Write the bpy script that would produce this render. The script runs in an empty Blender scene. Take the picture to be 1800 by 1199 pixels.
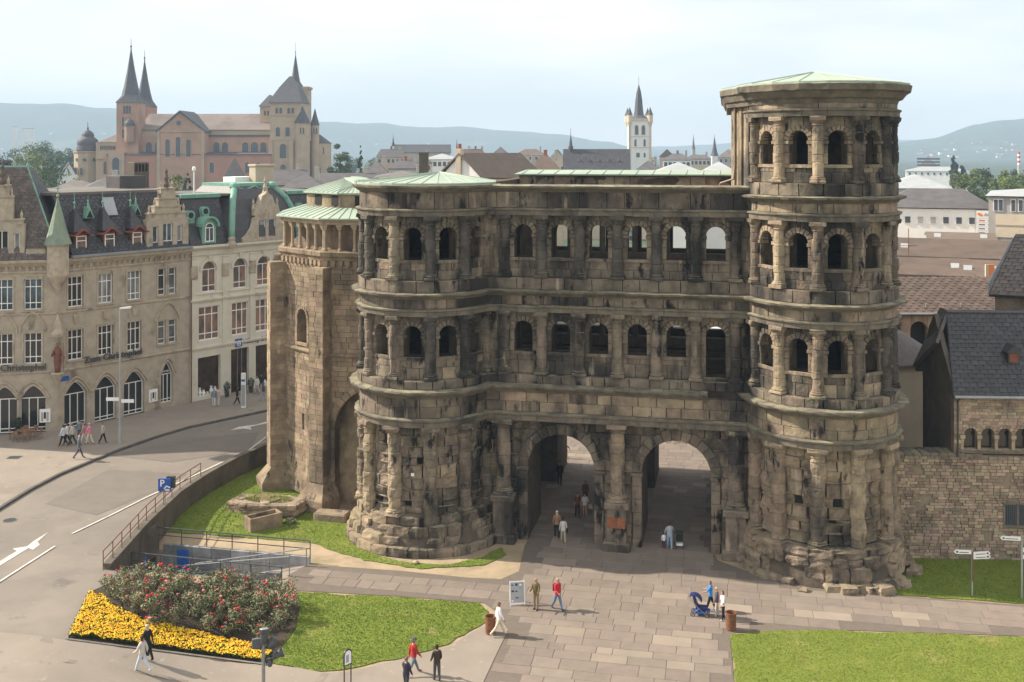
import bpy, math, random
from mathutils import Vector, Matrix, noise
from mathutils.geometry import delaunay_2d_cdt
R = math.radians
rng = random.Random(7)
scene = bpy.context.scene
COL = scene.collection

# ---------------------------------------------------------------- camera, sky, sun, exposure
FPX, HZ, CAMZ = 1870.0, 265.0, 25.0          # focal length in photo pixels, horizon row, eye height
cam = bpy.data.objects.new('camera', bpy.data.cameras.new('camera'))
COL.objects.link(cam)
cam.location = (0, 0, CAMZ)
cam.rotation_euler = (R(90), 0, 0)
cam.data.sensor_width = 36
cam.data.lens = FPX / 1800 * 36
cam.data.shift_y = -(599.5 - HZ) / 1800
cam.data.clip_start = 0.5
cam.data.clip_end = 30000
scene.camera = cam

SUN_EL, SUN_DIR = R(37), Vector((1.0, -0.20, 0))       # light travels to +X, a touch towards the viewer
w = bpy.data.worlds.new('World'); scene.world = w; w.use_nodes = True
nt = w.node_tree; nt.nodes.clear()
sky = nt.nodes.new('ShaderNodeTexSky'); sky.sky_type = 'NISHITA'; sky.sun_disc = False
sky.sun_elevation = SUN_EL
sky.sun_rotation = math.atan2(-SUN_DIR.x, -SUN_DIR.y)
sky.air_density = 1.2; sky.dust_density = 0.7; sky.ozone_density = 2.0; sky.altitude = 100
tc = nt.nodes.new('ShaderNodeTexCoord')
mp = nt.nodes.new('ShaderNodeMapping'); mp.inputs['Scale'].default_value = (2.2, 2.2, 9.0)
nz = nt.nodes.new('ShaderNodeTexNoise'); nz.inputs['Scale'].default_value = 1.3; nz.inputs['Detail'].default_value = 6
nz.inputs['Roughness'].default_value = 0.52
cr = nt.nodes.new('ShaderNodeMapRange'); cr.inputs[1].default_value = 0.38; cr.inputs[2].default_value = 0.66
cr.inputs[3].default_value = 0.58; cr.inputs[4].default_value = 1.0
mx = nt.nodes.new('ShaderNodeMix'); mx.data_type = 'RGBA'
mx.inputs[7].default_value = (10.2, 9.85, 9.35, 1)         # thin high cloud over the whole dome
bg = nt.nodes.new('ShaderNodeBackground'); bg.inputs['Strength'].default_value = 0.079
out = nt.nodes.new('ShaderNodeOutputWorld')
L = nt.links.new
L(tc.outputs['Generated'], mp.inputs['Vector']); L(mp.outputs['Vector'], nz.inputs['Vector'])
L(nz.outputs['Fac'], cr.inputs[0]); L(cr.outputs[0], mx.inputs[0]); L(sky.outputs['Color'], mx.inputs[6])
L(mx.outputs[2], bg.inputs['Color']); L(bg.outputs['Background'], out.inputs['Surface'])

sun = bpy.data.objects.new('sun', bpy.data.lights.new('sun', 'SUN'))
COL.objects.link(sun)
sun.data.energy = 5.0; sun.data.angle = R(0.8); sun.data.color = (1.0, 0.89, 0.75)
dirv = Vector((SUN_DIR.x, SUN_DIR.y, -math.tan(SUN_EL) * SUN_DIR.length)).normalized()
sun.rotation_euler = dirv.to_track_quat('-Z', 'Y').to_euler()
sun.location = (-60, 20, 80)

vs = scene.view_settings
vs.view_transform = 'Standard'; vs.look = 'None'; vs.exposure = 0.80; vs.gamma = 1.0; vs.use_curve_mapping = False
scene.render.engine = 'CYCLES'
scene.cycles.use_denoising = True
scene.cycles.max_bounces = 6; scene.cycles.diffuse_bounces = 3; scene.cycles.volume_bounces = 0
scene.cycles.sample_clamp_indirect = 6

# ---------------------------------------------------------------- helpers
def smooth(t):
    t = max(0.0, min(1.0, t)); return t * t * (3 - 2 * t)
def lerp(a, b, t): return a + (b - a) * t
def interp(tab, x):
    if x <= tab[0][0]: return tab[0][1]
    for (a, va), (b, vb) in zip(tab, tab[1:]):
        if x <= b: return va + (vb - va) * (x - a) / (b - a)
    return tab[-1][1]
def fbm(p, s=1.0, o=3): return noise.fractal(Vector(p) * s, 0.9, 2.0, o, noise_basis='PERLIN_ORIGINAL')
def W(px, py, d):                                   # the point at distance d behind a photo pixel
    return Vector(((px - 900) / FPX * d, d, CAMZ - (py - HZ) / FPX * d))

EDGE = [(0, -22.6), (59, -22.6), (66, -22.8), (72, -22.6), (76, -21.9), (80, -20.8), (84, -19.2), (90, -16), (100, -9), (120, 6), (150, 30)]
ROADZ = 1.7
def hgt(x, y, side=0):
    if side == 0: side = -1 if x < interp(EDGE, y) else 1
    far = smooth((160 - y) / 30)
    if side < 0: return ROADZ * far
    z = ROADZ * smooth((-12.6 - x) / 10.0) * smooth((63.4 - y) / 4.2)
    z += 0.5 * smooth((y - 66) / 8) * smooth((-12 - x) / 9) * far
    return z
def gp(px, py, dz=0.0, side=0):                     # where a photo pixel's ray meets the ground
    z = 0.0
    for _ in range(30):
        d = (CAMZ - z) * FPX / max(1.0, py - HZ)
        x = (px - 900) / FPX * d
        z = hgt(x, d, side) * 0.6 + z * 0.4
    return Vector((x, d, hgt(x, d, side) + dz))

class MB:
    """collects shapes; obj() links them as one mesh object"""
    def __init__(s, M=None): s.v = []; s.f = []; s.m = []; s.M = M
    def add(s, vs, fs, mi=0):
        b = len(s.v)
        if s.M is not None: s.v += [tuple(s.M @ Vector(p)) for p in vs]
        else: s.v += [tuple(p) for p in vs]
        s.f += [tuple(i + b for i in f) for f in fs]; s.m += [mi] * len(fs); return s
    def box(s, x0, x1, y0, y1, z0, z1, mi=0):
        return s.add([(x0, y0, z0), (x1, y0, z0), (x1, y1, z0), (x0, y1, z0), (x0, y0, z1), (x1, y0, z1), (x1, y1, z1), (x0, y1, z1)],
                     [(0, 3, 2, 1), (4, 5, 6, 7), (0, 1, 5, 4), (1, 2, 6, 5), (2, 3, 7, 6), (3, 0, 4, 7)], mi)
    def bbox(s, x0, x1, y0, y1, z0, z1, b=0.03, mi=0):   # box with chamfered top and upright edges
        def ring(i, z): return [(x0 + i, y0, z), (x1 - i, y0, z), (x1, y0 + i, z), (x1, y1 - i, z), (x1 - i, y1, z), (x0 + i, y1, z), (x0, y1 - i, z), (x0, y0 + i, z)]
        def inn(z): return [(x0 + b, y0 + b, z)] * 1
        a = ring(b, z0); c = ring(b, z1 - b)
        t = [(x0 + 1.6 * b, y0 + b, z1), (x1 - 1.6 * b, y0 + b, z1), (x1 - b, y0 + 1.6 * b, z1), (x1 - b, y1 - 1.6 * b, z1), (x1 - 1.6 * b, y1 - b, z1), (x0 + 1.6 * b, y1 - b, z1), (x0 + b, y1 - 1.6 * b, z1), (x0 + b, y0 + 1.6 * b, z1)]
        f = [tuple(range(7, -1, -1)), tuple(range(16, 24))]
        for k in range(8):
            n = (k + 1) % 8; f += [(k, n, 8 + n, 8 + k), (8 + k, 8 + n, 16 + n, 16 + k)]
        return s.add(a + c + t, f, mi)
    def loft(s, rings, mi=0, cap=True, close=True):
        n = len(rings[0]); vs = [p for r in rings for p in r]; fs = []
        for i in range(len(rings) - 1):
            for k in range(n if close else n - 1):
                j = (k + 1) % n
                fs.append((i * n + k, i * n + j, (i + 1) * n + j, (i + 1) * n + k))
        if cap:
            fs.append(tuple(range(n - 1, -1, -1))); fs.append(tuple((len(rings) - 1) * n + k for k in range(n)))
        return s.add(vs, fs, mi)
    def lathe(s, prof, n=16, c=(0, 0, 0), mi=0, cap=True, ph=0.0, sy=1.0):
        return s.loft([[(c[0] + r * math.cos(ph + 2 * math.pi * k / n), c[1] + sy * r * math.sin(ph + 2 * math.pi * k / n), c[2] + z) for k in range(n)] for r, z in prof], mi, cap)
    def tube(s, pts, r, n=6, mi=0, r1=None):
        pts = [Vector(p) for p in pts]; rings = []
        for i, p in enumerate(pts):
            d = (pts[min(i + 1, len(pts) - 1)] - pts[max(i - 1, 0)]).normalized()
            a = d.cross(Vector((0, 0, 1)))
            if a.length < 1e-3: a = d.cross(Vector((1, 0, 0)))
            a.normalize(); b = d.cross(a)
            rr = r if r1 is None else lerp(r, r1, i / max(1, len(pts) - 1))
            rings.append([tuple(p + a * (rr * math.cos(2 * math.pi * k / n)) - b * (rr * math.sin(2 * math.pi * k / n))) for k in range(n)])
        return s.loft(rings, mi)
    def prism(s, poly, d0, d1, ax='y', mi=0):          # poly (a, b) extruded along an axis
        def p3(a, b, t): return (a, t, b) if ax == 'y' else ((t, a, b) if ax == 'x' else (a, b, t))
        n = len(poly)
        vs = [p3(a, b, d0) for a, b in poly] + [p3(a, b, d1) for a, b in poly]
        fs = [tuple(range(n)), tuple(range(2 * n - 1, n - 1, -1))] + [((k + 1) % n, k, n + k, n + (k + 1) % n) for k in range(n)]
        return s.add(vs, fs, mi)
    def obj(s, name, mats, parent=None, smooth_=False):
        me = bpy.data.meshes.new(name); me.from_pydata(s.v, [], s.f)
        if not isinstance(mats, (list, tuple)): mats = [mats]
        for m in mats: me.materials.append(M[m] if isinstance(m, str) else m)
        if len(mats) > 1: me.polygons.foreach_set('material_index', s.m)
        if smooth_: me.polygons.foreach_set('use_smooth', [True] * len(me.polygons))
        me.update()
        return link(name, me, parent)
def link(name, me, parent=None):
    o = bpy.data.objects.new(name, me); COL.objects.link(o)
    if parent is not None: o.parent = parent
    return o
def tag(o, label=None, cat=None, group=None, kind=None):
    if label: o['label'] = label
    if cat: o['category'] = cat
    if group: o['group'] = group
    if kind: o['kind'] = kind
    return o
def thing(name, label, cat, loc=(0, 0, 0), rz=0.0, group=None):
    o = bpy.data.objects.new(name, None); COL.objects.link(o)
    o.empty_display_size = 0.3; o.location = loc; o.rotation_euler = (0, 0, rz)
    return tag(o, label, cat, group)
def copy_tree(o, parent=None):
    c = o.copy(); COL.objects.link(c); c.parent = parent
    for ch in list(o.children): copy_tree(ch, c)
    return c
def box_part(name, parent, mat, *b, bev=0.0):
    m = MB(); (m.bbox(*b, b=bev) if bev else m.box(*b)); return m.obj(name, mat, parent)
def text_part(name, body, size, mat, parent, loc, rot, ext=0.02, align='CENTER', xs=1.0):
    cu = bpy.data.curves.new(name, 'FONT'); cu.body = body; cu.size = size; cu.extrude = ext; cu.align_x = align; cu.align_y = 'CENTER'
    cu.resolution_u = 2; cu.offset = size * 0.012
    t = bpy.data.objects.new(name, cu); COL.objects.link(t)
    dg = bpy.context.evaluated_depsgraph_get()
    me = bpy.data.meshes.new_from_object(t.evaluated_get(dg)); bpy.data.objects.remove(t)
    me.materials.clear(); me.materials.append(M[mat])
    o = link(name, me, parent); o.location = loc; o.rotation_euler = rot; o.scale.x = xs
    return o
def inside(poly, x, y):
    c = False; n = len(poly); j = n - 1
    for i in range(n):
        xi, yi = poly[i]; xj, yj = poly[j]
        if (yi > y) != (yj > y) and x < (xj - xi) * (y - yi) / (yj - yi) + xi: c = not c
        j = i
    return c
def sheet(name, poly, mat, dz, holes=(), sp=2.0, side=0, kind='structure', zf=None, parent=None):
    """a ground sheet: outline in plan, draped on the height function"""
    vs = []; es = []
    for lp in [poly] + list(holes):
        b = len(vs)
        pts = []
        for i, p in enumerate(lp):
            q = lp[(i + 1) % len(lp)]; n = max(1, int(math.hypot(q[0] - p[0], q[1] - p[1]) / sp))
            for k in range(n): pts.append((lerp(p[0], q[0], k / n), lerp(p[1], q[1], k / n)))
        vs += [Vector(p) for p in pts]; es += [(b + i, b + (i + 1) % len(pts)) for i in range(len(pts))]
    xs = [p[0] for p in poly]; ys = [p[1] for p in poly]
    y = min(ys) + sp * .5
    while y < max(ys):
        x = min(xs) + sp * .5
        while x < max(xs):
            if inside(poly, x, y) and not any(inside(h, x, y) for h in holes): vs.append(Vector((x, y)))
            x += sp
        y += sp
    v2, e2, f2, *_ = delaunay_2d_cdt(vs, es, [], 0, 1e-5)
    m = MB(); zf = zf or (lambda x, y: hgt(x, y, side))
    fs = []
    for f in f2:
        cx = sum(v2[i].x for i in f) / len(f); cy = sum(v2[i].y for i in f) / len(f)
        if inside(poly, cx, cy) and not any(inside(h, cx, cy) for h in holes):
            a, b_, c = v2[f[0]], v2[f[1]], v2[f[2]]
            fs.append(f if (b_ - a).cross(c - a) > 0 else tuple(reversed(f)))
    m.add([(p.x, p.y, zf(p.x, p.y) + dz) for p in v2], fs)
    return tag(m.obj(name, mat, parent, True), kind=kind)
def pxpoly(pts, side=0): return [tuple(gp(a, b, 0, side).xy) for a, b in pts]

# ---------------------------------------------------------------- materials
M = {}
def mk(name, c1, c2=None, scale=1.0, rough=0.85, bump=0.0, bscale=20.0, rnd=0.0, c3=None, w3=(0.5, 0.7), s3=0.35, z3=1.0,
       metal=0.0, spec=0.4, detail=6, top=None, z1=1.0, hue=0.0, more=()):
    """c1-c2 mottled at `scale`; c3 larger patches (z3 < 1: drawn out downwards); rnd: piece-to-piece value change; top: growth on ledges"""
    m = bpy.data.materials.new(name); m.use_nodes = True; nt = m.node_tree; L = nt.links.new
    b = nt.nodes['Principled BSDF']; b.inputs['Roughness'].default_value = rough; b.inputs['Metallic'].default_value = metal
    b.inputs['Specular IOR Level'].default_value = spec
    g = nt.nodes.new('ShaderNodeNewGeometry')
    def tex(sc, z=1.0, det=detail):
        mp = nt.nodes.new('ShaderNodeMapping'); mp.inputs['Scale'].default_value = (sc, sc, sc * z); L(g.outputs['Position'], mp.inputs['Vector'])
        t = nt.nodes.new('ShaderNodeTexNoise'); t.inputs['Scale'].default_value = 1.0; t.inputs['Detail'].default_value = det; t.inputs['Roughness'].default_value = 0.62
        L(mp.outputs['Vector'], t.inputs['Vector']); return t.outputs['Fac']
    def rng_(fac, a, c):
        r = nt.nodes.new('ShaderNodeMapRange'); r.interpolation_type = 'SMOOTHSTEP'; r.inputs[1].default_value = a; r.inputs[2].default_value = c; L(fac, r.inputs[0]); return r.outputs[0]
    def mixc(fac, a, c):
        x = nt.nodes.new('ShaderNodeMix'); x.data_type = 'RGBA'; L(fac, x.inputs[0])
        for i, q in ((6, a), (7, c)):
            if isinstance(q, (tuple, list)): x.inputs[i].default_value = (*q[:3], 1)
            else: L(q, x.inputs[i])
        return x.outputs[2]
    col = None
    if c2: col = mixc(rng_(tex(scale, z1), 0.32, 0.68), c1, c2)
    if c3: col = mixc(rng_(tex(s3, z3), *w3), col or c1, c3)
    for cc, lo_, hi_, sc_, zs_ in more: col = mixc(rng_(tex(sc_, zs_), lo_, hi_), col or c1, cc)
    if rnd or hue:
        oi = nt.nodes.new('ShaderNodeObjectInfo'); ad = nt.nodes.new('ShaderNodeMath'); ad.operation = 'ADD'
        L(oi.outputs['Random'], ad.inputs[0]); L(g.outputs['Random Per Island'], ad.inputs[1])
        fr = nt.nodes.new('ShaderNodeMath'); fr.operation = 'FRACT'; L(ad.outputs[0], fr.inputs[0])
        mr = nt.nodes.new('ShaderNodeMapRange'); mr.inputs[3].default_value = 1 - rnd; mr.inputs[4].default_value = 1 + rnd; L(fr.outputs[0], mr.inputs[0])
        hs = nt.nodes.new('ShaderNodeHueSaturation'); L(mr.outputs[0], hs.inputs['Value'])
        if hue:
            m2 = nt.nodes.new('ShaderNodeMath'); m2.operation = 'MULTIPLY'; m2.inputs[1].default_value = 7.31; L(fr.outputs[0], m2.inputs[0])
            f2 = nt.nodes.new('ShaderNodeMath'); f2.operation = 'FRACT'; L(m2.outputs[0], f2.inputs[0])
            m3 = nt.nodes.new('ShaderNodeMapRange'); m3.inputs[3].default_value = .5 - hue; m3.inputs[4].default_value = .5 + hue; L(f2.outputs[0], m3.inputs[0]); L(m3.outputs[0], hs.inputs['Hue'])
        if col is not None: L(col, hs.inputs['Color'])
        else: hs.inputs['Color'].default_value = (*c1, 1)
        col = hs.outputs['Color']
    if top:
        sx = nt.nodes.new('ShaderNodeSeparateXYZ'); L(g.outputs['Normal'], sx.inputs[0])
        mu = nt.nodes.new('ShaderNodeMath'); mu.operation = 'MULTIPLY'
        L(rng_(sx.outputs['Z'], .55, .9), mu.inputs[0]); L(rng_(tex(0.9, 1, 4), 0.42, 0.62), mu.inputs[1]); col = mixc(mu.outputs[0], col or c1, top)
    if col is not None: L(col, b.inputs['Base Color'])
    else: b.inputs['Base Color'].default_value = (*c1, 1)
    if bump:
        bp = nt.nodes.new('ShaderNodeBump'); bp.inputs['Strength'].default_value = 1.0; bp.inputs['Distance'].default_value = bump
        L(tex(bscale, 1, 5), bp.inputs['Height']); L(bp.outputs['Normal'], b.inputs['Normal'])
    M[name] = m; return m
# the gate's sandstone
mk('sandstone', (.262, .211, .155), (.138, .116, .092), .9, .92, .06, 6.0, .17, (.042, .038, .034), (.43, .62), .30, .36, spec=.25, top=(.26, .245, .17), hue=.012, more=(((.40, .33, .245), .59, .74, 1.3, .16), ((.016, .015, .015), .55, .65, 1.2, .40)))
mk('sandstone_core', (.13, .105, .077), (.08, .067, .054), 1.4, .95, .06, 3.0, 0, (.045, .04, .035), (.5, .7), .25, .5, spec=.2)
mk('sandstone_worn', (.37, .288, .20), (.20, .16, .118), 1.0, .92, .07, 5.0, .15, (.06, .054, .048), (.47, .68), .30, .40, spec=.25, hue=.014, top=(.28, .235, .15), more=(((.40, .32, .235), .58, .74, 1.3, .2), ((.028, .026, .024), .57, .69, 1.2, .45)))
mk('ledge_stone', (.20, .172, .132), (.125, .11, .09), 1.5, .92, .04, 5, .08, (.06, .056, .05), (.52, .7), .4, .5, spec=.25, top=(.27, .26, .17))
mk('choir_stone', (.345, .262, .18), (.20, .155, .11), 1.1, .92, .03, 6, .2, (.09, .074, .058), (.49, .68), .3, .4, spec=.25, hue=.012, more=(((.44, .34, .24), .60, .74, 1.1, .3), ((.035, .031, .028), .60, .70, 1.0, .4)))
mk('pale_stone', (.42, .34, .24), (.30, .24, .17), 2.0, .9, .02, 8, .1)
mk('red_brick', (.33, .12, .06), (.24, .09, .05), 3, .9, .02, 12, .15)
mk('hole_shade', (.015, .013, .012))  # near-black colour standing in for the shade inside holes and slots
mk('copper_roof', (.29, .38, .305), (.36, .42, .335), .7, .6, .01, 3, .05, (.25, .32, .26), (.55, .75), .9, .6, spec=.4)
mk('copper', (.15, .32, .25), (.20, .37, .29), 2.0, .55, .01, 6, 0, (.06, .2, .16), (.55, .75), .9)
mk('copper_old', (.17, .25, .19), (.25, .27, .19), 2.5, .65, .02, 6, 0, (.11, .19, .15), (.5, .7), .8)
mk('lead_pipe', (.30, .22, .16), rough=.6)
mk('sandstone_sooty', (.12, .105, .088), (.06, .055, .049), 1.1, .92, .06, 5.0, .15, (.025, .024, .023), (.45, .62), .5, .4, spec=.25, top=(.2, .19, .13), more=(((.26, .22, .165), .60, .72, 1.4, .2),))
# town stone, render, roofs
mk('hotel_stone', (.42, .365, .285), (.335, .29, .23), 1.4, .9, .02, 9, 0, (.15, .122, .09), (.55, .72), .5, .6)
mk('hotel_trim', (.46, .395, .305), (.34, .29, .22), 2.2, .9, .03, 9, 0, (.16, .13, .1), (.55, .72), .8, .6)
mk('shop_render', (.64, .605, .50), (.57, .535, .44), .8, .85, .005, 20, 0, (.33, .29, .22), (.58, .78), .6, .5)
mk('slate', (.035, .035, .04), (.052, .05, .055), 3, .55, .015, 5, .25, spec=.5)
mk('slate_worn', (.13, .105, .092), (.085, .07, .066), 1.5, .6, .02, 5, .25, spec=.45)
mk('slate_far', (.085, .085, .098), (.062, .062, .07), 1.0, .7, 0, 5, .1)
mk('slate_grey', (.105, .098, .10), (.075, .07, .072), .6, .75, .01, 4, .15)
mk('roof_brown', (.125, .088, .068), (.088, .064, .05), .5, .8, .02, 5, .2)
mk('roof_tan', (.15, .112, .084), (.12, .09, .07), .7, .8, .02, 5, .1)
mk('roof_flat', (.16, .145, .13), (.11, .1, .092), .4, .85, .01, 4, .1)
mk('roof_metal', (.36, .38, .38), (.30, .32, .33), .3, .5, 0, 4, .05)
mk('render_white', (.80, .80, .78), (.74, .74, .72), .5, .85, 0, 4, .05)
mk('render_cream', (.62, .53, .40), (.54, .46, .35), .5, .85, 0, 4, .08)
mk('render_grey', (.42, .40, .37), (.36, .34, .32), .5, .85, 0, 4, .06)
mk('render_pink', (.52, .37, .29), (.45, .32, .25), .5, .85, 0, 4, .06)
mk('render_beige', (.50, .43, .33), (.43, .37, .28), .4, .85, .004, 10)
mk('rubble', (.40, .31, .22), (.26, .205, .155), 1.2, .93, .05, 5, .32, (.12, .095, .075), (.54, .72), .35, .8, hue=.03)
mk('mortar', (.30, .24, .175), (.23, .185, .14), 2.5, .95, .03, 9)
mk('dom_pink', (.47, .28, .20), (.40, .25, .185), .12, .9, 0, 3, 0, (.33, .21, .15), (.5, .7), .06)
mk('dom_tan', (.46, .355, .25), (.38, .295, .215), .15, .9, 0, 3, 0, (.30, .22, .16), (.55, .75), .08)
mk('dom_roof', (.215, .175, .15), (.17, .14, .122), .12, .8, 0, 3, 0, (.13, .10, .088), (.5, .7), .05)
mk('dom_red', (.43, .22, .155), (.37, .20, .145), .15, .9, 0, 3)
mk('far_glass', (.07, .085, .105), rough=.35, spec=.5)
mk('glass', (.02, .024, .026), rough=.06, spec=.7)
mk('glass_curtain_reflect', (.30, .31, .31), (.10, .11, .12), 1.5, .12, spec=.7, z1=.3)  # pale curtain plus a grey-blue reflection, both painted into the pane colour
mk('glass_sky_reflect', (.12, .16, .20), (.03, .035, .04), .6, .05, spec=.8)  # reflected sky painted into the pane colour
mk('glass_warm', (.30, .17, .12), (.06, .06, .06), .9, .08, spec=.6, z1=.6)
mk('shop_dark', (.02, .016, .014), (.07, .04, .025), 1.2, .15, spec=.5)
mk('frame_white', (.80, .80, .77), rough=.5)
mk('frame_red', (.24, .075, .045), (.17, .05, .035), 2, .6)
mk('lead', (.36, .38, .39), (.29, .31, .32), 1, .45, 0, 4, 0, metal=.3)
mk('ironwork', (.03, .03, .03), rough=.5, spec=.5)
mk('steel_dark', (.06, .065, .07), (.045, .05, .055), 4, .45, spec=.5)
mk('steel_grey', (.30, .31, .31), (.24, .25, .25), 5, .45, metal=.5)
mk('pole_grey', (.36, .37, .37), (.27, .28, .28), 2, .5, spec=.5, z1=.3)
mk('sign_white', (.78, .79, .78), rough=.5)
mk('sign_blue', (.02, .09, .36), rough=.4)
mk('navy', (.02, .03, .13), rough=.5)
mk('sign_red', (.5, .05, .03), rough=.5)
mk('sign_yellow', (.75, .55, .03), rough=.5)
mk('sign_green', (.03, .25, .10), rough=.5)
mk('orange_mark', (.75, .22, .05), rough=.5)
mk('rust', (.21, .085, .038), (.13, .055, .03), 6, .85, .01, 14)
mk('wood', (.25, .14, .07), (.17, .09, .045), 8, .6)
mk('statue_red', (.22, .075, .05), (.13, .06, .04), 6, .7)
# ground
mk('earth', (.40, .315, .205), (.30, .235, .155), .7, .95, .02, 6, 0, (.23, .20, .11), (.55, .72), .35)
mk('asphalt', (.215, .188, .16), (.185, .163, .14), .35, .9, .004, 40, 0, (.24, .21, .178), (.5, .66), .12, spec=.3, more=(((.15, .132, .115), .60, .72, .55, 1), ((.255, .225, .192), .62, .72, 1.7, 1)))
mk('asphalt_patch', (.18, .158, .135), (.16, .14, .12), .8, .9, .004, 40, spec=.3)
mk('pavement', (.28, .24, .198), (.248, .214, .178), .5, .9, .004, 30, 0, (.215, .186, .156), (.55, .7), .2, spec=.3, more=(((.20, .175, .15), .62, .72, .8, 1), ((.34, .305, .26), .60, .70, 2.2, 1)))
mk('pavement_joint', (.21, .18, .15), (.26, .22, .18), 2, .9, .003, 30)
mk('slab', (.24, .197, .163), (.205, .171, .143), 1.0, .85, .006, 12, .10, (.185, .155, .128), (.56, .74), .6, spec=.3, hue=.012)
mk('slab_pale', (.30, .25, .20), (.27, .225, .182), 1.0, .85, .005, 12, .12, spec=.3)
mk('slab_bed', (.165, .135, .11), (.14, .117, .096), 2, .95, .01, 9)
mk('kerb', (.235, .212, .185), (.175, .158, .14), 2, .9, .01, 10, .15)
mk('kerb_dark', (.085, .08, .074), (.13, .12, .108), 2, .9, .01, 10, .15)
mk('road_paint', (.62, .60, .56), (.48, .46, .43), 3, .8, more=(((.26, .24, .21), .58, .66, 5, 1),))
mk('lawn', (.175, .22, .036), (.14, .19, .03), .8, .9, .02, 30, 0, (.30, .28, .085), (.54, .76), .3, spec=.2, more=(((.34, .28, .15), .64, .74, .55, 1),))
mk('grass', (.19, .245, .038), (.145, .21, .03), .7, .75, 0, 4, .18, (.31, .29, .085), (.54, .76), .3, spec=.25)
mk('grass_dry', (.235, .255, .052), (.18, .22, .04), .6, .75, 0, 4, .15, (.32, .28, .10), (.48, .70), .3, spec=.25)
mk('leaf', (.062, .105, .022), (.04, .075, .018), .6, .6, 0, 4, .45, spec=.3, hue=.025)
mk('leaf_light', (.14, .175, .03), (.09, .13, .025), .6, .6, 0, 4, .4, spec=.3, hue=.03)
mk('leaf_dark', (.028, .058, .022), (.02, .043, .018), .6, .6, 0, 4, .4, spec=.3)
mk('leaf_blue', (.045, .085, .055), (.035, .065, .045), .6, .6, 0, 4, .4, spec=.3)
mk('leaf_copper', (.05, .03, .035), (.035, .022, .025), .6, .6, 0, 4, .4, spec=.3)
mk('leaf_rose', (.125, .18, .07), (.20, .165, .10), 2.5, .55, 0, 4, .5, spec=.35, hue=.035)
mk('petal_red', (.55, .015, .02), (.42, .01, .02), 5, .6, 0, 4, .3)
mk('petal_pink', (.62, .22, .18), (.5, .15, .13), 5, .6, 0, 4, .3)
mk('petal_yellow', (.86, .58, .02), (.82, .44, .012), 1.5, .6, 0, 4, .25, spec=.3)
mk('bark', (.09, .07, .05), (.06, .048, .036), 4, .9, .02, 10)
mk('soil', (.06, .045, .03), (.04, .03, .02), 3, .95)
mk('hill', (.05, .08, .05), (.03, .055, .038), .02, .95, 0, 3, 0, (.11, .13, .075), (.56, .68), .005, more=(((.02, .04, .03), .5, .62, .06, 1),))
mk('ramp_wall', (.33, .335, .345), (.20, .205, .215), 1.1, .85, .006, 9, .28, (.08, .08, .09), (.55, .72), .8)
mk('concrete_dark', (.135, .115, .09), (.095, .083, .068), 1, .92, .02, 6, .1, (.06, .055, .045), (.55, .7), .5, .5)
mk('graffiti_blue', (.02, .10, .42), (.03, .16, .5), 3, .5)
M['glass'].node_tree.nodes['Principled BSDF'].inputs['IOR'].default_value = 1.5
# ================================================================ THE ROMAN GATE
TH = R(11.5)
GO = Vector((6.7, 67.3, 0))
gate = thing('roman_gate', 'huge blackened sandstone Roman city gate with two round towers and twin archways', 'city gate', GO, -TH)
GM = Matrix.Translation(GO) @ Matrix.Rotation(-TH, 4, 'Z')
def G(u, v, z=0.0): return GM @ Vector((u, v, z))
CX, CXR, CY, RT = 12.7, 12.42, 0.6, 4.05
def Pflat(u, z, dep): return (u, -dep, z)
def Ptow(cx):
    def P(s, z, dep):
        a = s / RT; return (cx + (RT + dep) * math.sin(a), CY - (RT + dep) * math.cos(a), z)
    return P
PL, PR = Ptow(-CX), Ptow(CXR)
class Op:                                             # arched opening: centre, half width, sill, springing
    rise = 0.0; flat = False
    def __init__(s, c, hw, sill, spring): s.c, s.hw, s.sill, s.sp = c, hw, sill, spring
    def top(s, u, e=0.0):
        r = s.hw + e; d = abs(u - s.c); return s.sp + (math.sqrt(r * r - d * d) if d < r else 0.0)
def wall_open(mb, P, u0, u1, z0, z1, d0, d1, ops, du=99.0):
    """solid wall between outward offsets d1 (back) and d0 (front) with arched openings cut through"""
    cuts = {u0, u1}
    for o in ops:
        for k in range(13):
            c = o.c - o.hw * math.cos(math.pi * k / 12)
            if u0 < c < u1: cuts.add(c)
    n = max(1, math.ceil((u1 - u0) / du)); cuts |= {lerp(u0, u1, k / n) for k in range(n + 1)}
    cuts = sorted(cuts); cuts = [c for i, c in enumerate(cuts) if i == 0 or c - cuts[i - 1] > 1e-4]
    for a, b in zip(cuts, cuts[1:]):
        mid = (a + b) / 2; lo = (z0, z0); spans = []
        for o in sorted([o for o in ops if abs(mid - o.c) < o.hw], key=lambda o: o.sill):
            if o.sill > lo[0] + 1e-4: spans.append((lo, (o.sill, o.sill)))
            lo = (o.top(a), o.top(b))
        spans.append((lo, (z1, z1)))
        for l, h in spans:
            vs = [P(a, l[0], d0), P(b, l[1], d0), P(b, h[1], d0), P(a, h[0], d0), P(a, l[0], d1), P(b, l[1], d1), P(b, h[1], d1), P(a, h[0], d1)]
            mb.add(vs, [(0, 1, 2, 3), (5, 4, 7, 6), (4, 5, 1, 0), (3, 2, 6, 7), (4, 0, 3, 7), (1, 5, 6, 2)])
class OpB(Op):                                           # square-headed or low-arched opening
    flat = True
    def __init__(s, c, hw, sill, head, rise=0.0): s.c, s.hw, s.sill, s.sp, s.rise = c, hw, sill, head, rise
    def top(s, u, e=0.0):
        d = min(1.0, abs(u - s.c) / (s.hw + e)); return s.sp + (s.rise * (1 - d ** 1.7) if s.rise else 0.0)
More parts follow.
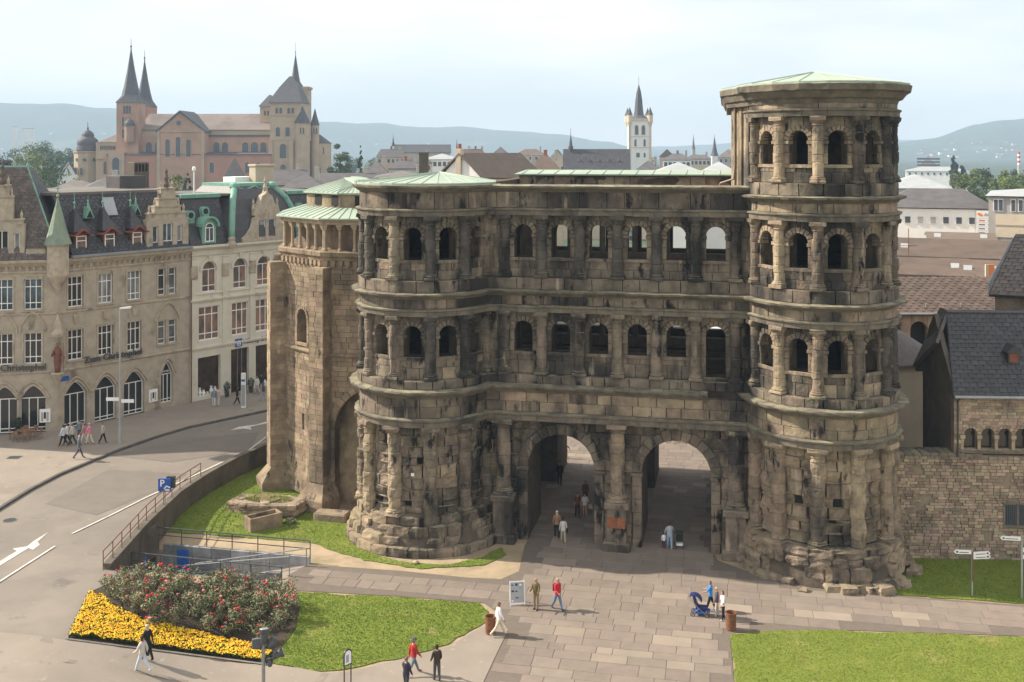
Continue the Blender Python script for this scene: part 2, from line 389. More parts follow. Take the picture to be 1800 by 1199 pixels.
HOLES = [(-1, 10, .19, 5.35, 5.85), (-1, -33, .26, 2.72, 3.14), (-1, -2, .25, 2.72, 3.14), (1, 10, .27, 4.32, 4.88), (1, -24, .27, 4.32, 4.88), (1, 5, .18, 3.4, 3.64)]
STORE = []                                            # every facing stone: (size in view, verts, faces, wall it is bonded into, material)
def put(verts, faces, wall, mat, xf=None):
    ctr = sum((Vector(v) for v in verts), Vector()) / len(verts)
    wv = [(xf or GM) @ Vector(v) for v in verts]
    ar = 0.0
    for f in faces[:max(1, len(faces) // 3)]:
        a, b, c = wv[f[0]], wv[f[1]], wv[f[2]]; n = (b - a).cross(c - a)
        view = Vector((0, 0, CAMZ)) - a; d = view.length
        ar += max(0, n.dot(view) / d) / (d * d)
    px = 900 + FPX * wv[0].x / wv[0].y
    if px < -20 or px > 1820: ar = 0
    STORE.append((ar, verts, faces, wall, mat))
def strip_block(P, us, lo, hi, back, front, bev, jit, er, r):
    """one stone: bottom/top edge given at the stations us; er > 0 gives it a weathered, hollowed face"""
    n = len(us); nz = 3 if er > .06 else 1
    vs = []; fs = []
    def jj(): return r.uniform(-jit, jit)
    inset = [min(bev, (us[-1] - us[0]) * .3)] * 2
    ring = []
    rows = nz + 3
    for i, u in enumerate(us):
        b = bev if (hi[i] - lo[i]) > 2.5 * bev else (hi[i] - lo[i]) * .3
        uu = u + (inset[0] if i == 0 else (-inset[1] if i == n - 1 else 0))
        edge = (i == 0 or i == n - 1)
        col = [P(u, lo[i], back), P(u, lo[i], front - bev * .8)]
        for k in range(nz + 1):
            z = lerp(lo[i] + b, hi[i] - b, k / nz)
            d = front + jj() * .6
            if er: 
                q = P(u, z, 0); d += er * (fbm((q[0] * .9, q[1] * .9, q[2] * .9), 1.0, 3)) - er * .35
            col.append(P(uu + jj() * .5, z + jj() * .5, d))
        col += [P(u, hi[i], front - bev * .8), P(u, hi[i], back)]
        vs += col
    c = nz + 5
    order = []
    for i in range(n - 1):
        for k in range(2, 2 + nz): order.append((i * c + k, (i + 1) * c + k, (i + 1) * c + k + 1, i * c + k + 1))
    for i in range(n - 1):
        for k in list(range(0, 2)) + list(range(2 + nz, c - 1)): order.append((i * c + k, (i + 1) * c + k, (i + 1) * c + k + 1, i * c + k + 1))
    # ends
    order.append(tuple(reversed([0, 1] + list(range(2, nz + 3)) + [c - 2, c - 1])))
    b0 = (n - 1) * c
    order.append(tuple(b0 + k for k in [0, 1] + list(range(2, nz + 3)) + [c - 2, c - 1]))
    return vs, order
def courses(P, u0, u1, zs, ops, ch, bw, wall, mat, front=0.0, back=-.3, var=.03, bev=.025, jit=.008, er=0.0, du=.7, seed=1, ring=.0, skip=None, xf=None, mats2=None):
    r = random.Random(seed); gap = .008
    zz = []
    for a, b in zip(zs, zs[1:]):
        n = max(1, round((b - a) / ch)); k = [r.uniform(.8, 1.2) for _ in range(n)]; t = sum(k); s = 0
        for q in k: zz.append((a + (b - a) * s / t, a + (b - a) * (s + q) / t)); s += q
    for z0, z1 in zz:
        free = [(u0, u1)]
        for o in ops:
            e = ring; rr = o.hw + e
            if z1 <= o.sill + .01: continue
            if z0 < o.sp - .01: x = rr
            elif o.flat: continue
            elif z1 < o.sp + rr: x = math.sqrt(rr * rr - (z1 - o.sp) ** 2)
            else: continue
            nf = []
            for a, b in free:
                if o.c - x > a: nf.append((a, min(b, o.c - x)))
                if o.c + x < b: nf.append((max(a, o.c + x), b))
            free = [(a, b) for a, b in nf if b - a > .05]
        for a, b in free:
            n = max(1, round((b - a) / (bw * r.uniform(.85, 1.15)))); k = [r.uniform(.6, 1.4) for _ in range(n)]; t = sum(k); s = a
            for q in k:
                e = s + (b - a) * q / t; us = [s + gap, e - gap]; s0, s = s, e
                if skip and skip((s0 + e) / 2, (z0 + z1) / 2): continue
                m_ = max(1, math.ceil((e - s0) / du))
                if er > .06: m_ = max(m_, 3)
                us = [lerp(us[0], us[1], i / m_) for i in range(m_ + 1)]
                arcs = [o for o in ops if not o.flat and z1 > o.sp and z0 < o.sp + o.hw + ring and o.c - o.hw - ring < e and o.c + o.hw + ring > s0 and z0 >= o.sp - .02]
                for o in arcs:
                    rr = o.hw + ring
                    for zc in (z0, z1):
                        if o.sp <= zc < o.sp + rr:
                            x = math.sqrt(rr * rr - (zc - o.sp) ** 2); us += [q2 for q2 in (o.c - x, o.c + x) if us[0] < q2 < us[-1]]
                    us += [q2 for q2 in [o.c + rr * t2 for t2 in (-.75, -.4, 0, .4, .75)] if us[0] < q2 < us[-1]]
                us = sorted(set(us)); us = [q2 for i, q2 in enumerate(us) if i == 0 or q2 - us[i - 1] > .02]
                if len(us) < 2: continue
                lo = [max([z0 + gap] + [o.top(u, ring) for o in arcs if abs(u - o.c) < o.hw + ring]) for u in us]
                hi = [max(z1 - gap, l + .01) for l in lo]
                f = front + r.uniform(-var, var) * (1 + er)
                vs, fs = strip_block(P, us, lo, hi, back, f, bev, jit, er * r.uniform(.4, 1.6) if er else 0, r)
                put(vs, fs, wall, (r.choice(mats2) if mats2 and r.random() < .13 else mat), xf)
def wedge(P, pts, back, front, wall, mat, bev=.03, xf=None):
    """stone with a 4-cornered face (u, z) counter-clockwise"""
    cu = sum(p[0] for p in pts) / 4; cz = sum(p[1] for p in pts) / 4
    vs = [P(u, z, front) for u, z in [(lerp(u, cu, .10), lerp(z, cz, .10)) for u, z in pts]]
    vs += [P(u, z, front - bev) for u, z in pts] + [P(u, z, back) for u, z in pts]
    fs = [(0, 1, 2, 3)] + [(4 + k, 4 + (k + 1) % 4, (k + 1) % 4, k) for k in range(4)] + [(8 + k, 8 + (k + 1) % 4, 4 + (k + 1) % 4, 4 + k) for k in range(4)]
    put(vs, fs, wall, mat, xf)
def arch_ring(P, o, e, n, front, wall, mat, seed=0, impost=True, jamb=2, back=-.45, sill=True, xf=None):
    r = random.Random(seed); a = 0.0
    th = [math.pi * k / n for k in range(n + 1)]
    g = .012 / o.hw
    for t0, t1 in zip(th, th[1:]):
        e2 = e * r.uniform(.9, 1.12)
        q = [(o.c - o.hw * math.cos(t), o.sp + o.hw * math.sin(t)) for t in (t0 + g, t1 - g)]
        p = [(o.c - (o.hw + e2) * math.cos(t), o.sp + (o.hw + e2) * math.sin(t)) for t in (t1 - g, t0 + g)]
        pts = q + p                                     # inner left, inner right, outer right, outer left
        wedge(P, pts, back, front + r.uniform(-.02, .03), wall, mat, xf=xf)
    zs = [lerp(o.sill, o.sp, k / jamb) for k in range(jamb + 1)]
    for s in (-1, 1):
        for i, (a, b) in enumerate(zip(zs, zs[1:])):
            last = impost and i == jamb - 1
            x0, x1 = o.hw, o.hw + e * r.uniform(.85, 1.0)
            b2 = b - (.22 if last else 0)
            u = sorted((o.c + s * x0, o.c + s * x1))
            wedge(P, [(u[0], a + .01), (u[1], a + .01), (u[1], b2 - .01), (u[0], b2 - .01)], back, front + r.uniform(-.03, .02), wall, mat, xf=xf)
            if last:
                u = sorted((o.c + s * (x0 - .05), o.c + s * (o.hw + e * 1.12)))
                wedge(P, [(u[0], b2 + .01), (u[1], b2 + .01), (u[1], b - .01), (u[0], b - .01)], back, front + .09, wall, mat, xf=xf)
    if sill:
        wedge(P, [(o.c - o.hw - e * .9, o.sill - .2), (o.c + o.hw + e * .9, o.sill - .2), (o.c + o.hw + e * .9, o.sill), (o.c - o.hw - e * .9, o.sill)], back, front + .06, wall, mat, xf=xf)

def column(P, u, z0, z1, rad, dep, seed, mat='sandstone', er=.012, cap=True, base=True, parent=gate):
    """engaged column of stacked drums with a moulded base and a block capital"""
    r = random.Random(seed)
    c = Vector(P(u, 0, dep)); n = 14
    hb, hc = (.42 if base else .0), (.55 if cap else .0)
    rings = []; z = z0 + hb
    while z < z1 - hc - .02:
        h = min(r.uniform(.45, .85), z1 - hc - z)
        if z1 - hc - z - h < .25: h = z1 - hc - z
        k = r.uniform(.94, 1.04); ox, oy = r.uniform(-.02, .02) * (1 + er * 12), r.uniform(-.02, .02) * (1 + er * 12)
        for zz, s in ((z + .012, .93), (z + .05, 1.0), (z + h * .35, 1.0), (z + h * .68, .995), (z + h - .05, .99), (z + h - .012, .93)):
            ring = []
            for i in range(n):
                a = 2 * math.pi * i / n; q = Vector((c.x + math.cos(a) * rad + ox, c.y + math.sin(a) * rad + oy, zz))
                e = 1 + er * 5 * fbm((q.x * 1.3, q.y * 1.3, q.z * .9), 1.0, 3) + r.uniform(-er, er)
                rr = rad * k * s * e * lerp(1.03, .95, (zz - z0) / (z1 - z0))
                ring.append((c.x + ox + rr * math.cos(a), c.y + oy + rr * math.sin(a), zz))
            rings.append(ring)
        z += h
    o = MB().loft(rings).obj('column', mat, parent)
    def jr(prof, nn=14):
        return [[(c.x + rr * (1 + r.uniform(-er, er) * 1.5) * math.cos(2 * math.pi * i / nn), c.y + rr * (1 + r.uniform(-er, er) * 1.5) * math.sin(2 * math.pi * i / nn), zz) for i in range(nn)] for rr, zz in prof]
    def sq(hw, za, zb):
        b = .04; ring = []
        ax = Vector(P(u + .1, 0, dep)) - c; ax.z = 0; ax.normalize(); ay = Vector((-ax.y, ax.x, 0))
        out = []
        for hh, zz in ((hw - b, za), (hw, za + b), (hw, zb - b), (hw - b, zb)):
            out.append([tuple(c + ax * (sx * hh) + ay * (sy * hh) + Vector((0, 0, zz)) + Vector((r.uniform(-er, er), r.uniform(-er, er), r.uniform(-er, er)))) for sx, sy in ((-1, -1), (1, -1), (1, 1), (-1, 1))])
        return out
    if base:
        m = MB().loft(sq(rad * 1.32, z0, z0 + .2)); m.loft(jr([(rad * 1.22, z0 + .19), (rad * 1.33, z0 + .25), (rad * 1.3, z0 + .31), (rad * 1.1, z0 + .35), (rad * 1.14, z0 + .40), (rad, z0 + .44)])); m.obj('base', mat, o)
    if cap:
        m = MB().loft(sq(rad * 1.36, z1 - .26, z1)); m.loft(jr([(rad * .93, z1 - .57), (rad * 1.06, z1 - .52), (rad * 1.06, z1 - .47), (rad * .97, z1 - .45), (rad * 1.08, z1 - .38), (rad * 1.3, z1 - .27), (rad * 1.3, z1 - .25)])); m.obj('capital', mat, o)
    return o
def moulding(name, P, u0, u1, prof, seed, mat='ledge_stone', step=.45, jit=.012, dz=0.0, stone=1.35, gaps=None, parent=gate):
    """a band swept along the wall: profile (outward, height) from underside to back of top, jointed and weathered"""
    r = random.Random(seed); m = MB(); st = []; u = u0; nxt = u0 + r.uniform(.6, 1) * stone
    cur = (0, 0)
    while u < u1 - 1e-3:
        st.append((u, cur, False)); u2 = min(u + step, u1)
        if u2 >= nxt and u2 < u1:
            st += [(nxt - .018, cur, False), (nxt, cur, True)]; cur = (r.uniform(-.025, .025), r.uniform(-.02, .02)); st += [(nxt + .018, cur, False)]; nxt += r.uniform(.7, 1.35) * stone
            u2 = max(u2, nxt * 0 + st[-1][0] + .05)
        u = u2
    st.append((u1, cur, False))
    rings = []
    for u, (co, cz), joint in st:
        ring = []
        for i, (d, z) in enumerate(prof):
            edge = 0 < i < len(prof) - 1
            q = P(u, z, d); nn = fbm((q[0], q[1], q[2]), 1.6, 3)
            dd = d + (co + nn * jit * 5 + r.uniform(-jit, jit)) * (1 if edge else 0) - (.03 if joint and edge else 0)
            ring.append(P(u, z + dz + (r.uniform(-jit, jit) * .6 + cz * .5 if edge else 0), dd))
        rings.append(ring)
    rings = [list(q) for q in rings]
    m.loft([list(reversed(q)) for q in rings], cap=True)
    return m.obj(name, mat, parent)
# --- storey table: columns z0-z1, sill, springing
STO = [(10.7, 14.7, 12.1, 13.47), (16.9, 20.9, 18.15, 19.62), (23.1, 27.0, 24.2, 25.6)]
AW_ = {s: [R(a + (9 if s > 0 else 3)) * RT for a in (-64, -32, 0, 32, 64)] for s in (-1, 1)}       # bays of each drum
AC_ = {s: [R(a + (9 if s > 0 else 3)) * RT for a in (-80, -48, -16, 16, 48, 80)] for s in (-1, 1)}
S0, S1 = R(-104) * RT, R(104) * RT
walls = {}
for side, P, nst in ((-1, PL, 2), (1, PR, 3)):
    cx = -CX if side < 0 else CXR; AW, AC = AW_[side], AC_[side]
    # ground storey core and passages
    m = MB()
    m.loft([[(cx + rr * math.sin(2 * math.pi * k / 40), CY - rr * math.cos(2 * math.pi * k / 40), z) for k in range(40)] for rr, z in ((4.35, -.3), (4.3, 2.0), (RT - .42, 2.1), (RT - .42, 10.68))])
    m.box(cx - 3.9, cx + 3.9, CY, 16.8, -.2, 10.66)
    gw = m.obj('ground_storey', 'sandstone_core', gate)
    for k in range(nst):
        c0, c1, sill, sp = STO[k]; za, zb = c0 - .02, c1 + 2.0
        ops = [Op(a, .58, sill, sp) for a in AW]
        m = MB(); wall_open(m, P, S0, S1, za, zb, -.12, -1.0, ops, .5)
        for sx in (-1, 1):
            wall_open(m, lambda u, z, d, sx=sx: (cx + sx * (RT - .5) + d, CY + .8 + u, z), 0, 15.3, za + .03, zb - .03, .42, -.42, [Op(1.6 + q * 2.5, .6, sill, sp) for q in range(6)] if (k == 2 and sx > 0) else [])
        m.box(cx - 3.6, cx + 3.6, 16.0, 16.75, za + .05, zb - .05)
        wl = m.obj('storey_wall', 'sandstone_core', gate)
        m = MB(); m.lathe([(3.3, za + .25), (3.3, za + .45)], 24, (cx, CY, 0)); m.box(cx - 3.1, cx + 3.1, CY, 16, za + .2, za + .4); m.obj('floor_slab', 'sandstone_core', gate)
        courses(P, S0, S1, [c0, sill, sp, c1], ops, .62, 1.15, wl, 'sandstone', 0, -.3, .03, .025, .008, 0, .6, 100 + k * 7 + side, .30, mats2=['sandstone_worn'])
        for i, o in enumerate(ops): arch_ring(P, o, .32, 9, .05, wl, 'sandstone' if (side < 0 or i > 2) else 'sandstone_worn', 31 * i + k + side)
        for i, a in enumerate(AC):
            column(P, a, c0, c1, .34, .12, 900 + i * 13 + k * 101 + side, ('sandstone_sooty' if i in (0, 3, 4) or (k == 1 and i == 1) else 'sandstone') if side < 0 else ('sandstone_sooty' if i > 3 and k != 1 else 'sandstone' if i > 2 else 'sandstone_worn'), .028)
        # inner straight side towards the court
        if side > 0:
            def Pin(u, z, dep, x0=cx - RT): return (x0 - dep, CY + .9 + u, z)
    # worn ground storey
    def skipg(u, z): return False
    mt = 'sandstone' if side < 0 else 'sandstone_worn'
    hol = [OpB(R(a) * RT, hw_, za_, zb_) for sd_, a, hw_, za_, zb_ in HOLES if sd_ == side]
    courses(P, S0, S1, [2.2, 2.72, 3.14, 5.35, 5.85, 7.8] if side < 0 else [2.2, 3.4, 3.64, 4.32, 4.88, 7.8], hol, .68, 1.15, gw, mt, .0, -.6, .06, .04, .03, .22, .45, 55 + side, mats2=['sandstone_worn'])
    for o in hol:
        MB().add([P(o.c + a, z, -.40) for a, z in ((-o.hw - .1, o.sill - .1), (o.hw + .1, o.sill - .1), (o.hw + .1, o.sp + .1), (-o.hw - .1, o.sp + .1))], [(0, 1, 2, 3)]).obj('putlog_hole', 'hole_shade', gate)  # near-black panel at the back paints the recess shade
    for i, a in enumerate(AC):
        column(P, a, 2.15 + rng.uniform(-.1, .15), 7.85, .43, .10, 300 + i + side * 50, 'sandstone_worn' if (side > 0 or i < 3) else 'sandstone', .055, base=(i % 2 == 0))
    # entablatures
    E1 = [(.2, 7.8), (.52, 7.8), (.56, 8.12), (.68, 8.2), (.70, 8.3), (.45, 8.36), (-.3, 8.36)]
    moulding('architrave', P, S0, S1, E1, 11 + side)
    courses(P, S0, S1, [8.36, 9.62], [], .62, 1.2, gw, 'sandstone' if side < 0 else 'sandstone_worn', .40, -.6, .025, .025, .01, 0, .5, 71 + side)
    moulding('cornice', P, S0, S1, [(.2, 9.6), (.5, 9.6), (.62, 9.75), (.95, 9.9), (1.02, 10.02), (1.0, 10.1), (.5, 10.16), (-.3, 10.16)], 12 + side, jit=.02)
    courses(P, S0, S1, [10.16, 10.70], [], .54, 1.1, gw, 'sandstone', .50, -.6, .03, .03, .015, 0, .5, 72 + side)
    for k in range(nst):
        zt = STO[k][1]; topk = (side < 0 and k == 1) or k == 2
        moulding('architrave', P, S0, S1, [(.1, zt), (.50, zt), (.53, zt + .26), (.64, zt + .34), (.64, zt + .42), (.4, zt + .46), (-.3, zt + .46)], 20 + k + side)
        if not topk:
            courses(P, S0, S1, [zt + .46, zt + 1.05], [], .6, 1.25, gw, 'sandstone' if side < 0 else 'sandstone_worn', .38, -.6, .02, .02, .01, 0, .5, 80 + k + side)
            moulding('cornice', P, S0, S1, [(.1, zt + 1.04), (.42, zt + 1.04), (.55, zt + 1.16), (.88, zt + 1.28), (.92, zt + 1.4), (.48, zt + 1.46), (-.3, zt + 1.46)], 30 + k + side, jit=.022)
            courses(P, S0, S1, [zt + 1.46, STO[k + 1][0] if k + 1 < 3 else zt + 2.2], [], .6, 1.15, gw, 'sandstone', .46, -.6, .03, .03, .015, 0, .5, 90 + k + side)
        else:
            courses(P, S0, S1, [zt + .46, zt + 1.5], [], .8, 1.5, gw, 'sandstone' if side < 0 else 'sandstone_worn', .38, -.6, .02, .02, .01, 0, .5, 95 + k + side)
# --- plinths
def rock(c, sx, sy, sz, rz, seed, wall, mat='sandstone_worn', ero=.18, xf=None):
    r = random.Random(seed); vs = []; n = 3
    Mr = Matrix.Translation(c) @ Matrix.Rotation(rz, 4, 'Z')
    idx = {}
    fs = []
    def vid(i, j, k):
        key = (i, j, k)
        if key not in idx:
            p = Vector((i / n * 2 - 1, j / n * 2 - 1, k / n * 2 - 1)); q = p.normalized() * 1.25
            p = p.lerp(q, .28); e = 1 + ero * fbm((p.x + seed * 3.1, p.y, p.z), 1.1, 3)
            idx[key] = len(vs); vs.append(tuple(Mr @ Vector((p.x * sx * e / 2, p.y * sy * e / 2, p.z * sz * e / 2))))
        return idx[key]
    for a in range(n):
        for b in range(n):
            fs += [(vid(a, 0, b), vid(a + 1, 0, b), vid(a + 1, 0, b + 1), vid(a, 0, b + 1))]
    for a in range(n):
        for b in range(n):
            fs += [(vid(a, b, n), vid(a + 1, b, n), vid(a + 1, b + 1, n), vid(a, b + 1, n)), (vid(0, b, a), vid(0, b, a + 1), vid(0, b + 1, a + 1), vid(0, b + 1, a)),
                   (vid(n, b, a), vid(n, b + 1, a), vid(n, b + 1, a + 1), vid(n, b, a + 1)), (vid(a + 1, n, b), vid(a, n, b), vid(a, n, b + 1), vid(a + 1, n, b + 1)),
                   (vid(a + 1, b, 0), vid(a, b, 0), vid(a, b + 1, 0), vid(a + 1, b + 1, 0))]
    put(vs, fs, wall, mat, xf)
for side, P in ((-1, PL), (1, PR)):
    cx = -CX if side < 0 else CXR; r = random.Random(40 + side); pw = MB()
    pw.loft([[(cx + rr * math.sin(2 * math.pi * k / 36), CY - rr * math.cos(2 * math.pi * k / 36), z) for k in range(36)] for rr, z in ((4.95, -.4), (4.85, .45), (4.6, 1.2), (4.2, 2.1))])
    pl = pw.obj('plinth', 'sandstone_core', gate)
    rows = [(5.28, -.12, .62, 1.45, .75), (4.98, .42, .66, 1.3, .8), (4.72, 1.0, .66, 1.25, .8), (4.45, 1.58, .62, 1.1, .8)] if side < 0 else \
           [(5.3, -.15, .55, 1.5, .9), (4.95, .30, .85, 1.3, 1.0), (4.85, 1.05, .6, 1.2, 1.0), (4.75, 1.62, .5, 1.7, 1.0)]
    for ri, (rad, zb, h, ln, dp) in enumerate(rows):
        a = R(-112)
        while a < R(104):
            l = ln * r.uniform(.7, 1.3); da = l / rad; am = a + da / 2; a += da
            if side > 0 and ri in (0, 1) and r.random() < .2: continue
            if side < 0 and ri in (1, 2) and r.random() < .16: continue
            rr = rad - dp / 2 + r.uniform(-.08, .08) * (2.0 if side > 0 else 1.3)
            hh = h * r.uniform(.9, 1.12)
            rock(Vector((cx + rr * math.sin(am), CY - rr * math.cos(am), zb + hh / 2)), l * .98, dp, hh, am + r.uniform(-.05, .05) * (3 if side > 0 else 1), r.randrange(999), pl, 'sandstone_worn' if (side > 0 or am < 0) else 'sandstone', .12 if ri == 0 and side < 0 else .2)
    for q in range(10):
        am = R(r.uniform(-75, 80)); rr = r.uniform(4.9, 5.7); s = r.uniform(.35, .9)
        if side < 0 and rr > 5.2: continue
        rock(Vector((cx + rr * math.sin(am), CY - rr * math.cos(am), s * .15)), s * 1.2, s, s * .7, am, r.randrange(999), pl, 'sandstone_worn', .3)
# --- middle range
UA = (-3.65, 3.65)
gops = [Op(c, 2.15, -.3, 4.7) for c in UA]
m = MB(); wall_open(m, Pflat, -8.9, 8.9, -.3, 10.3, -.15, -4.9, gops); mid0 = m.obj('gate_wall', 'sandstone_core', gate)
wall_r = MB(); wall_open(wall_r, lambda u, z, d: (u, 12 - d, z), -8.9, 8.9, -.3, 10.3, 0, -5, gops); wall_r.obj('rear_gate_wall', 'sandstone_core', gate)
courses(Pflat, -8.9, 8.9, [.0, 4.7, 7.8], gops, .70, 1.2, mid0, 'sandstone', 0, -.3, .06, .045, .03, .16, .6, 501, .62, mats2=['sandstone_worn'])
for i, o in enumerate(gops): arch_ring(Pflat, o, .64, 13, .05, mid0, 'sandstone', 700 + i, True, 6, -.6, False)
for s in (-1, 0, 1):
    u = 7.3 * s
    # pedestal, with the red brick repair on the middle one
    ped = MB(); zt = 3.0
    ped.bbox(u - .85, u + .85, -1.15, -.02, 0, .55, .06); ped.bbox(u - .62, u + .62, -.95, -.02, .55, zt - .35, .05); ped.bbox(u - .78, u + .78, -1.08, -.02, zt - .35, zt, .05)
    po = ped.obj('pedestal', 'sandstone', gate)
    if s == 0:
        for k in range(2): box_part('brick_patch', po, 'red_brick', u - .57 + k * .58, u - .02 + k * .58, -.99, -.9, 1.45, 2.1, bev=.02)
    column(Pflat, u, 3.0, 7.85, .46, .38, 610 + s, 'sandstone' if s else 'sandstone_worn', .035)
E1m = [(.2, 7.8), (.80, 7.8), (.84, 8.12), (.95, 8.2), (.97, 8.3), (.72, 8.36), (-.3, 8.36)]
moulding('architrave', Pflat, -8.8, 8.8, [(d - .12, z) for d, z in E1m], 13, dz=-.012)
courses(Pflat, -8.8, 8.8, [8.35, 9.62], [], .63, 1.35, mid0, 'sandstone_worn', .52, -.3, .03, .025, .012, 0, 9, 511, mats2=['sandstone'])
moulding('cornice', Pflat, -8.2, 5.6, [(.2, 9.6), (.6, 9.6), (.72, 9.75), (.98, 9.9), (1.04, 10.02), (1.0, 10.1), (.6, 10.15), (-.3, 10.15)], 14, dz=-.012, jit=.02)
courses(Pflat, -8.8, 8.8, [10.13, 10.68], [], .55, 1.3, mid0, 'sandstone', .45, -.3, .05, .03, .02, 0, 9, 512)
UW = [2.433 * (k - 2.5) for k in range(6)]; UC = [2.433 * (k - 3) for k in range(7)]
for k in range(2):
    c0, c1, sill, sp = STO[k]
    ops = [Op(u, .60, sill, sp + (.05 if k else 0)) for u in UW]
    if k == 0: ops[5] = Op(UW[5], .60, 10.9, sp)
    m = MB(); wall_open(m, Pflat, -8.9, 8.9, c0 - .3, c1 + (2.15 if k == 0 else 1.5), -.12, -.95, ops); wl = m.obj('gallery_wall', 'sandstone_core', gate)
    courses(Pflat, -8.9, 8.9, [c0, sill, sp, c1], ops, .62, 1.1, wl, 'sandstone', 0, -.3, .025, .022, .008, 0, 9, 520 + k, .34)
    for i, o in enumerate(ops): arch_ring(Pflat, o, .34, 9, .05, wl, 'sandstone', 740 + i + 20 * k, k == 1, 2 if o.sill > 11 else 4)
    for i, u in enumerate(UC): column(Pflat, u, c0, c1, .34, .16, 760 + i + 30 * k, 'sandstone_sooty' if k == 1 and i != 6 else 'sandstone', .026 if i else .07)
    z = c1
    moulding('architrave', Pflat, -8.8, 8.8, [(.1, z), (.50, z), (.53, z + .26), (.62, z + .34), (.62, z + .42), (.4, z + .46), (-.3, z + .46)], 15 + k, dz=-.012)
    if k == 0:
        courses(Pflat, -8.8, 8.8, [z + .455, z + 1.05], [], .6, 1.35, wl, 'sandstone', .40, -.3, .02, .02, .01, 0, 9, 530)
        moulding('cornice', Pflat, -8.8, 8.8, [(.1, z + 1.04), (.44, z + 1.04), (.58, z + 1.16), (.86, z + 1.28), (.9, z + 1.4), (.5, z + 1.45), (-.3, z + 1.45)], 17, dz=-.012, jit=.02)
        courses(Pflat, -8.8, 8.8, [z + 1.44, 16.88], [], .75, 1.5, wl, 'sandstone', .46, -.3, .03, .03, .015, 0, 9, 531)
    else:
        courses(Pflat, -8.8, 8.8, [z + .455, z + 1.5], [], .8, 1.6, wl, 'sandstone', .40, -.3, .02, .02, .01, 0, 9, 532)
    # inner and rear walls, floors
    iops = [Op(u, 1.04, c0 + .5, sp - .2) for u in UW]
    for nm, y in (('court_wall', 4.2), ('rear_court_wall', 12.1), ('rear_gallery_wall', 16.1)):
        m = MB(); wall_open(m, lambda u, z, d, y=y: (u, y - d, z), -8.85, 8.85, c0 - .25 + .01 * k, c1 + (1.9 if k == 0 else 1.3), 0, -.7, iops); m.obj(nm, 'sandstone_core', gate)
    for y in (1.0, 12.85):
        box_part('floor_slab', gate, 'sandstone_core', -8.7, 8.7, y + .02, y + 3.2, c0 - .42, c0 - .12)
# gallery roof, rear range upper wall with copper roof
box_part('gallery_roof', gate, 'sandstone_core', -8.75, 8.75, -.2, 5.0, 22.35, 22.6)
moulding('eaves_cornice', Pflat, -8.75, 8.75, [(.1, 22.37), (.42, 22.37), (.58, 22.5), (.8, 22.62), (.84, 22.76), (.3, 22.84), (-.4, 22.84)], 18, dz=-.006, jit=.008)
moulding('eaves_cornice', PL, S0, S1, [(.1, 22.4), (.42, 22.4), (.58, 22.55), (.78, 22.68), (.82, 22.82), (.3, 22.87), (-.4, 22.87)], 19, jit=.008)
ru = MB(); ru.box(-8.7, 7.6, 11.9, 16.85, 22.0, 23.15); ruo = ru.obj('rear_upper_wall', 'sandstone_core', gate)
courses(lambda u, z, d: (u, 11.9 - d, z), -8.7, 7.6, [22.35, 23.1], [], .75, 1.6, ruo, 'sandstone_worn', .05, -.2, .05, .03, .02, .1, 9, 541, mats2=['sandstone'])
m = MB(); m.loft([[(-9, 11.5, 23.16), (7.9, 11.5, 23.16), (7.9, 17.2, 23.16), (-9, 17.2, 23.16)], [(-9, 11.5, 23.26), (7.9, 11.5, 23.26), (7.9, 17.2, 23.26), (-9, 17.2, 23.26)], [(-8.6, 14.2, 23.52), (7.5, 14.2, 23.52), (7.5, 14.6, 23.52), (-8.6, 14.6, 23.52)]])
rro = m.obj('rear_roof', 'copper_roof', gate)
for k in range(14): 
    x = -8.4 + k * 1.22; MB().tube([(x, 11.48, 23.28), (x, 14.3, 23.54)], .03, 5).obj('roof_seam', 'copper_roof', rro)
# tower roofs
def cone_roof(name, ring, apex, th=.12, mat='copper_roof', seams=True, parent=gate, below=None):
    m = MB(); n = len(ring); lo = [(x, y, z - th) for x, y, z in ring]
    m.loft([lo, ring], cap=True)
    m.add(list(ring) + [apex], [(k, (k + 1) % n, n) for k in range(n)])
    o = m.obj(name, mat, parent)
    if seams:
        for k in range(0, n):
            p, q = Vector(ring[k]), Vector(apex); MB().tube([p + Vector((0, 0, .01)), p.lerp(q, .97) + Vector((0, 0, .02))], .028, 4).obj('roof_seam', mat, o)
    return o
rg = [(-CX + 4.6 * math.sin(R(a)), CY - 4.6 * math.cos(R(a)), 22.97) for a in range(-96, 97, 12)]
rg = rg + [(-CX + 3.9, 4, 22.97), (-CX + 2.5, 7.5, 22.97), (-CX - 2.5, 7.5, 22.97), (-CX - 3.9, 4, 22.97)]
box_part('tower_deck', gate, 'sandstone_core', -CX - 3.9, -CX + 3.9, 1.5, 16.7, 22.5, 22.72)
cone_roof('tower_roof', rg, (-CX + .1, 3.2, 23.55))
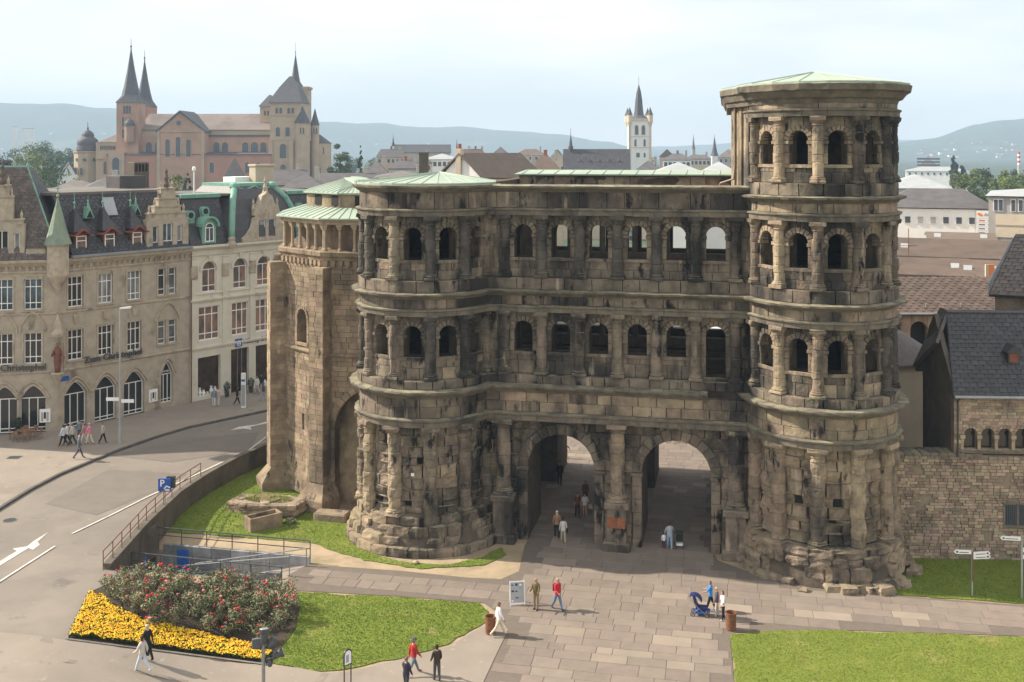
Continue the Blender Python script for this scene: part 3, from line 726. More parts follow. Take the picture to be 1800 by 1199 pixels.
# right tower top: body behind the round front, flared eaves, copper roof
ext = [(8.75, .2), (8.75, 15.5), (7.0, 15.5), (7.0, 3.2), (7.35, 2.2)]
def Pext(u, z, d):                                    # along the canted face
    a, b = Vector((7.05, 3.3)), Vector((8.75, -.55)); t = (b - a).normalized(); nrm = Vector((t.y, -t.x))
    p = a + t * u + nrm * d; return (p.x, p.y, z)
m = MB(); m.loft([[(7.05, 3.3, z), (8.75, -.55, z), (10.2, 2.5, z), (10.2, 15.5, z), (7.05, 15.5, z)] for z in (22.0, 28.05)])
exo = m.obj('tower_shoulder', 'sandstone_worn', gate)
for k in range(4): box_part('pilaster_strip', exo, 'sandstone_worn', 0, 1, 0, 1, 0, 1)
strips = [o for o in exo.children]
for k, o in enumerate(strips):
    me = o.data; q = [.35 + k * 1.05, .75 + k * 1.05]
    vs = [Pext(u, z, d) for z in (22.5, 27.9) for u, d in ((q[0], -.1), (q[1], -.1), (q[1], .14), (q[0], .14))]
    for v, co in zip(me.vertices, vs): v.co = co
dp_ = MB(); dp_.tube([Pext(1.0, 27.9, .22), Pext(1.0, 24.0, .22), Pext(1.0, 23.2, .3), Pext(.3, 22.9, .9), Pext(.2, 22.6, .95)], .07, 8); dp_.obj('downpipe', 'lead_pipe', gate)
angs = [-72, -54, -36, -18, 0, 18, 36, 54, 72, 92]
def foot(off): return [(CXR + (RT + off) * math.sin(R(a)), CY - (RT + off) * math.cos(R(a))) for a in angs] + [(CXR + RT + off, 15.5 + off), (7.0 - off * .55, 15.5 + off), (7.0 - off * .55, 3.2 - off * .2), (8.2 - off * .5, .1 - off * .6)]
def rz_(off, z, j=0.0):
    r = random.Random(int(z * 100)); return [(x + r.uniform(-j, j), y + r.uniform(-j, j), z + r.uniform(-j, j)) for x, y in foot(off)]
def dens(ring, per=4):
    o = []
    for i, p in enumerate(ring):
        q = ring[(i + 1) % len(ring)]
        for k in range(per): o.append(tuple(lerp(p[c], q[c], k / per) for c in range(3)))
    return o
r = random.Random(5)
rings = [dens(rz_(o_, z)) for o_, z in ((.1, 27.72), (.45, 27.75), (.55, 28.0), (.75, 28.08), (1.0, 28.4), (1.22, 28.5), (1.28, 28.84), (1.1, 28.92), (.3, 28.95))]
rings = [[(x + .04 * fbm((x, y, z), 1.5), y + .04 * fbm((x, z, y), 1.5), z + (.04 * fbm((y, x, z), 1.7) if 0 < i < 7 else 0)) for x, y, z in rg_] for i, rg_ in enumerate(rings)]
MB().loft(rings).obj('flared_cornice', 'ledge_stone', gate)
cone_roof('tower_roof', [(x, y, 28.99) for x, y in foot(1.15)], (CXR - .2, 3.6, 30.05))

# ---------------------------------------------------------------- Romanesque choir on the left end
apz = [(-16.4, 3.1), (-21.0, 3.1), (-25.45, 6.33), (-27.15, 11.56), (-25.45, 16.8), (-16.4, 16.8)]
ACEN = Vector((-19.8, 10.0))
def apring(off, z, pts=apz):
    o = []; n = len(pts)
    for i in range(n):
        p = Vector(pts[i]); a = (p - Vector(pts[i - 1])).normalized(); b = (Vector(pts[(i + 1) % n]) - p).normalized()
        na, nb = Vector((a.y, -a.x)) * -1, Vector((b.y, -b.x)) * -1
        h = (na + nb); h = h / max(.3, h.dot(na)); q = p - h * off * -1 if False else p + h * off
        o.append((q.x, q.y, z))
    return o
# outward normals check: walking left along the front, outside is -Y
if apring(1, 0)[1][1] > apz[1][1]:
    _ap = apring
    def apring(off, z, pts=apz): return _ap(-off, z, pts)
def face(i):
    a, b = Vector(apz[i + 1]), Vector(apz[i]); t = (b - a).normalized(); nrm = Vector((t.y, -t.x)); ln = (b - a).length
    def P(u, z, d): 
        p = a + t * u + nrm * d; return (p.x, p.y, z)
    return P, ln
m = MB()
FA, la = face(0); FB, lb = face(1); FC, lc = face(2); FD, ld = face(3)
niche = Op(la - .75, 2.95, .2, 5.5)
wa = [Op(3.05, .24, 12.0, 12.7)]
wall_open(m, FA, 0, la, -.3, 17.9, -.15, -1.2, [niche] + wa)
wb = [Op(2.75, .62, 11.2, 13.0), Op(2.9, .14, 5.3, 5.9)]
wall_open(m, FB, 0, lb, -.3, 17.9, -.15, -1.2, wb)
wall_open(m, FC, 0, lc, -.3, 17.9, -.15, -1.2, []); wall_open(m, FD, 0, ld, -.3, 17.9, -.15, -1.2, [])
chw = m.obj('choir_wall', 'choir_stone', gate)
m = MB(); p0, p1 = FA(la - 3.9, 0, -1.0), FA(la + .6, 0, -1.0); m.box(p0[0], p1[0], p0[1], p0[1] + .3, -.3, 9.2); m.box(-24, -17.2, 7.0, 14, 9, 17.6); m.obj('niche_back', 'choir_stone', gate)
for P, ln, ops, sd in ((FA, la, [niche] + wa, 1), (FB, lb, wb, 2), (FC, lc, [], 3)):
    courses(P, 0, ln, [.3, 10.6], [o for o in ops if o.sill < 10], .36, .85, chw, 'choir_stone', -.02, -.3, .02, .012, .005, 0, 9, 800 + sd)
    courses(P, 0, ln, [10.85, 17.35], [o for o in ops if o.sill > 10], .36, .85, chw, 'choir_stone', -.02, -.3, .02, .012, .005, 0, 9, 810 + sd)
    moulding('string_course', P, 0, ln, [(-.2, 10.6), (.1, 10.6), (.16, 10.7), (.14, 10.8), (.0, 10.86), (-.2, 10.86)], 820 + sd, 'choir_stone', jit=.005)
    moulding('frieze_band', P, -.1, ln + .1, [(-.2, 17.3), (.06, 17.3), (.10, 17.5), (.26, 17.62), (.30, 17.9), (.2, 17.95), (-1.2, 17.95)], 830 + sd, 'choir_stone', jit=.006)
    k = 0; x = .25
    while x < ln - .2:                                   # little corbel arches under the gallery
        bm_ = MB(); vs = [P(x + dx, z, d) for d in (.14, -.1) for dx, z in ((-.16, 17.3), (-.16, 17.02), (-.09, 16.9), (.0, 16.86), (.09, 16.9), (.16, 17.02), (.16, 17.3))]
        bm_.add(vs, [(6, 5, 4, 3, 2, 1, 0)[::-1]] + [(i + 1, i, i + 7, i + 8) for i in range(6)]); bm_.obj('corbel', 'choir_stone', gate); x += .55
arch_ring(FA, niche, .42, 17, .06, chw, 'choir_stone', 841, False, 8, -.5, False)
arch_ring(FB, wb[0], .25, 9, .03, chw, 'choir_stone', 842, False, 3, -.4)
m = MB(); a = [FB(2.1, 11.1, -.75), FB(3.4, 11.1, -.75), FB(3.4, 13.8, -.75), FB(2.1, 13.8, -.75)]; m.add(a, [(0, 1, 2, 3)]); a = [FA(2.6, 11.9, -.7), FA(3.5, 11.9, -.7), FA(3.5, 13.1, -.7), FA(2.6, 13.1, -.7)]; m.add(a, [(0, 1, 2, 3)]); m.obj('window_pane', 'far_glass', chw)
def buttress(i, ang, hw, dep, sd):
    c = Vector(apz[i]); nx = Vector((math.sin(ang), -math.cos(ang))); tx = Vector((math.cos(ang), math.sin(ang)))
    def P(u, z, d): p = c + tx * u + nx * d; return (p.x, p.y, z)
    m = MB(); zz = [(-.3, .75, .5), (.9, .75, .5), (1.9, .0, .0), (16.85, 0, 0)]
    m.loft([[P(-hw - w_, z, -.5), P(-hw - w_, z, dep + e - .06), P(hw + w_, z, dep + e - .06), P(hw + w_, z, -.5)] for z, e, w_ in zz]); o = m.obj('buttress', 'choir_stone', gate)
    courses(P, -hw - .01, hw + .01, [1.95, 16.8], [], .36, .62, o, 'choir_stone', dep, dep - .2, .012, .012, .004, 0, 9, sd)
    for sg in (-1, 1):
        def Q(u, z, d, sg=sg): return P(sg * (hw + d), z, dep - .03 - u if sg > 0 else u)
        courses(Q, 0, dep - .03, [1.95, 16.8], [], .36, .6, o, 'choir_stone', .02, -.2, .01, .012, .004, 0, 9, sd + 5 + sg)
buttress(1, R(-18), .62, .75, 851); buttress(2, R(-54), .58, 1.0, 861); buttress(3, R(-90), .58, 1.0, 871)
# dwarf gallery
box = MB(); box.loft([apring(-1.25, 17.6), apring(-1.25, 20.4)]); box.obj('gallery_inner_wall', 'choir_stone', gate)
for i, (P, ln) in enumerate(((FA, la), (FB, lb), (FC, lc))):
    n = max(2, round(ln / 1.15))
    for k in range(n + 1):
        if i and k == 0: pass
        if i == 0 and k == n: continue
        u = .12 + (ln - .24) * k / n; c = P(u, 0, -.18)
        o = MB().lathe([(.17, 17.95), (.17, 18.08), (.11, 18.15), (.105, 19.4), (.12, 19.45)], 10, (c[0], c[1], 0)).obj('gallery_column', 'pale_stone', gate)
        m = MB(); m.loft([[P(u - a, z, -.18 + a) for a in (0,)] and [P(u - a, z, -.18 - a), P(u + a, z, -.18 - a), P(u + a, z, -.18 + a), P(u - a, z, -.18 + a)] for a, z in ((.12, 19.44), (.22, 19.7), (.22, 19.82))]); m.obj('capital', 'pale_stone', o)
    moulding('gallery_lintel', P, -.05, ln + .05, [(-.4, 19.82), (.0, 19.82), (.02, 19.98), (.14, 20.06), (.16, 20.16), (-.4, 20.18)], 880 + i, 'pale_stone', jit=.004)
def skirt(name, off0, z0, off1, z1, seams=True):
    m = MB(); m.loft([apring(off0, z0 - .1), apring(off0, z0), apring(off1, z1)]); o = m.obj(name, 'copper_roof', gate)
    a, b = apring(off0, z0 + .02), apring(off1, z1 + .02)
    for i in range(3):
        for k in range(7):
            p = Vector(a[i]).lerp(Vector(a[i + 1]), k / 7); q = Vector(b[i]).lerp(Vector(b[i + 1]), k / 7); MB().tube([p, q], .028, 4).obj('roof_seam', 'copper_roof', o)
skirt('gallery_roof_skirt', .42, 20.28, -1.9, 20.95)
m = MB(); m.loft([apring(-1.75, 20.6), apring(-1.75, 21.9)]); dr = m.obj('roof_drum', 'choir_stone', gate)
for i, us in ((0, (1.2, 3.6)), (1, (1.2, 3.4))):
    a, b = [Vector(apring(-1.72, 0)[j]) for j in (i + 1, i)]; t = (b - a).normalized(); nn = Vector((t.y, -t.x, 0))
    for u in us:
        p = a + t * u; m = MB()
        m.add([tuple(p + t * dx + nn * .012 + Vector((0, 0, z))) for dx, z in ((0, 21.05), (.85, 21.05), (.85, 21.75), (0, 21.75))], [(0, 1, 2, 3)]); m.obj('opening', 'hole_shade', dr)  # flat near-black panel on the drum paints the shade of an opening
skirt('drum_roof', -1.5, 21.98, -4.6, 22.85)
m = MB(); m.loft([apring(-4.5, 22.8), apring(-4.9, 23.0)]); m.obj('roof_cap', 'copper_roof', gate)

def flush_stones(owner, cap, joined):
    """the stones that show largest become parts of their own; the rest are joined"""
    STORE.sort(key=lambda s: -s[0]); rest = {}
    for i, (ar, vs, fs, wall, mat) in enumerate(STORE):
        if i < cap and ar > 0: MB().add(vs, fs).obj('stone_block', mat, wall)
        else: rest.setdefault(mat, MB()).add(vs, fs)
    ms = list(rest); mb = MB()
    for k, q in enumerate(ms): mb.add(rest[q].v, rest[q].f, k)
    if ms: tag(mb.obj(joined, ms, owner), kind='stuff')
    STORE.clear()
flush_stones(gate, 300, 'stone_courses')
# ================================================================ GROUND
NEAR = [(-75, 30), (75, 30), (75, 170), (-75, 170)]
edge_pts = [(interp(EDGE, y), y) for y in (30, 59, 63, 66, 69, 72, 74, 76, 78, 80, 82, 84, 87, 90, 95, 100, 110, 120, 135, 150)]
RA = R(-12.6); RO = Vector((-12.1, 64.6))                 # the underpass ramp: its back right corner, axis along the gate
def RP(u, v): return RO + Vector((math.cos(RA), math.sin(RA))) * u + Vector((-math.sin(RA), math.cos(RA))) * v
pit = [tuple(RP(u, v)) for u, v in ((-10.6, -4.3), (-.2, -4.3), (-.2, -.1), (-10.6, -.1))]
Rpoly = edge_pts + [(30, 170), (75, 170), (75, 30)]
Lpoly = [(-75, 30)] + edge_pts + [(30, 170), (-75, 170)]
sheet('ground', Rpoly, 'earth', -.03, [pit], 2.5, 1)
sheet('street_ground', Lpoly, 'asphalt', -.03, (), 3.0, -1)
fg = MB(); q = [(-9000, -500), (9000, -500), (9000, 9000), (-9000, 9000)]; n_ = [(-75, 30), (75, 30), (75, 170), (-75, 170)]
fg.add([(x, y, -.05) for x, y in q + n_], [(0, 1, 5, 4), (1, 2, 6, 5), (2, 3, 7, 6), (3, 0, 4, 7)]); tag(fg.obj('outlying_ground', 'hill'), kind='structure')
# carriageway with kerb and raised footway along the houses
kerbpx = [(-120, 968), (0, 893), (50, 862), (100, 836), (150, 815), (210, 791), (270, 770), (330, 752), (400, 737), (470, 722), (560, 704), (640, 690)]
kerb_w = [tuple(gp(a, b, 0, -1).xy) for a, b in kerbpx]
foot_back = [(-20, 150), (-75, 150), (-75, kerb_w[0][1])]
sheet('footway', kerb_w + foot_back, 'pavement', .12, (), 3.0, -1)
def along(pts, step):
    out = []; rem = 0
    for p, q in zip(pts, pts[1:]):
        p, q = Vector(p), Vector(q); l = (q - p).length; t = rem
        while t < l: out.append((p.lerp(q, t / l), (q - p).normalized())); t += step
        rem = t - l
    return out
m = MB(); lp, rp = [], []
for i, p in enumerate(kerb_w):
    a = Vector(kerb_w[max(0, i - 1)]); b = Vector(kerb_w[min(len(kerb_w) - 1, i + 1)]); t = (b - a).normalized(); n = Vector((t.y, -t.x))
    lp.append(Vector(p) - n * .02); rp.append(Vector(p) + n * .22)
for i in range(len(kerb_w)):
    z = ROADZ; m.v += [(lp[i].x, lp[i].y, z - .1), (lp[i].x, lp[i].y, z + .135), (rp[i].x, rp[i].y, z + .13), (rp[i].x, rp[i].y, z - .1)]
for i in range(len(kerb_w) - 1):
    for k in range(3): m.f.append((i * 4 + k, i * 4 + k + 1, i * 4 + 5 + k, i * 4 + 4 + k)); m.m.append(0)
tag(m.obj('kerb', 'kerb_dark'), kind='structure')
def flat_px(name, pts, mat, dz, side, kind='structure', parent=None):
    ps = [gp(a, b, dz, side) for a, b in pts]
    o = MB().add([tuple(p) for p in ps], [tuple(range(len(ps)))]).obj(name, mat, parent); return tag(o, kind=kind) if parent is None else o
def stripe(pts, wd, dz=.012, side=-1):
    ps = [gp(a, b, 0, side).xy for a, b in pts]; m = MB(); vs = []
    for i, p in enumerate(ps):
        t = (ps[min(i + 1, len(ps) - 1)] - ps[max(i - 1, 0)]).normalized(); n = Vector((t.y, -t.x)) * wd / 2
        for s in (-1, 1): vs.append((p.x + n.x * s, p.y + n.y * s, hgt(p.x, p.y, side) + dz))
    m.add(vs, [(2 * i, 2 * i + 1, 2 * i + 3, 2 * i + 2) for i in range(len(ps) - 1)]); return m
rd = bpy.data.objects['street_ground']
flat_px('road_patch', [(80, 885), (190, 825), (330, 832), (290, 855), (170, 905)], 'asphalt_patch', -.018, -1)
flat_px('road_patch', [(190, 800), (330, 770), (455, 760), (440, 790), (300, 812)], 'asphalt_patch', -.016, -1)
lines = [[(127, 938), (190, 908), (260, 873), (320, 846), (385, 815), (430, 797), (468, 768)], [(-30, 1042), (0, 1022), (50, 990), (97, 960)]]
for l in lines: tag(stripe(l, .14).obj('lane_line', 'road_paint'), kind='structure')
def arrow(pts):
    ps = [gp(a, b, -.012, -1) for a, b in pts]; return tag(MB().add([tuple(p) for p in ps], [tuple(range(len(ps)))]).obj('road_arrow', 'road_paint'), kind='structure')
arrow([(-30, 1004), (30, 968), (22, 964), (48, 960), (60, 950), (85, 935), (66, 952), (70, 957), (58, 966), (50, 963), (-10, 1000)])
arrow([(405, 756), (420, 750), (450, 746), (472, 740), (472, 743), (440, 750), (442, 755), (428, 753)])
def manhole(px, py):
    p = gp(px, py, -.015, -1); t = thing('manhole_cover', 'round iron manhole cover set in the carriageway' if py > 850 else 'rectangular iron cover set in the footway by the kerb', 'manhole cover', p)
    if py > 850:
        MB().lathe([(.46, -.02), (.46, .0), (.42, .004)], 24).obj('frame', 'kerb', t); MB().lathe([(.40, -.02), (.40, .003), (.36, .008)], 24).obj('lid', 'steel_dark', t)
    else:
        t.location.z += .135; MB().box(-.55, .55, -.45, .45, -.02, .004).obj('frame', 'kerb', t); MB().box(-.45, .45, -.36, .36, -.02, .009).obj('lid', 'steel_dark', t)
manhole(17, 914); manhole(25, 807)
# foreground footway
fore = [(-75, 33), (-1.2, 33)] + pxpoly([(850, 1199), (868, 1160), (893, 1108), (872, 1092), (858, 1098), (830, 1112), (790, 1137), (740, 1150), (690, 1163), (620, 1180), (575, 1184), (520, 1174), (470, 1170), (300, 1145), (117, 1126), (0, 1112), (-200, 1092)]) + [(-75, 52)]
sheet('foreground_footway', fore, 'pavement', .022, (), 1.6)
tag(stripe([(-40, 1145), (0, 1148), (120, 1163), (240, 1180), (330, 1200)], .28, .03, 0).obj('paving_strip', 'pavement_joint'), kind='structure')
tag(stripe([(560, 1200), (572, 1184)], .35, .03, 0).obj('paving_strip', 'pavement_joint'), kind='structure')
# slab paving (laid square to the gate)
plaza_px = [(850, 1199), (868, 1160), (893, 1108), (868, 1072), (850, 1060), (700, 1048), (520, 1038), (505, 1012), (540, 992), (700, 1003), (820, 1015), (880, 1018), (912, 1004), (922, 960), (930, 945)]
plaza_px2 = [(1250, 962), (1262, 985), (1330, 1010), (1420, 1030), (1500, 1042), (1620, 1050), (1800, 1064), (1960, 1075), (1960, 1130), (1800, 1118), (1500, 1108), (1290, 1112), (1284, 1130), (1290, 1199)]
a_ = pxpoly(plaza_px); b_ = pxpoly(plaza_px2)
gin = [tuple(G(u, v).xy) for u, v in ((-8.2, 2), (-8.2, 60), (16, 60), (16, 17.5), (6.4, 17), (6.4, 2))]
plaza_poly = [(-1.0, 33)] + a_ + gin + b_ + [(10.6, 33)]
sheet('plaza', plaza_poly, 'slab_bed', .0, (), 2.0)
plaza = bpy.data.objects['plaza']
def slab_mesh():
    m = MB(); m.loft([[(-.5, -.5, -.03), (.5, -.5, -.03), (.5, .5, -.03), (-.5, .5, -.03)], [(-.497, -.497, .008), (.497, -.497, .008), (.497, .497, .008), (-.497, .497, .008)], [(-.488, -.488, .018), (.488, -.488, .018), (.488, .488, .018), (-.488, .488, .018)]]); return m
sl = []; r = random.Random(21); v = -36.0
while v < 36:
    dv = r.choice((.72, .85, .95, 1.1)); u = -22 + r.uniform(0, 1)
    while u < 34:
        du = r.uniform(.8, 2.1); c = [G(u + a * du, v + b * dv) for a, b in ((0, 0), (1, 0), (1, 1), (0, 1), (.5, .5))]
        if all(inside(plaza_poly, p.x, p.y) for p in c):
            d = c[4].y; px = 900 + FPX * c[4].x / d; py = HZ + FPX * CAMZ / d
            if -40 < px < 1840 and py < 1215:
                sl.append((du * dv / d ** 3, (u + du / 2, v + dv / 2, du - .015, dv - .015), r.random() < .085, r.uniform(-.004, .004)))
        u += du
    v += dv
sl.sort(key=lambda s: -s[0]); base = {}
for mt in ('slab', 'slab_pale'):
    o = slab_mesh().obj('paving_slab', mt, plaza); base[mt] = o.data; bpy.data.objects.remove(o)
rest = MB(); sm = slab_mesh()
for i, (_, (u, v, du, dv), pale, dz) in enumerate(sl):
    p = G(u, v); z = hgt(p.x, p.y) + dz
    if i < 300:
        o = link('paving_slab', base['slab_pale' if pale else 'slab'], plaza); o.location = (p.x, p.y, z); o.rotation_euler.z = -TH; o.scale = (du, dv, 1)
    else:
        Mx = Matrix.Translation((p.x, p.y, z)) @ Matrix.Rotation(-TH, 4, 'Z') @ Matrix.Diagonal((du, dv, 1, 1)); rest.add([tuple(Mx @ Vector(q)) for q in sm.v], sm.f, 1 if pale else 0)
tag(rest.obj('paving_slabs', ['slab', 'slab_pale'], plaza), kind='stuff')
# lawns
lawnA = [(285, 935), (318, 893), (360, 862), (410, 838), (472, 812), (560, 840), (600, 905), (632, 955), (668, 978), (720, 990), (790, 992), (850, 980), (880, 962), (890, 975), (850, 993), (740, 1000), (640, 985), (590, 970), (552, 955), (500, 950)]
lawnB = [(520, 1041), (700, 1050), (840, 1060), (860, 1076), (852, 1094), (825, 1110), (785, 1134), (740, 1147), (690, 1160), (600, 1178), (560, 1180), (500, 1170), (478, 1165), (490, 1135), (515, 1100), (525, 1070)]
lawnC = [(1500, 1036), (1560, 1010), (1590, 978), (1700, 975), (1830, 975), (1900, 975), (1900, 1068), (1800, 1062), (1700, 1054), (1580, 1046)]
lawnD = [(1284, 1116), (1340, 1110), (1420, 1107), (1500, 1110), (1640, 1113), (1800, 1120), (1960, 1134), (1990, 1330), (1300, 1330), (1292, 1200)]
LAWN = []
def ragged(poly, step=.45, amp=.16):
    o = []
    for i, p in enumerate(poly):
        q = poly[(i + 1) % len(poly)]; n = max(1, int(math.hypot(q[0] - p[0], q[1] - p[1]) / step))
        for k in range(n):
            x, y = lerp(p[0], q[0], k / n), lerp(p[1], q[1], k / n); o.append((x + amp * fbm((x, y, 1), 1.3, 2), y + amp * fbm((x, y, 9), 1.3, 2)))
    return o
for nm, pp in (('lawn', lawnA), ('lawn', lawnB), ('lawn', lawnC), ('lawn', lawnD)):
    poly = ragged(pxpoly(pp, 1)); sheet(nm, poly, 'lawn', .012, (), 1.2, 1); LAWN.append(poly)
def tufts(name, poly, dens, hmin, hmax, mat, seed, clip=True):
    r = random.Random(seed); m = MB(); xs = [p[0] for p in poly]; ys = [p[1] for p in poly]; x0, x1, y0, y1 = min(xs), max(xs), min(ys), max(ys)
    for _ in range(int(dens * (x1 - x0) * (y1 - y0))):
        x, y = r.uniform(x0, x1), r.uniform(y0, y1)
        if y < 46 or abs(x / y) > .5 or not inside(poly, x, y): continue
        e = fbm((x * .5, y * .5, 0), 1, 2)
        z = hgt(x, y, 1) + .012
        for _b in range(2):
            a = r.uniform(0, 6.28); h = r.uniform(hmin, hmax) * (1 + .2 * e); l = r.uniform(.2, .9) * h; w_ = .012 + h * .12
            dx, dy = math.cos(a), math.sin(a); ox, oy = x + r.uniform(-.04, .04), y + r.uniform(-.04, .04)
            b = len(m.v)
            m.v += [(ox - dy * w_, oy + dx * w_, z - .01), (ox + dy * w_, oy - dx * w_, z - .01), (ox + dx * l, oy + dy * l, z + h)]; m.f.append((b, b + 1, b + 2)); m.m.append(0)
    tag(m.obj(name, mat), kind='stuff')
tufts('grass', LAWN[0], 150, .03, .07, 'grass', 1); tufts('grass', LAWN[1], 260, .03, .065, 'grass', 2)
tufts('grass', LAWN[2], 190, .03, .07, 'grass', 3); tufts('grass', LAWN[3], 230, .025, .055, 'grass_dry', 4)
# retaining wall along the raised street
rw = thing('retaining_wall', 'low dark curved retaining wall holding up the street beside the sloping lawn', 'wall', (edge_pts[2][0], edge_pts[2][1], 0))
wp = [(interp(EDGE, y), y) for y in [59.2 + k * 1.4 for k in range(30)]]
for i, (p, q) in enumerate(zip(wp, wp[1:])):
    a, b = Vector(p), Vector(q); t = (b - a).normalized(); n = Vector((t.y, -t.x)); o2 = Vector(rw.location.xy)
    zt = ROADZ + .32
    m = MB(); c = [a - o2 - n * .1 + t * .01, b - o2 - n * .1 - t * .01, b - o2 + n * .24 - t * .01, a - o2 + n * .24 + t * .01]
    m.loft([[(k.x, k.y, z) for k in c] for z in (-2.6 if p[1] < 68 else -.3, zt - .16)]); m.obj('wall_panel', 'concrete_dark', rw)
    c = [a - o2 - n * .16 + t * .012, b - o2 - n * .16 - t * .012, b - o2 + n * .3 - t * .012, a - o2 + n * .3 + t * .012]
    m = MB(); m.loft([[(k.x, k.y, z) for k in c] for z in (zt - .157, zt)]); m.obj('coping', 'concrete_dark', rw)
# hand rail on the wall
rl = thing('street_railing', 'thin rusty brown railing on top of the retaining wall above the underpass', 'railing', (wp[0][0], wp[0][1], ROADZ))
pts = [Vector((interp(EDGE, y) + .08, y, 0)) - Vector((wp[0][0], wp[0][1], 0)) for y in [58.6 + k * 1.5 for k in range(12)]]
for k, h in (('top_rail', 1.25), ('mid_rail', .78)): MB().tube([p + Vector((0, 0, h)) for p in pts], .03, 6).obj(k, 'rust', rl)
for p in pts: MB().tube([p + Vector((0, 0, .2)), p + Vector((0, 0, 1.26))], .028, 6).obj('post', 'rust', rl)
# underpass ramp
rt = (RO.x, RO.y, 0)
ramp = thing('underpass_ramp', 'sunken pedestrian ramp with grey panelled side walls leading under the street', 'ramp', rt, RA)
m = MB(); m.loft([[(-10.9, -4.4, z - .3), (-10.9, 0, z - .3), (-10.9, 0, z), (-10.9, -4.4, z)] for z in (-2.5,)] + [[(0, -4.4, -.35), (0, 0, -.35), (0, 0, -.03), (0, -4.4, -.03)]]); m.obj('ramp_floor', 'pavement', ramp)
def ramp_wall(v0, v1, zt, z0f):
    n = 8
    for k in range(n):
        u0, u1 = -10.5 + 10.4 * k / n, -10.5 + 10.4 * (k + 1) / n
        u0 = max(u0, -9.9)
        for za, zb in ((-2.9, zt - .62), (zt - .6, zt)): m = MB(); m.bbox(u0 + .012, u1 - .012, v0, v1, za, zb, .02); m.obj('wall_panel', 'ramp_wall', ramp)
ramp_wall(-.28, -.02, .42, 0); ramp_wall(-4.28, -4.06, .38, 0)
for k in range(9):
    u0 = -9.6 + k * .95; zt = lerp(-1.25, .18, (k + 1) / 9)
    m = MB(); m.bbox(u0 + .012, u0 + .94, -2.35, -2.15, -2.9, zt, .02); m.obj('wall_panel', 'ramp_wall', ramp)
box_part('graffiti_panel', ramp, 'graffiti_blue', -8.9, -8.1, -.31, -.285, -1.2, .2); box_part('graffiti_panel', ramp, 'graffiti_blue', -10.3, -10.27, -3.2, -1.6, -1.9, .1)
box_part('portal_wall', ramp, 'concrete_dark', -10.9, -10.32, -4.3, 0, -.35, 1.6); box_part('portal_opening', ramp, 'hole_shade', -10.6, -10.3, -4.0, -.35, -2.5, -.36)  # near-black box paints the darkness of the underpass mouth
def rail(name, label, p, q, n, h=1.02, z0=.0, mat='steel_dark', mid=True, zq=None):
    zq = z0 if zq is None else zq
    a, b = RP(*p), RP(*q); loc = Vector((b.x, b.y, 0)); t = thing(name, label, 'railing', loc, 0); A = Vector((a.x, a.y, z0)) - loc; B = Vector((b.x, b.y, zq)) - loc; up = Vector((0, 0, 1))
    MB().tube([A + up * h, B + up * h], .04, 8).obj('top_rail', mat, t)
    if mid: MB().tube([A + up * h * .52, B + up * h * .52], .028, 6).obj('mid_rail', mat, t)
    for k in range(n + 1):
        c = A.lerp(B, k / n); MB().tube([c - up * .1, c + up * (h + .01)], .032, 6).obj('post', mat, t)
    return t
rail('ramp_railing', 'dark steel railing on the far side wall of the underpass ramp', (-10.4, -.15), (-.1, -.15), 6, 1.0, .4, zq=.35)
rail('ramp_railing', 'dark steel railing on the near side wall of the ramp behind the rose bushes', (-9.6, -4.17), (-.1, -4.17), 5, 1.0, .36, zq=.3)
rail('ramp_railing', 'light grey handrail sloping down the middle of the underpass ramp', (-9.4, -2.25), (-.5, -2.25), 6, 1.0, -1.3, 'steel_grey', True, .15)
rail('ramp_railing', 'light grey sloping handrail beside the far lane of the underpass ramp', (-7.2, -1.15), (-.15, -.6), 5, .95, -1.2, 'steel_grey', False, .1)
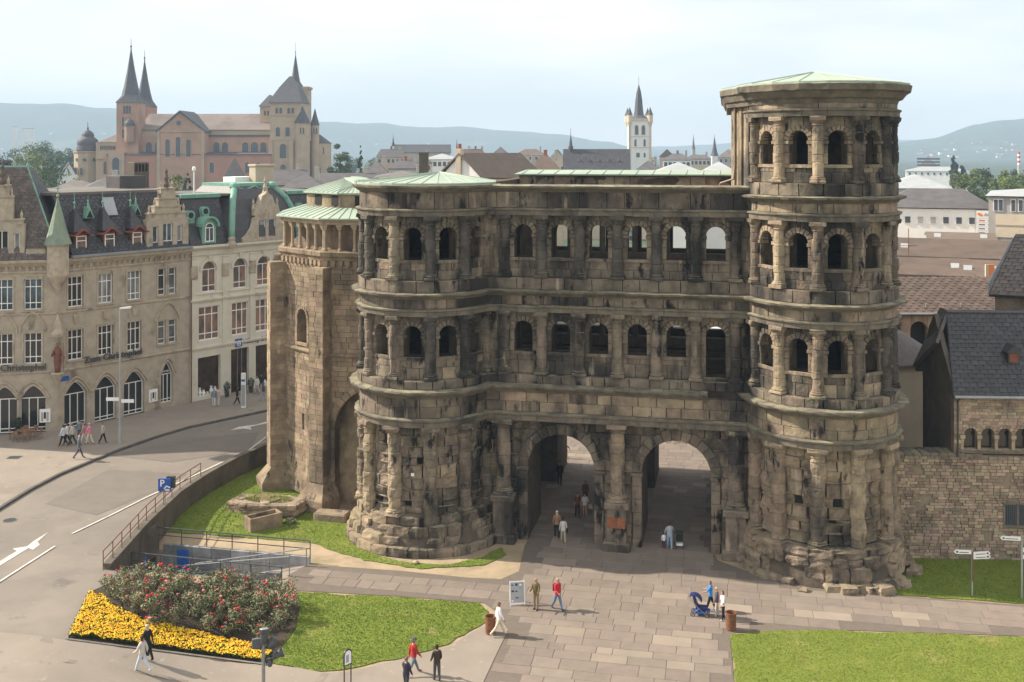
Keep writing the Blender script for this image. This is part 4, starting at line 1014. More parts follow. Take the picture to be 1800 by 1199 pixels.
# ================================================================ STREET HOUSES ON THE LEFT
def window(parent, P, u, z0, wd, h, frame='frame_white', pane='glass', cols=2, rows=(.7,), arch=0.0, dep=-.18, fw=.07, name='window', side_lights=True, pointed=False):
    """glazed casement set back in its opening: frame with mullions, panes behind"""
    m = MB(); hw = wd / 2
    def bar(u0, u1, za, zb, d0=dep, d1=dep - .09):
        vs = [P(x, z, d) for d in (d0, d1) for x, z in ((u0, za), (u1, za), (u1, zb), (u0, zb))]
        m.add(vs, [(0, 1, 2, 3), (1, 0, 4, 5), (2, 1, 5, 6), (3, 2, 6, 7), (0, 3, 7, 4)])
    zt = z0 + h
    bar(u - hw, u - hw + fw, z0, zt); bar(u + hw - fw, u + hw, z0, zt); bar(u - hw + fw, u + hw - fw, z0, z0 + fw * 1.2); 
    if not arch: bar(u - hw + fw, u + hw - fw, zt - fw, zt)
    for q in rows: bar(u - hw + fw, u + hw - fw, z0 + h * q - fw * .5, z0 + h * q + fw * .5)
    for k in range(1, cols):
        x = u - hw + wd * k / cols; bar(x - fw * .45, x + fw * .45, z0 + fw, zt - (0 if arch else fw), dep - .004)
    if arch:
        n = 10
        for k in range(n):
            pts = []
            for t in (k, k + 1):
                a = math.pi * t / n
                for rr in (hw, hw - fw):
                    x = -rr * math.cos(a); z = (arch * rr / hw) * math.sin(a)
                    if pointed: x = -rr * math.cos(a); z = arch * rr / hw * (1 - abs(math.cos(a)) ** 1.6)
                    pts.append((u + x, zt + z))
            vs = [P(pts[i][0], pts[i][1], d) for d in (dep, dep - .09) for i in (1, 3, 2, 0)]
            m.add(vs, [(0, 1, 2, 3), (1, 0, 4, 5), (3, 2, 6, 7)])
        bar(u - hw + fw, u + hw - fw, zt - fw * .5, zt + fw * .5)
    o = m.obj(name, frame, parent); g = MB()
    top = [(u + hw - .02, zt)] + ([(u + hw * math.cos(math.pi * k / 10), zt + (arch * (1 - abs(math.cos(math.pi * k / 10)) ** 1.6) if pointed else arch * math.sin(math.pi * k / 10))) for k in range(1, 10)] if arch else []) + [(u - hw + .02, zt)]
    pl = [(u - hw + .02, z0), (u + hw - .02, z0)] + top
    g.add([P(a, b, dep - .05) for a, b in pl], [tuple(range(len(pl)))]); g.obj('pane', GLZ.choice(['glass', 'glass', 'glass_curtain_reflect', 'glass_sky_reflect', 'glass_sky_reflect']) if pane == 'glass' and name != 'arched_door' else pane, o); return o
GLZ = random.Random(2)
def band(P, u0, u1, prof, name, mat, parent, n=1):
    m = MB(); m.loft([[P(lerp(u0, u1, k / n), z, d) for d, z in reversed(prof)] for k in range(n + 1)]); return m.obj(name, mat, parent)
def hood(P, o, e, proud, name, mat, parent, foot=0.0):
    """moulding round the head of an arched opening"""
    m = MB(); n = 12; rings = []
    pts = [(-(o.hw), o.sp - foot)] + [(-o.hw * math.cos(math.pi * k / n), None) for k in range(n + 1)] + [(o.hw, o.sp - foot)]
    for i, (x, z) in enumerate(pts):
        zi = o.top(o.c + x * .999) if z is None else z
        k = (o.hw + e) / o.hw; zo = (o.sp + (zi - o.sp) * (1 + e / max(.3, o.rise or o.hw))) if z is None else z
        rings.append([P(o.c + x, zi, -.15), P(o.c + x, zi, proud), P(o.c + x * k, zo, proud), P(o.c + x * k, zo, -.15)])
    m.loft(rings); return m.obj(name, mat, parent)
HC = Vector((-37.6, 88.0, ROADZ)); HA = math.atan2(9.9, 7.9)
hotel = thing('corner_hotel', 'tan sandstone neo-Gothic corner hotel with steep slate roof and pointed ground floor arches', 'building', HC, HA)
def H2(u, z, d): return (u, -d, z)
A1 = R(13) - HA
def H1(u, z, d):                                         # left facade, u runs negative away from the corner
    c, s = math.cos(A1), math.sin(A1); return (u * c + d * s, u * s - d * c, z)
def hotel_facade(P, u0, u1, bays, hwid):
    ops = []
    for u, kind in bays:
        if kind == 'n':
            ops += [OpB(u, .62, .55, 3.1, 1.15), OpB(u - .55, .40, 5.9, 8.0), OpB(u + .55, .40, 5.9, 8.0), OpB(u - .55, .38, 10.3, 12.7), OpB(u + .55, .38, 10.3, 12.7)]
        else:
            ops += [OpB(u, 1.0, .12, 2.9, 1.05), OpB(u, .68, 5.75, 8.3), OpB(u, .68, 10.2, 12.75)]
    m = MB(); wall_open(m, P, u0, u1, -1.0, 14.3, 0, -.45, ops); wl = m.obj('wall', 'hotel_stone', hotel)
    for o in ops:
        wd = o.hw * 2
        if o.rise:
            window(hotel, P, o.c, o.sill, wd, o.sp - o.sill, cols=3 if o.hw < .7 else 3, rows=(.12,), arch=o.rise, pointed=True, name='arched_door', dep=-.3, pane='glass')
            hood(P, o, .2, .06, 'arch_moulding', 'hotel_trim', hotel, .0); hood(P, OpB(o.c, o.hw + .22, o.sill, o.sp, o.rise + .3), .16, .12, 'arch_moulding', 'hotel_trim', hotel, .0)
        else:
            window(hotel, P, o.c, o.sill, wd, o.sp - o.sill, cols=3 if o.hw > .5 else 1, rows=(.22, .74), dep=-.2)
            band(P, o.c - o.hw - .14, o.c + o.hw + .14, [(-.05, o.sill - .16), (.10, o.sill - .16), (.14, o.sill - .04), (-.05, o.sill)], 'window_sill', 'hotel_trim', hotel)
            for s in (-1, 1): band(P, *sorted((o.c + s * o.hw, o.c + s * (o.hw + .13))), [(-.1, o.sill), (.05, o.sill), (.05, o.sp), (-.1, o.sp)], 'window_jamb', 'hotel_trim', hotel)
            band(P, o.c - o.hw - .15, o.c + o.hw + .15, [(-.1, o.sp), (.05, o.sp), (.09, o.sp + .2), (-.1, o.sp + .24)], 'window_lintel', 'hotel_trim', hotel)
    for u, kind in bays:
        if kind == 'p':                                    # pointed blind tympanum over the first floor window
            hood(P, OpB(u, .92, 5.6, 8.75, 1.2), .14, .12, 'tympanum_moulding', 'hotel_trim', hotel, .4)
        elif kind == 'n': hood(P, OpB(u, 1.15, 5.6, 8.3, 1.25), .14, .12, 'tympanum_moulding', 'hotel_trim', hotel, .3)
        else:
            m = MB(); m.loft([[P(u + a * s, z, d) for s, z, d in ((-1, 8.85, -.05), (1, 8.85, -.05), (1, 8.85, .12), (-1, 8.85, .12))] for a in (.14,)] + [[P(u + a * s, 9.55, d) for s, d in ((-1, -.05), (1, -.05), (1, .2), (-1, .2))] for a in (.3,)]); m.obj('carved_corbel', 'hotel_trim', hotel)
    for z, pr in ((4.95, .14), (9.75, .10), (13.2, .12)):
        band(P, u0, u1, [(-.1, z), (pr * .5, z), (pr, z + .1), (pr, z + .18), (-.1, z + .26)], 'string_course', 'hotel_trim', hotel)
    band(P, u0, u1, [(-.1, 13.75), (.1, 13.75), (.3, 14.0), (.42, 14.1), (.45, 14.32), (-.1, 14.36)], 'eaves_cornice', 'hotel_trim', hotel)
    x = u0 + .3
    while x < u1 - .2:
        m = MB(); m.loft([[P(x + a, z, d) for a, z, d in ((-.1, z0, -.05), (.1, z0, -.05), (.1, z0, dd), (-.1, z0, dd))] for z0, dd in ((13.4, .06), (13.8, .26))]); m.obj('eaves_bracket', 'hotel_trim', hotel); x += .52
hotel_facade(H2, 0.0, 12.7, [(1.6, 'w'), (4.32, 'w'), (7.05, 'w'), (10.35, 'n')], 1)
hotel_facade(H1, -13, 0.0, [(-1.9, 'p'), (-4.1, 'p'), (-6.9, 'p'), (-9.6, 'w')], 1)
m = MB(); c1 = [H1(-13, 0, -.4), H1(-.3, 0, -.45), (12.6, .4, 0), (12.6, 11, 0), H1(-13, 0, -11)]; m.loft([[(x, y, z) for x, y, _ in c1] for z in (13.6, 14.28)]); m.obj('attic_floor', 'roof_flat', hotel)
m = MB(); m.loft([[(x, y, z) for x, y, _ in [(12.65, .35, 0), (12.65, 11, 0), (12.3, 11, 0), (12.3, .35, 0)]] for z in (-1, 14)]); m.obj('party_wall', 'hotel_stone', hotel)
text_part('lettering', 'Zum Christophel', .78, 'steel_dark', hotel, (5.0, -.16, 5.6), (R(90), 0, 0), .05)
p = H1(-3.4, 5.5, .16); text_part('lettering', 'Zum Christophel', .74, 'steel_dark', hotel, p, (R(90), 0, A1), .05)
text_part('door_lettering', 'HOTEL', .24, 'sign_white', hotel, (10.35, .24, 3.35), (R(90), 0, 0), .01)
for P, u in ((H2, 8.9), (H1, -.95)):                     # menu cases
    m = MB(); m.loft([[P(u + a, z, d) for a, z in ((-.42, .9), (.42, .9), (.42, 2.0), (-.42, 2.0))] for d in (.0, .08)]); o = m.obj('menu_case', 'sign_white', hotel)
    for k in range(3):
        m = MB(); m.add([P(u - .3 + k * .21 + a, z, .085) for a, z in ((0, 1.0 + (k % 2) * .2), (.17, 1.0 + (k % 2) * .2), (.17, 1.75), (0, 1.75))], [(0, 1, 2, 3)]); m.obj('menu_sheet', 'navy' if k == 1 else 'render_beige', o)
m = MB(); m.add([H2(u, z, .02) for u, z in ((.25, 4.15), (1.0, 4.15), (1.0, 4.55), (.25, 4.55))], [(0, 1, 2, 3)]); m.obj('street_name_plate', 'sign_blue', hotel)
# corner figure with red cloak on a bracket
st = thing('corner_statue', 'carved saint in a red cloak on a stone bracket at the hotel corner', 'statue', HC + Vector((.25, -.55, 5.0)), R(20))
MB().lathe([(.12, -.9), (.3, -.45), (.5, -.1), (.55, .0), (.5, .08)], 10).obj('bracket', 'hotel_trim', st)
m = MB(); m.lathe([(.22, .08), (.24, .5), (.3, .95), (.27, 1.4), (.34, 1.85), (.22, 2.05), (.09, 2.12)], 12, sy=.75); m.obj('robe', 'statue_red', st, True)
m = MB(); m.tube([(.28, -.1, 1.75), (.48, -.25, 1.35), (.45, -.4, 1.0)], .1, 8, r1=.06); m.tube([(-.28, -.05, 1.8), (-.42, -.2, 1.5), (-.3, -.3, 1.9)], .1, 8, r1=.06); m.obj('arms', 'statue_red', st, True)
MB().lathe([(.06, 2.1), (.12, 2.18), (.15, 2.32), (.12, 2.45), (.03, 2.5)], 10, (0, -.04, 0)).obj('head', 'wood', st, True)
MB().tube([(.47, -.42, .1), (.45, -.42, 2.6)], .03, 6).obj('staff', 'wood', st)
MB().lathe([(.5, 3.05), (.55, 3.3), (.34, 3.6), (.3, 4.1), (.1, 4.6), (.04, 4.9)], 8).obj('canopy', 'hotel_trim', st)
# --- roofs: rows of slates on sloping planes
def slate_plane(parent, A, B, C, D, row, mat, name='slate_course', cap=120):
    """quad A-B (eave) C-D (ridge, C above B); each course a strip lapped over the one below"""
    A, B, C, D = map(Vector, (A, B, C, D)); nrm = (B - A).cross(D - A).normalized()
    n = max(2, int(((D - A).length + (C - B).length) / 2 / row))
    m = MB(); m.add([tuple(p - nrm * .03) for p in (A, B, C, D)] + [tuple(p - nrm * .25) for p in (A, B, C, D)], [(0, 1, 2, 3), (7, 6, 5, 4), (0, 4, 5, 1), (1, 5, 6, 2), (2, 6, 7, 3), (3, 7, 4, 0)]); o = m.obj('roof_slope', mat, parent)
    mm = MB()
    for k in range(n):
        a, b = A.lerp(D, k / n), B.lerp(C, k / n); d, c = A.lerp(D, (k + 1) / n), B.lerp(C, (k + 1) / n); L_ = (b - a).length
        ns = max(1, int(L_ / (row * 1.6))); off = (k % 2) * .5
        for j in range(ns + 1):
            t0, t1 = max(0, (j - off) / ns), min(1, (j + 1 - off) / ns)
            if t1 - t0 < .01: continue
            e = rng.uniform(.012, .03); p = [a.lerp(b, t0 + .004) + nrm * e, a.lerp(b, t1 - .004) + nrm * e, d.lerp(c, t1 - .004) + nrm * .004, d.lerp(c, t0 + .004) + nrm * .004, a.lerp(b, t0 + .004) - nrm * .02, a.lerp(b, t1 - .004) - nrm * .02]
            mm.add(p, [(0, 1, 2, 3), (4, 5, 1, 0)])
    tag(mm.obj('slates', mat, o), kind='stuff'); return o
zr = 19.6; e0 = 14.36
slate_plane(hotel, (1.2, -.35, e0), (12.6, -.35, e0), (12.6, 2.6, zr), (.9, 2.6, zr), .3, 'slate')
m = MB(); m.loft([[(0.8, 2.5, zr - .1), (12.6, 2.5, zr - .1), (12.6, 11, zr - .1), (-2, 11, zr - .1)], [(.8, 2.5, zr + .12), (12.6, 2.5, zr + .12), (12.6, 11, zr + .25), (-2, 11, zr + .25)]]); m.obj('flat_roof', 'roof_flat', hotel)
band(H2, 1.0, 12.6, [(.3, e0 - .02), (.62, e0), (.66, e0 + .14), (.3, e0 + .2)], 'gutter', 'lead', hotel)
# corner roof: steep truncated pyramid
def q1(u, d, z): x, y, _ = H1(u, z, d); return (x, y, z)
B4 = [q1(-10.4, .35, e0), q1(.25, .35, e0), q1(1.6, -7.5, e0), q1(-10.4, -8.0, e0)]
T4 = [q1(-7.2, -3.0, 21.9), q1(-2.9, -3.0, 21.9), q1(-2.9, -4.4, 21.9), q1(-7.2, -4.4, 21.9)]
slate_plane(hotel, B4[0], B4[1], T4[1], T4[0], .3, 'slate_worn'); slate_plane(hotel, B4[1], B4[2], T4[2], T4[1], .3, 'slate')
slate_plane(hotel, B4[2], B4[3], T4[3], T4[2], .5, 'slate'); slate_plane(hotel, B4[3], B4[0], T4[0], T4[3], .5, 'slate')
MB().loft([[tuple(Vector(p) + Vector((0, 0, dz))) for p in T4] for dz in (-.3, .1)]).obj('ridge_cap', 'copper', hotel)
MB().tube([B4[1], T4[1]], .07, 6).obj('hip_flashing', 'copper', hotel)
for p in (T4[0], T4[1]): MB().lathe([(.05, 0), (.09, .2), (.03, .35), (.02, .9), (.0, 1.0)], 8, p).obj('finial', 'copper', hotel)
c = Vector(H1(-4.0, 18.0, -1.4)); nrm = Vector(H1(-4.0, 18.0, -.4)) - c
m = MB(); m.tube([c - nrm * .2, c + nrm * .75], .42, 14); o = m.obj('round_dormer', 'lead', hotel); MB().tube([c + nrm * .7, c + nrm * .77], .27, 14).obj('dormer_glass', 'glass', o)
# corner turret
tc_ = Vector((-.1, -.25, 0))
m = MB(); m.lathe([(.1, 11.6), (.45, 12.3), (.85, 13.0), (.85, 15.4), (.95, 15.5), (.95, 15.65)], 16, tc_); o = m.obj('corner_turret', 'hotel_trim', hotel)
m = MB(); m.lathe([(1.08, 15.6), (1.02, 15.75), (.72, 16.7), (.4, 18.0), (.12, 19.1), (.06, 19.4), (.14, 19.55), (.05, 19.75), (.03, 20.5), (.0, 20.6)], 12, tc_); m.obj('turret_spire', 'copper_old', o)
box_part('cross_arm', o, 'copper', tc_.x - .22, tc_.x + .22, tc_.y - .03, tc_.y + .03, 20.15, 20.22)
# dormers on the slate slope
for u in (2.15, 4.75, 7.4):
    d0 = -.25; t = MB(); m = MB()
    m.box(u - .55, u + .55, .15, 2.2, 14.5, 16.35); dn = m.obj('dormer', 'frame_red', hotel)
    window(dn, H2, u, 14.62, .9, 1.5, cols=1, rows=(.72,), dep=-.06, pane='glass_warm', name='dormer_window')
    n = 10; rings = []
    for y, s in ((-.35, 1.0), (.3, 1.0), (1.9, .9)):
        rings.append([(u + x * s, y, 16.3 + .42 * math.exp(-(x / .45) ** 2) - .12 * abs(x) + (0.0)) for x in [-.95 + 1.9 * k / n for k in range(n + 1)]] + [(u + x * s, y, 16.2 + .38 * math.exp(-(x / .45) ** 2) - .12 * abs(x)) for x in [.95 - 1.9 * k / n for k in range(n + 1)]])
    MB().loft([list(reversed(q)) for q in rings]).obj('dormer_hood', 'frame_red', dn)
    m = MB(); m.loft([[(u - .75, -.1, 16.45), (u + .75, -.1, 16.45), (u + .75, 2.3, 16.5), (u - .75, 2.3, 16.5)], [(u - .4, .5, 17.3), (u + .4, .5, 17.3), (u + .4, 2.3, 17.3), (u - .4, 2.3, 17.3)], [(u - .05, 1.1, 18.4), (u + .05, 1.1, 18.4), (u + .05, 1.3, 18.4), (u - .05, 1.3, 18.4)]]); m.obj('dormer_roof', 'slate', dn)
    MB().lathe([(.09, 18.3), (.05, 18.7), (.11, 18.85), (.03, 19.0), (.02, 19.7), (0, 19.75)], 8, (u, 1.2, 0)).obj('finial', 'copper', dn)
for u in (3.45, 8.0):
    m = MB(); m.prism([(u - .42, 17.5), (u + .42, 17.5), (u, 18.5)], 1.0, 2.4); o = m.obj('small_dormer', 'copper', hotel); m = MB(); m.prism([(u - .3, 17.55), (u + .3, 17.55), (u, 18.2)], .98, 1.02); m.obj('louvre', 'hole_shade', o)
    MB().lathe([(.16, 18.3), (.05, 18.9), (.08, 19.0), (.02, 19.1), (.01, 19.5)], 8, (u, 1.3, 0)).obj('finial', 'copper', o)
m = MB(); m.add([(5.2, 1.43, 17.6), (6.3, 1.43, 17.6), (6.3, 2.25, 19.15), (5.2, 2.25, 19.15)], [(0, 1, 2, 3)]); m.v = [(x, y - .12, z + .05) for x, y, z in m.v]; m.obj('skylight', 'lead', hotel)
# stone gables
def gable(P, u, hw, z0, zw, steps, wins, parent):
    ops = [OpB(u + x, w_, z0 + .35, z0 + hh) for x, w_, hh in wins]
    m = MB(); wall_open(m, P, u - hw, u + hw, z0, zw, .12, -.5, ops); o = m.obj('gable', 'hotel_stone', parent)
    for q in ops: window(o, P, q.c, q.sill, q.hw * 2, q.sp - q.sill, cols=2 if q.hw > .3 else 1, rows=(.22,), dep=-.05, name='gable_window')
    zc = zw
    for k, (h2, dz) in enumerate(steps):
        vs = [P(u + s * h2, z, d) for z in (zc, zc + dz) for s, d in ((-1, .1), (1, .1), (1, -.45), (-1, -.45))]
        m = MB(); m.add(vs, [(3, 2, 1, 0), (4, 5, 6, 7), (0, 1, 5, 4), (1, 2, 6, 5), (2, 3, 7, 6), (3, 0, 4, 7)]); m.obj('gable_step', 'hotel_trim', o)
        for s in (-1, 1):
            c = P(u + s * (h2 - .12), 0, -.1); MB().lathe([(.14, 0), (.1, .15), (.13, .35), (.05, .6), (.0, .75)], 6, (c[0], c[1], zc + dz)).obj('pinnacle', 'hotel_trim', o)
        band(P, u - h2 - .05, u + h2 + .05, [(-.5, zc + dz - .12), (.2, zc + dz - .12), (.22, zc + dz + .01), (-.5, zc + dz + .02)], 'gable_coping', 'hotel_trim', o); zc += dz
    c = P(u, 0, -.15); m = MB(); m.lathe([(.2, 0), (.26, .3), (.16, .6), (.22, .9), (.12, 1.3), (.16, 1.5), (.03, 1.75)], 8, (c[0], c[1], zc)); m.obj('gable_figure', 'concrete_dark', o)
    return o
gable(H2, 10.35, 2.15, 14.36, 17.2, [(1.9, .55), (1.35, .6), (.95, .7), (.7, .9)], [(-1.25, .28, 2.2), (0, .5, 2.4), (1.25, .28, 2.2)], hotel)
gable(H1, -4.25, 1.75, 14.36, 17.3, [(1.6, .4), (.85, 1.9), (.6, .9)], [(-1.15, .22, 2.2), (0, .5, 2.4), (1.15, .22, 2.2)], hotel)
band(H1, -2.4, -.9, [(-.3, 14.3), (.15, 14.3), (.15, 15.1), (.2, 15.2), (-.3, 15.25)], 'parapet', 'hotel_trim', hotel)
# chimneys
def chimney(parent, x, y, z, w_, d, h, mat='hotel_trim', pots=3):
    m = MB(); m.bbox(x - w_ / 2, x + w_ / 2, y - d / 2, y + d / 2, z, z + h, .04); m.bbox(x - w_ / 2 - .1, x + w_ / 2 + .1, y - d / 2 - .1, y + d / 2 + .1, z + h - .01, z + h + .2, .03); o = m.obj('chimney', mat, parent)
    for k in range(pots): MB().lathe([(.13, 0), (.1, .4), (.12, .45)], 8, (x + (k - (pots - 1) / 2) * w_ / max(1, pots), y, z + h + .19)).obj('chimney_pot', 'red_brick', o)
m = MB(); m.bbox(9.3, 12.0, 6.0, 8.4, zr + .1, zr + 1.35, .05); m.obj('roof_plant_room', 'slate_grey', hotel)
m = MB(); m.bbox(11.6, 13.2, 7.3, 8.6, zr + .1, zr + 2.6, .05); o = m.obj('chimney', 'concrete_dark', hotel)
for k in range(4): box_part('chimney_slot', o, 'hole_shade', 11.7 + k * .36, 11.92 + k * .36, 7.28, 7.3, zr + 1.7, zr + 2.4)
chimney(hotel, -7.5, 6, 19, 1.6, 1.0, 3.2, 'concrete_dark', 4)
# --- white shop house further along the same street line
shop = thing('white_shop_house', 'pale rendered shop house with copper green mansard roof beside the sandstone hotel', 'building', HC + Vector((math.cos(HA) * 12.75, math.sin(HA) * 12.75, 0)), HA)
ops = [OpB(2.1, 1.25, .45, 4.05), OpB(5.6, 1.05, .1, 4.3), OpB(8.8, 1.35, .3, 4.25), OpB(12.4, 1.3, .3, 4.25)]
ops1 = [OpB(2.1, 1.15, 5.6, 8.75), OpB(5.6, .95, 5.6, 8.75), OpB(8.4, .95, 5.6, 8.75), OpB(11.4, .95, 5.6, 8.75)]
ops2 = [Op(u, .78, 10.1, 12.2) for u in (2.1, 5.6, 8.4, 11.4)]
m = MB(); wall_open(m, H2, 0, 18, -1, 14.4, 0, -.45, ops + ops1 + ops2); m.obj('wall', 'shop_render', shop)
for o in ops:
    m = MB(); m.add([H2(a, b, -.35) for a, b in ((o.c - o.hw, o.sill), (o.c + o.hw, o.sill), (o.c + o.hw, o.sp), (o.c - o.hw, o.sp))], [(0, 1, 2, 3)]); sw = m.obj('shop_window', 'shop_dark', shop)
    if o.c == 5.6:
        for x in (-.15, .35): box_part('door_frame', sw, 'steel_grey', o.c + x, o.c + x + .06, .28, .34, .1, 4.3)
    else:
        box_part('window_board', sw, 'sign_white', o.c - o.hw, o.c + o.hw, .05, .34, o.sill - .12, o.sill + .02)
        for k in range(5): 
            hh = rng.uniform(.25, .8); MB().lathe([(.12, 0), (.2, hh * .4), (.09, hh * .8), (.13, hh)], 8, (o.c - o.hw + .35 + k * (o.hw * 2 - .6) / 4.5, .24, o.sill + .03)).obj('display_vase', rng.choice(['sign_white', 'render_cream', 'petal_pink', 'sign_white']), sw)
for o in ops1: window(shop, H2, o.c, o.sill, o.hw * 2, o.sp - o.sill, cols=3, rows=(.2, .76), dep=-.15, fw=.09, pane='glass_warm')
for o in ops2:
    window(shop, H2, o.c, o.sill, o.hw * 2, o.sp - o.sill, cols=2, rows=(.28,), arch=.78, dep=-.15, fw=.07, pane='glass_warm')
    hood(H2, o, .28, .1, 'arch_moulding', 'shop_render', shop, .1)
    m = MB(); m.loft([[H2(o.c + s * a, z, d) for s, d in ((-1, 0), (1, 0), (1, dd), (-1, dd))] for a, z, dd in ((.12, 12.95, .14), (.2, 13.5, .24))]); m.obj('keystone', 'shop_render', shop)
for u in (.35, 3.85, 7.0, 9.9, 13.2):
    band(H2, u - .28, u + .28, [(-.1, 4.9), (.1, 4.9), (.1, 13.2), (.16, 13.3), (-.1, 13.4)], 'pilaster', 'shop_render', shop)
    band(H2, u - .34, u + .34, [(-.1, 11.4), (.16, 11.4), (.2, 11.55), (.2, 12.6), (-.1, 12.7)], 'pilaster_capital', 'hotel_trim', shop)
for z, pr, h in ((4.75, .14, .3), (9.2, .22, .3), (9.85, .1, .15), (13.5, .16, .2), (14.1, .5, .35)):
    band(H2, 0, 18, [(-.1, z), (pr * .5, z), (pr, z + h * .6), (pr, z + h), (-.1, z + h + .05)], 'cornice', 'shop_render', shop)
sg = MB(); sg.box(5.0, 5.75, -.12, -.03, 4.5, 5.25); so = sg.obj('shop_sign', 'sign_blue', shop)
for k in range(3): box_part('sign_mark', so, 'sign_white', 5.15 + k * .17, 5.25 + k * .17, -.126, -.121, 4.7, 5.05 + (.06 if k == 1 else 0))
box_part('sign_mark', so, 'sign_white', 5.12, 5.62, -.126, -.121, 4.6, 4.65)
text_part('shop_lettering', 'Villeroy & Boch', .62, 'navy', shop, (5.9, -.06, 4.88), (R(90), 0, 0), .03, 'LEFT')
MB().tube([H2(.05, 14.1, .12), H2(.05, -.3, .12)], .06, 8).obj('downpipe', 'rust', shop)
# mansard
slate_plane(shop, (0, -.1, 14.5), (4.3, -.1, 14.5), (4.3, 1.7, 19.0), (0, 1.7, 19.0), .3, 'slate'); slate_plane(shop, (12.8, -.1, 14.5), (18, -.1, 14.5), (18, 1.7, 19.0), (12.8, 1.7, 19.0), .3, 'slate')
m = MB(); m.loft([[(0, 1.6, 18.95), (18, 1.6, 18.95), (18, 10, 18.95), (0, 10, 18.95)], [(0, 1.6, 19.15), (18, 1.6, 19.15), (18, 10, 19.2), (0, 10, 19.2)]]); m.obj('flat_roof', 'roof_flat', shop)
band(H2, 0, 4.4, [(-1.9, 18.8), (-1.45, 18.85), (-1.4, 19.2), (-1.9, 19.25)], 'copper_ridge', 'copper', shop); band(H2, 12.6, 18, [(-1.9, 18.8), (-1.45, 18.85), (-1.4, 19.2), (-1.9, 19.25)], 'copper_ridge', 'copper', shop)
dome = [(0, 0.0), (.12, 1.3), (.4, 2.7), (1.0, 4.1), (2.0, 5.3)]           # bulging pavilion roof
rings = [[(4.4 + a * .9, -.3 + a, 14.5 + h), (12.6 - a * .9, -.3 + a, 14.5 + h), (12.6 - a * .9, 9 - a, 14.5 + h), (4.4 + a * .9, 9 - a, 14.5 + h)] for a, h in dome]
MB().loft(rings).obj('pavilion_roof', 'slate', shop)
for s in (0, 1):
    pts = [Vector(r_[s]) for r_ in rings]
    MB().tube(pts, .3, 10).obj('copper_rib', 'copper', shop, True); MB().lathe([(.42, -.4), (.5, -.1), (.3, .2), (.36, .5), (.1, .7)], 10, pts[0]).obj('rib_foot', 'hotel_trim', shop)
    MB().lathe([(.35, -.3), (.5, 0), (.42, .25), (.2, .4)], 10, pts[-1]).obj('rib_head', 'copper', shop)
a, b = Vector(rings[-1][0]), Vector(rings[-1][1])
MB().tube([a.lerp(b, k / 8) - Vector((0, .1, .3 * math.sin(math.pi * (k / 8 * 2 % 1)))) for k in range(9)], .1, 8).obj('garland', 'copper', shop)
m = MB(); m.loft([[(x, y, z) for x, y, _ in rings[-1]] for z in (19.8, 20.1)]); m.obj('pavilion_cap', 'copper', shop)
# copper dormer, ox-eyes, baroque gable
m = MB(); m.prism([(2.05 - .75, 14.6), (2.05 + .75, 14.6)] + [(2.05 + .75 * math.cos(math.pi * k / 10), 16.2 + .75 * math.sin(math.pi * k / 10)) for k in range(11)], -.05, 1.6); dn = m.obj('copper_dormer', 'copper', shop); m = MB()
n = 10; m.loft([[(2.05 + rr * math.cos(math.pi * k / n), y, 16.2 + rr * math.sin(math.pi * k / n)) for rr in (.98,) for k in range(n + 1)] + [(2.05 + .8 * math.cos(math.pi * k / n), y, 16.2 + .8 * math.sin(math.pi * k / n)) for k in range(n, -1, -1)] for y in (-.4, 1.7)]); m.obj('dormer_hood', 'copper', dn)
window(dn, H2, 2.05, 14.8, .95, 1.3, cols=2, rows=(), arch=.47, dep=.12, name='dormer_window')
for u, y in ((.5, 17.3), (2.2, 17.6), (13.6, 17.5)):
    m = MB(); yy = (y - 14.5) * .4 - .1; m.tube([(u, yy - .45, y), (u, yy + .4, y)], .45, 14); m.box(u - .45, u + .45, yy - .35, yy + .3, y - .75, y - .1); o = m.obj('ox_eye_dormer', 'copper', shop); MB().tube([(u, yy - .47, y), (u, yy - .4, y)], .28, 14).obj('ox_eye_glass', 'glass', o)
ops = [OpB(8.0, .42, 14.9, 16.6), OpB(9.2, .42, 14.9, 16.6)]
m = MB(); wall_open(m, H2, 7.2, 10.0, 14.5, 17.0, .3, -.5, ops); gb = m.obj('baroque_gable', 'hotel_trim', shop)
for o in ops: window(gb, H2, o.c, o.sill, .84, 1.7, cols=1, rows=(), dep=.18, name='gable_window')
m = MB(); m.prism([(7.0, 17.0), (10.2, 17.0), (10.1, 17.5), (9.5, 18.2), (9.2, 18.9), (8.8, 19.1), (8.6, 19.6), (8.4, 19.1), (8.0, 18.9), (7.7, 18.2), (7.1, 17.5)], -.32, .3); m.obj('gable_pediment', 'hotel_trim', gb)
for s in (-1, 1):
    m = MB(); m.prism([(8.6 + s * x, z) for x, z in ((1.4, 14.5), (3.0, 14.5), (3.1, 14.9), (2.6, 15.2), (2.0, 15.9), (1.6, 16.8), (1.4, 16.9))][::s], -.3, .2); m.obj('gable_scroll', 'hotel_trim', gb)
    MB().lathe([(.16, 17.4), (.2, 17.7), (.1, 18.1), (.14, 18.3), (.0, 18.7)], 8, (8.6 + s * 1.45, 0, 0)).obj('urn', 'hotel_trim', gb)
MB().lathe([(.2, 19.4), (.25, 19.7), (.1, 20.1), (.16, 20.3), (.0, 20.9)], 8, (8.6, 0, 0)).obj('urn', 'hotel_trim', gb)
chimney(shop, 12.5, 5.5, 19.1, 2.4, 1.1, 2.6, 'render_beige', 0); MB().lathe([(.08, 19.2), (.06, 21.3), (.18, 21.4), (.16, 21.7), (0, 21.8)], 10, (3.2, 4, 0)).obj('vent_globe', 'sign_white', shop)
box_part('roof_hut', shop, 'render_white', 9.5, 12.2, 6, 8, 19.1, 20.6)
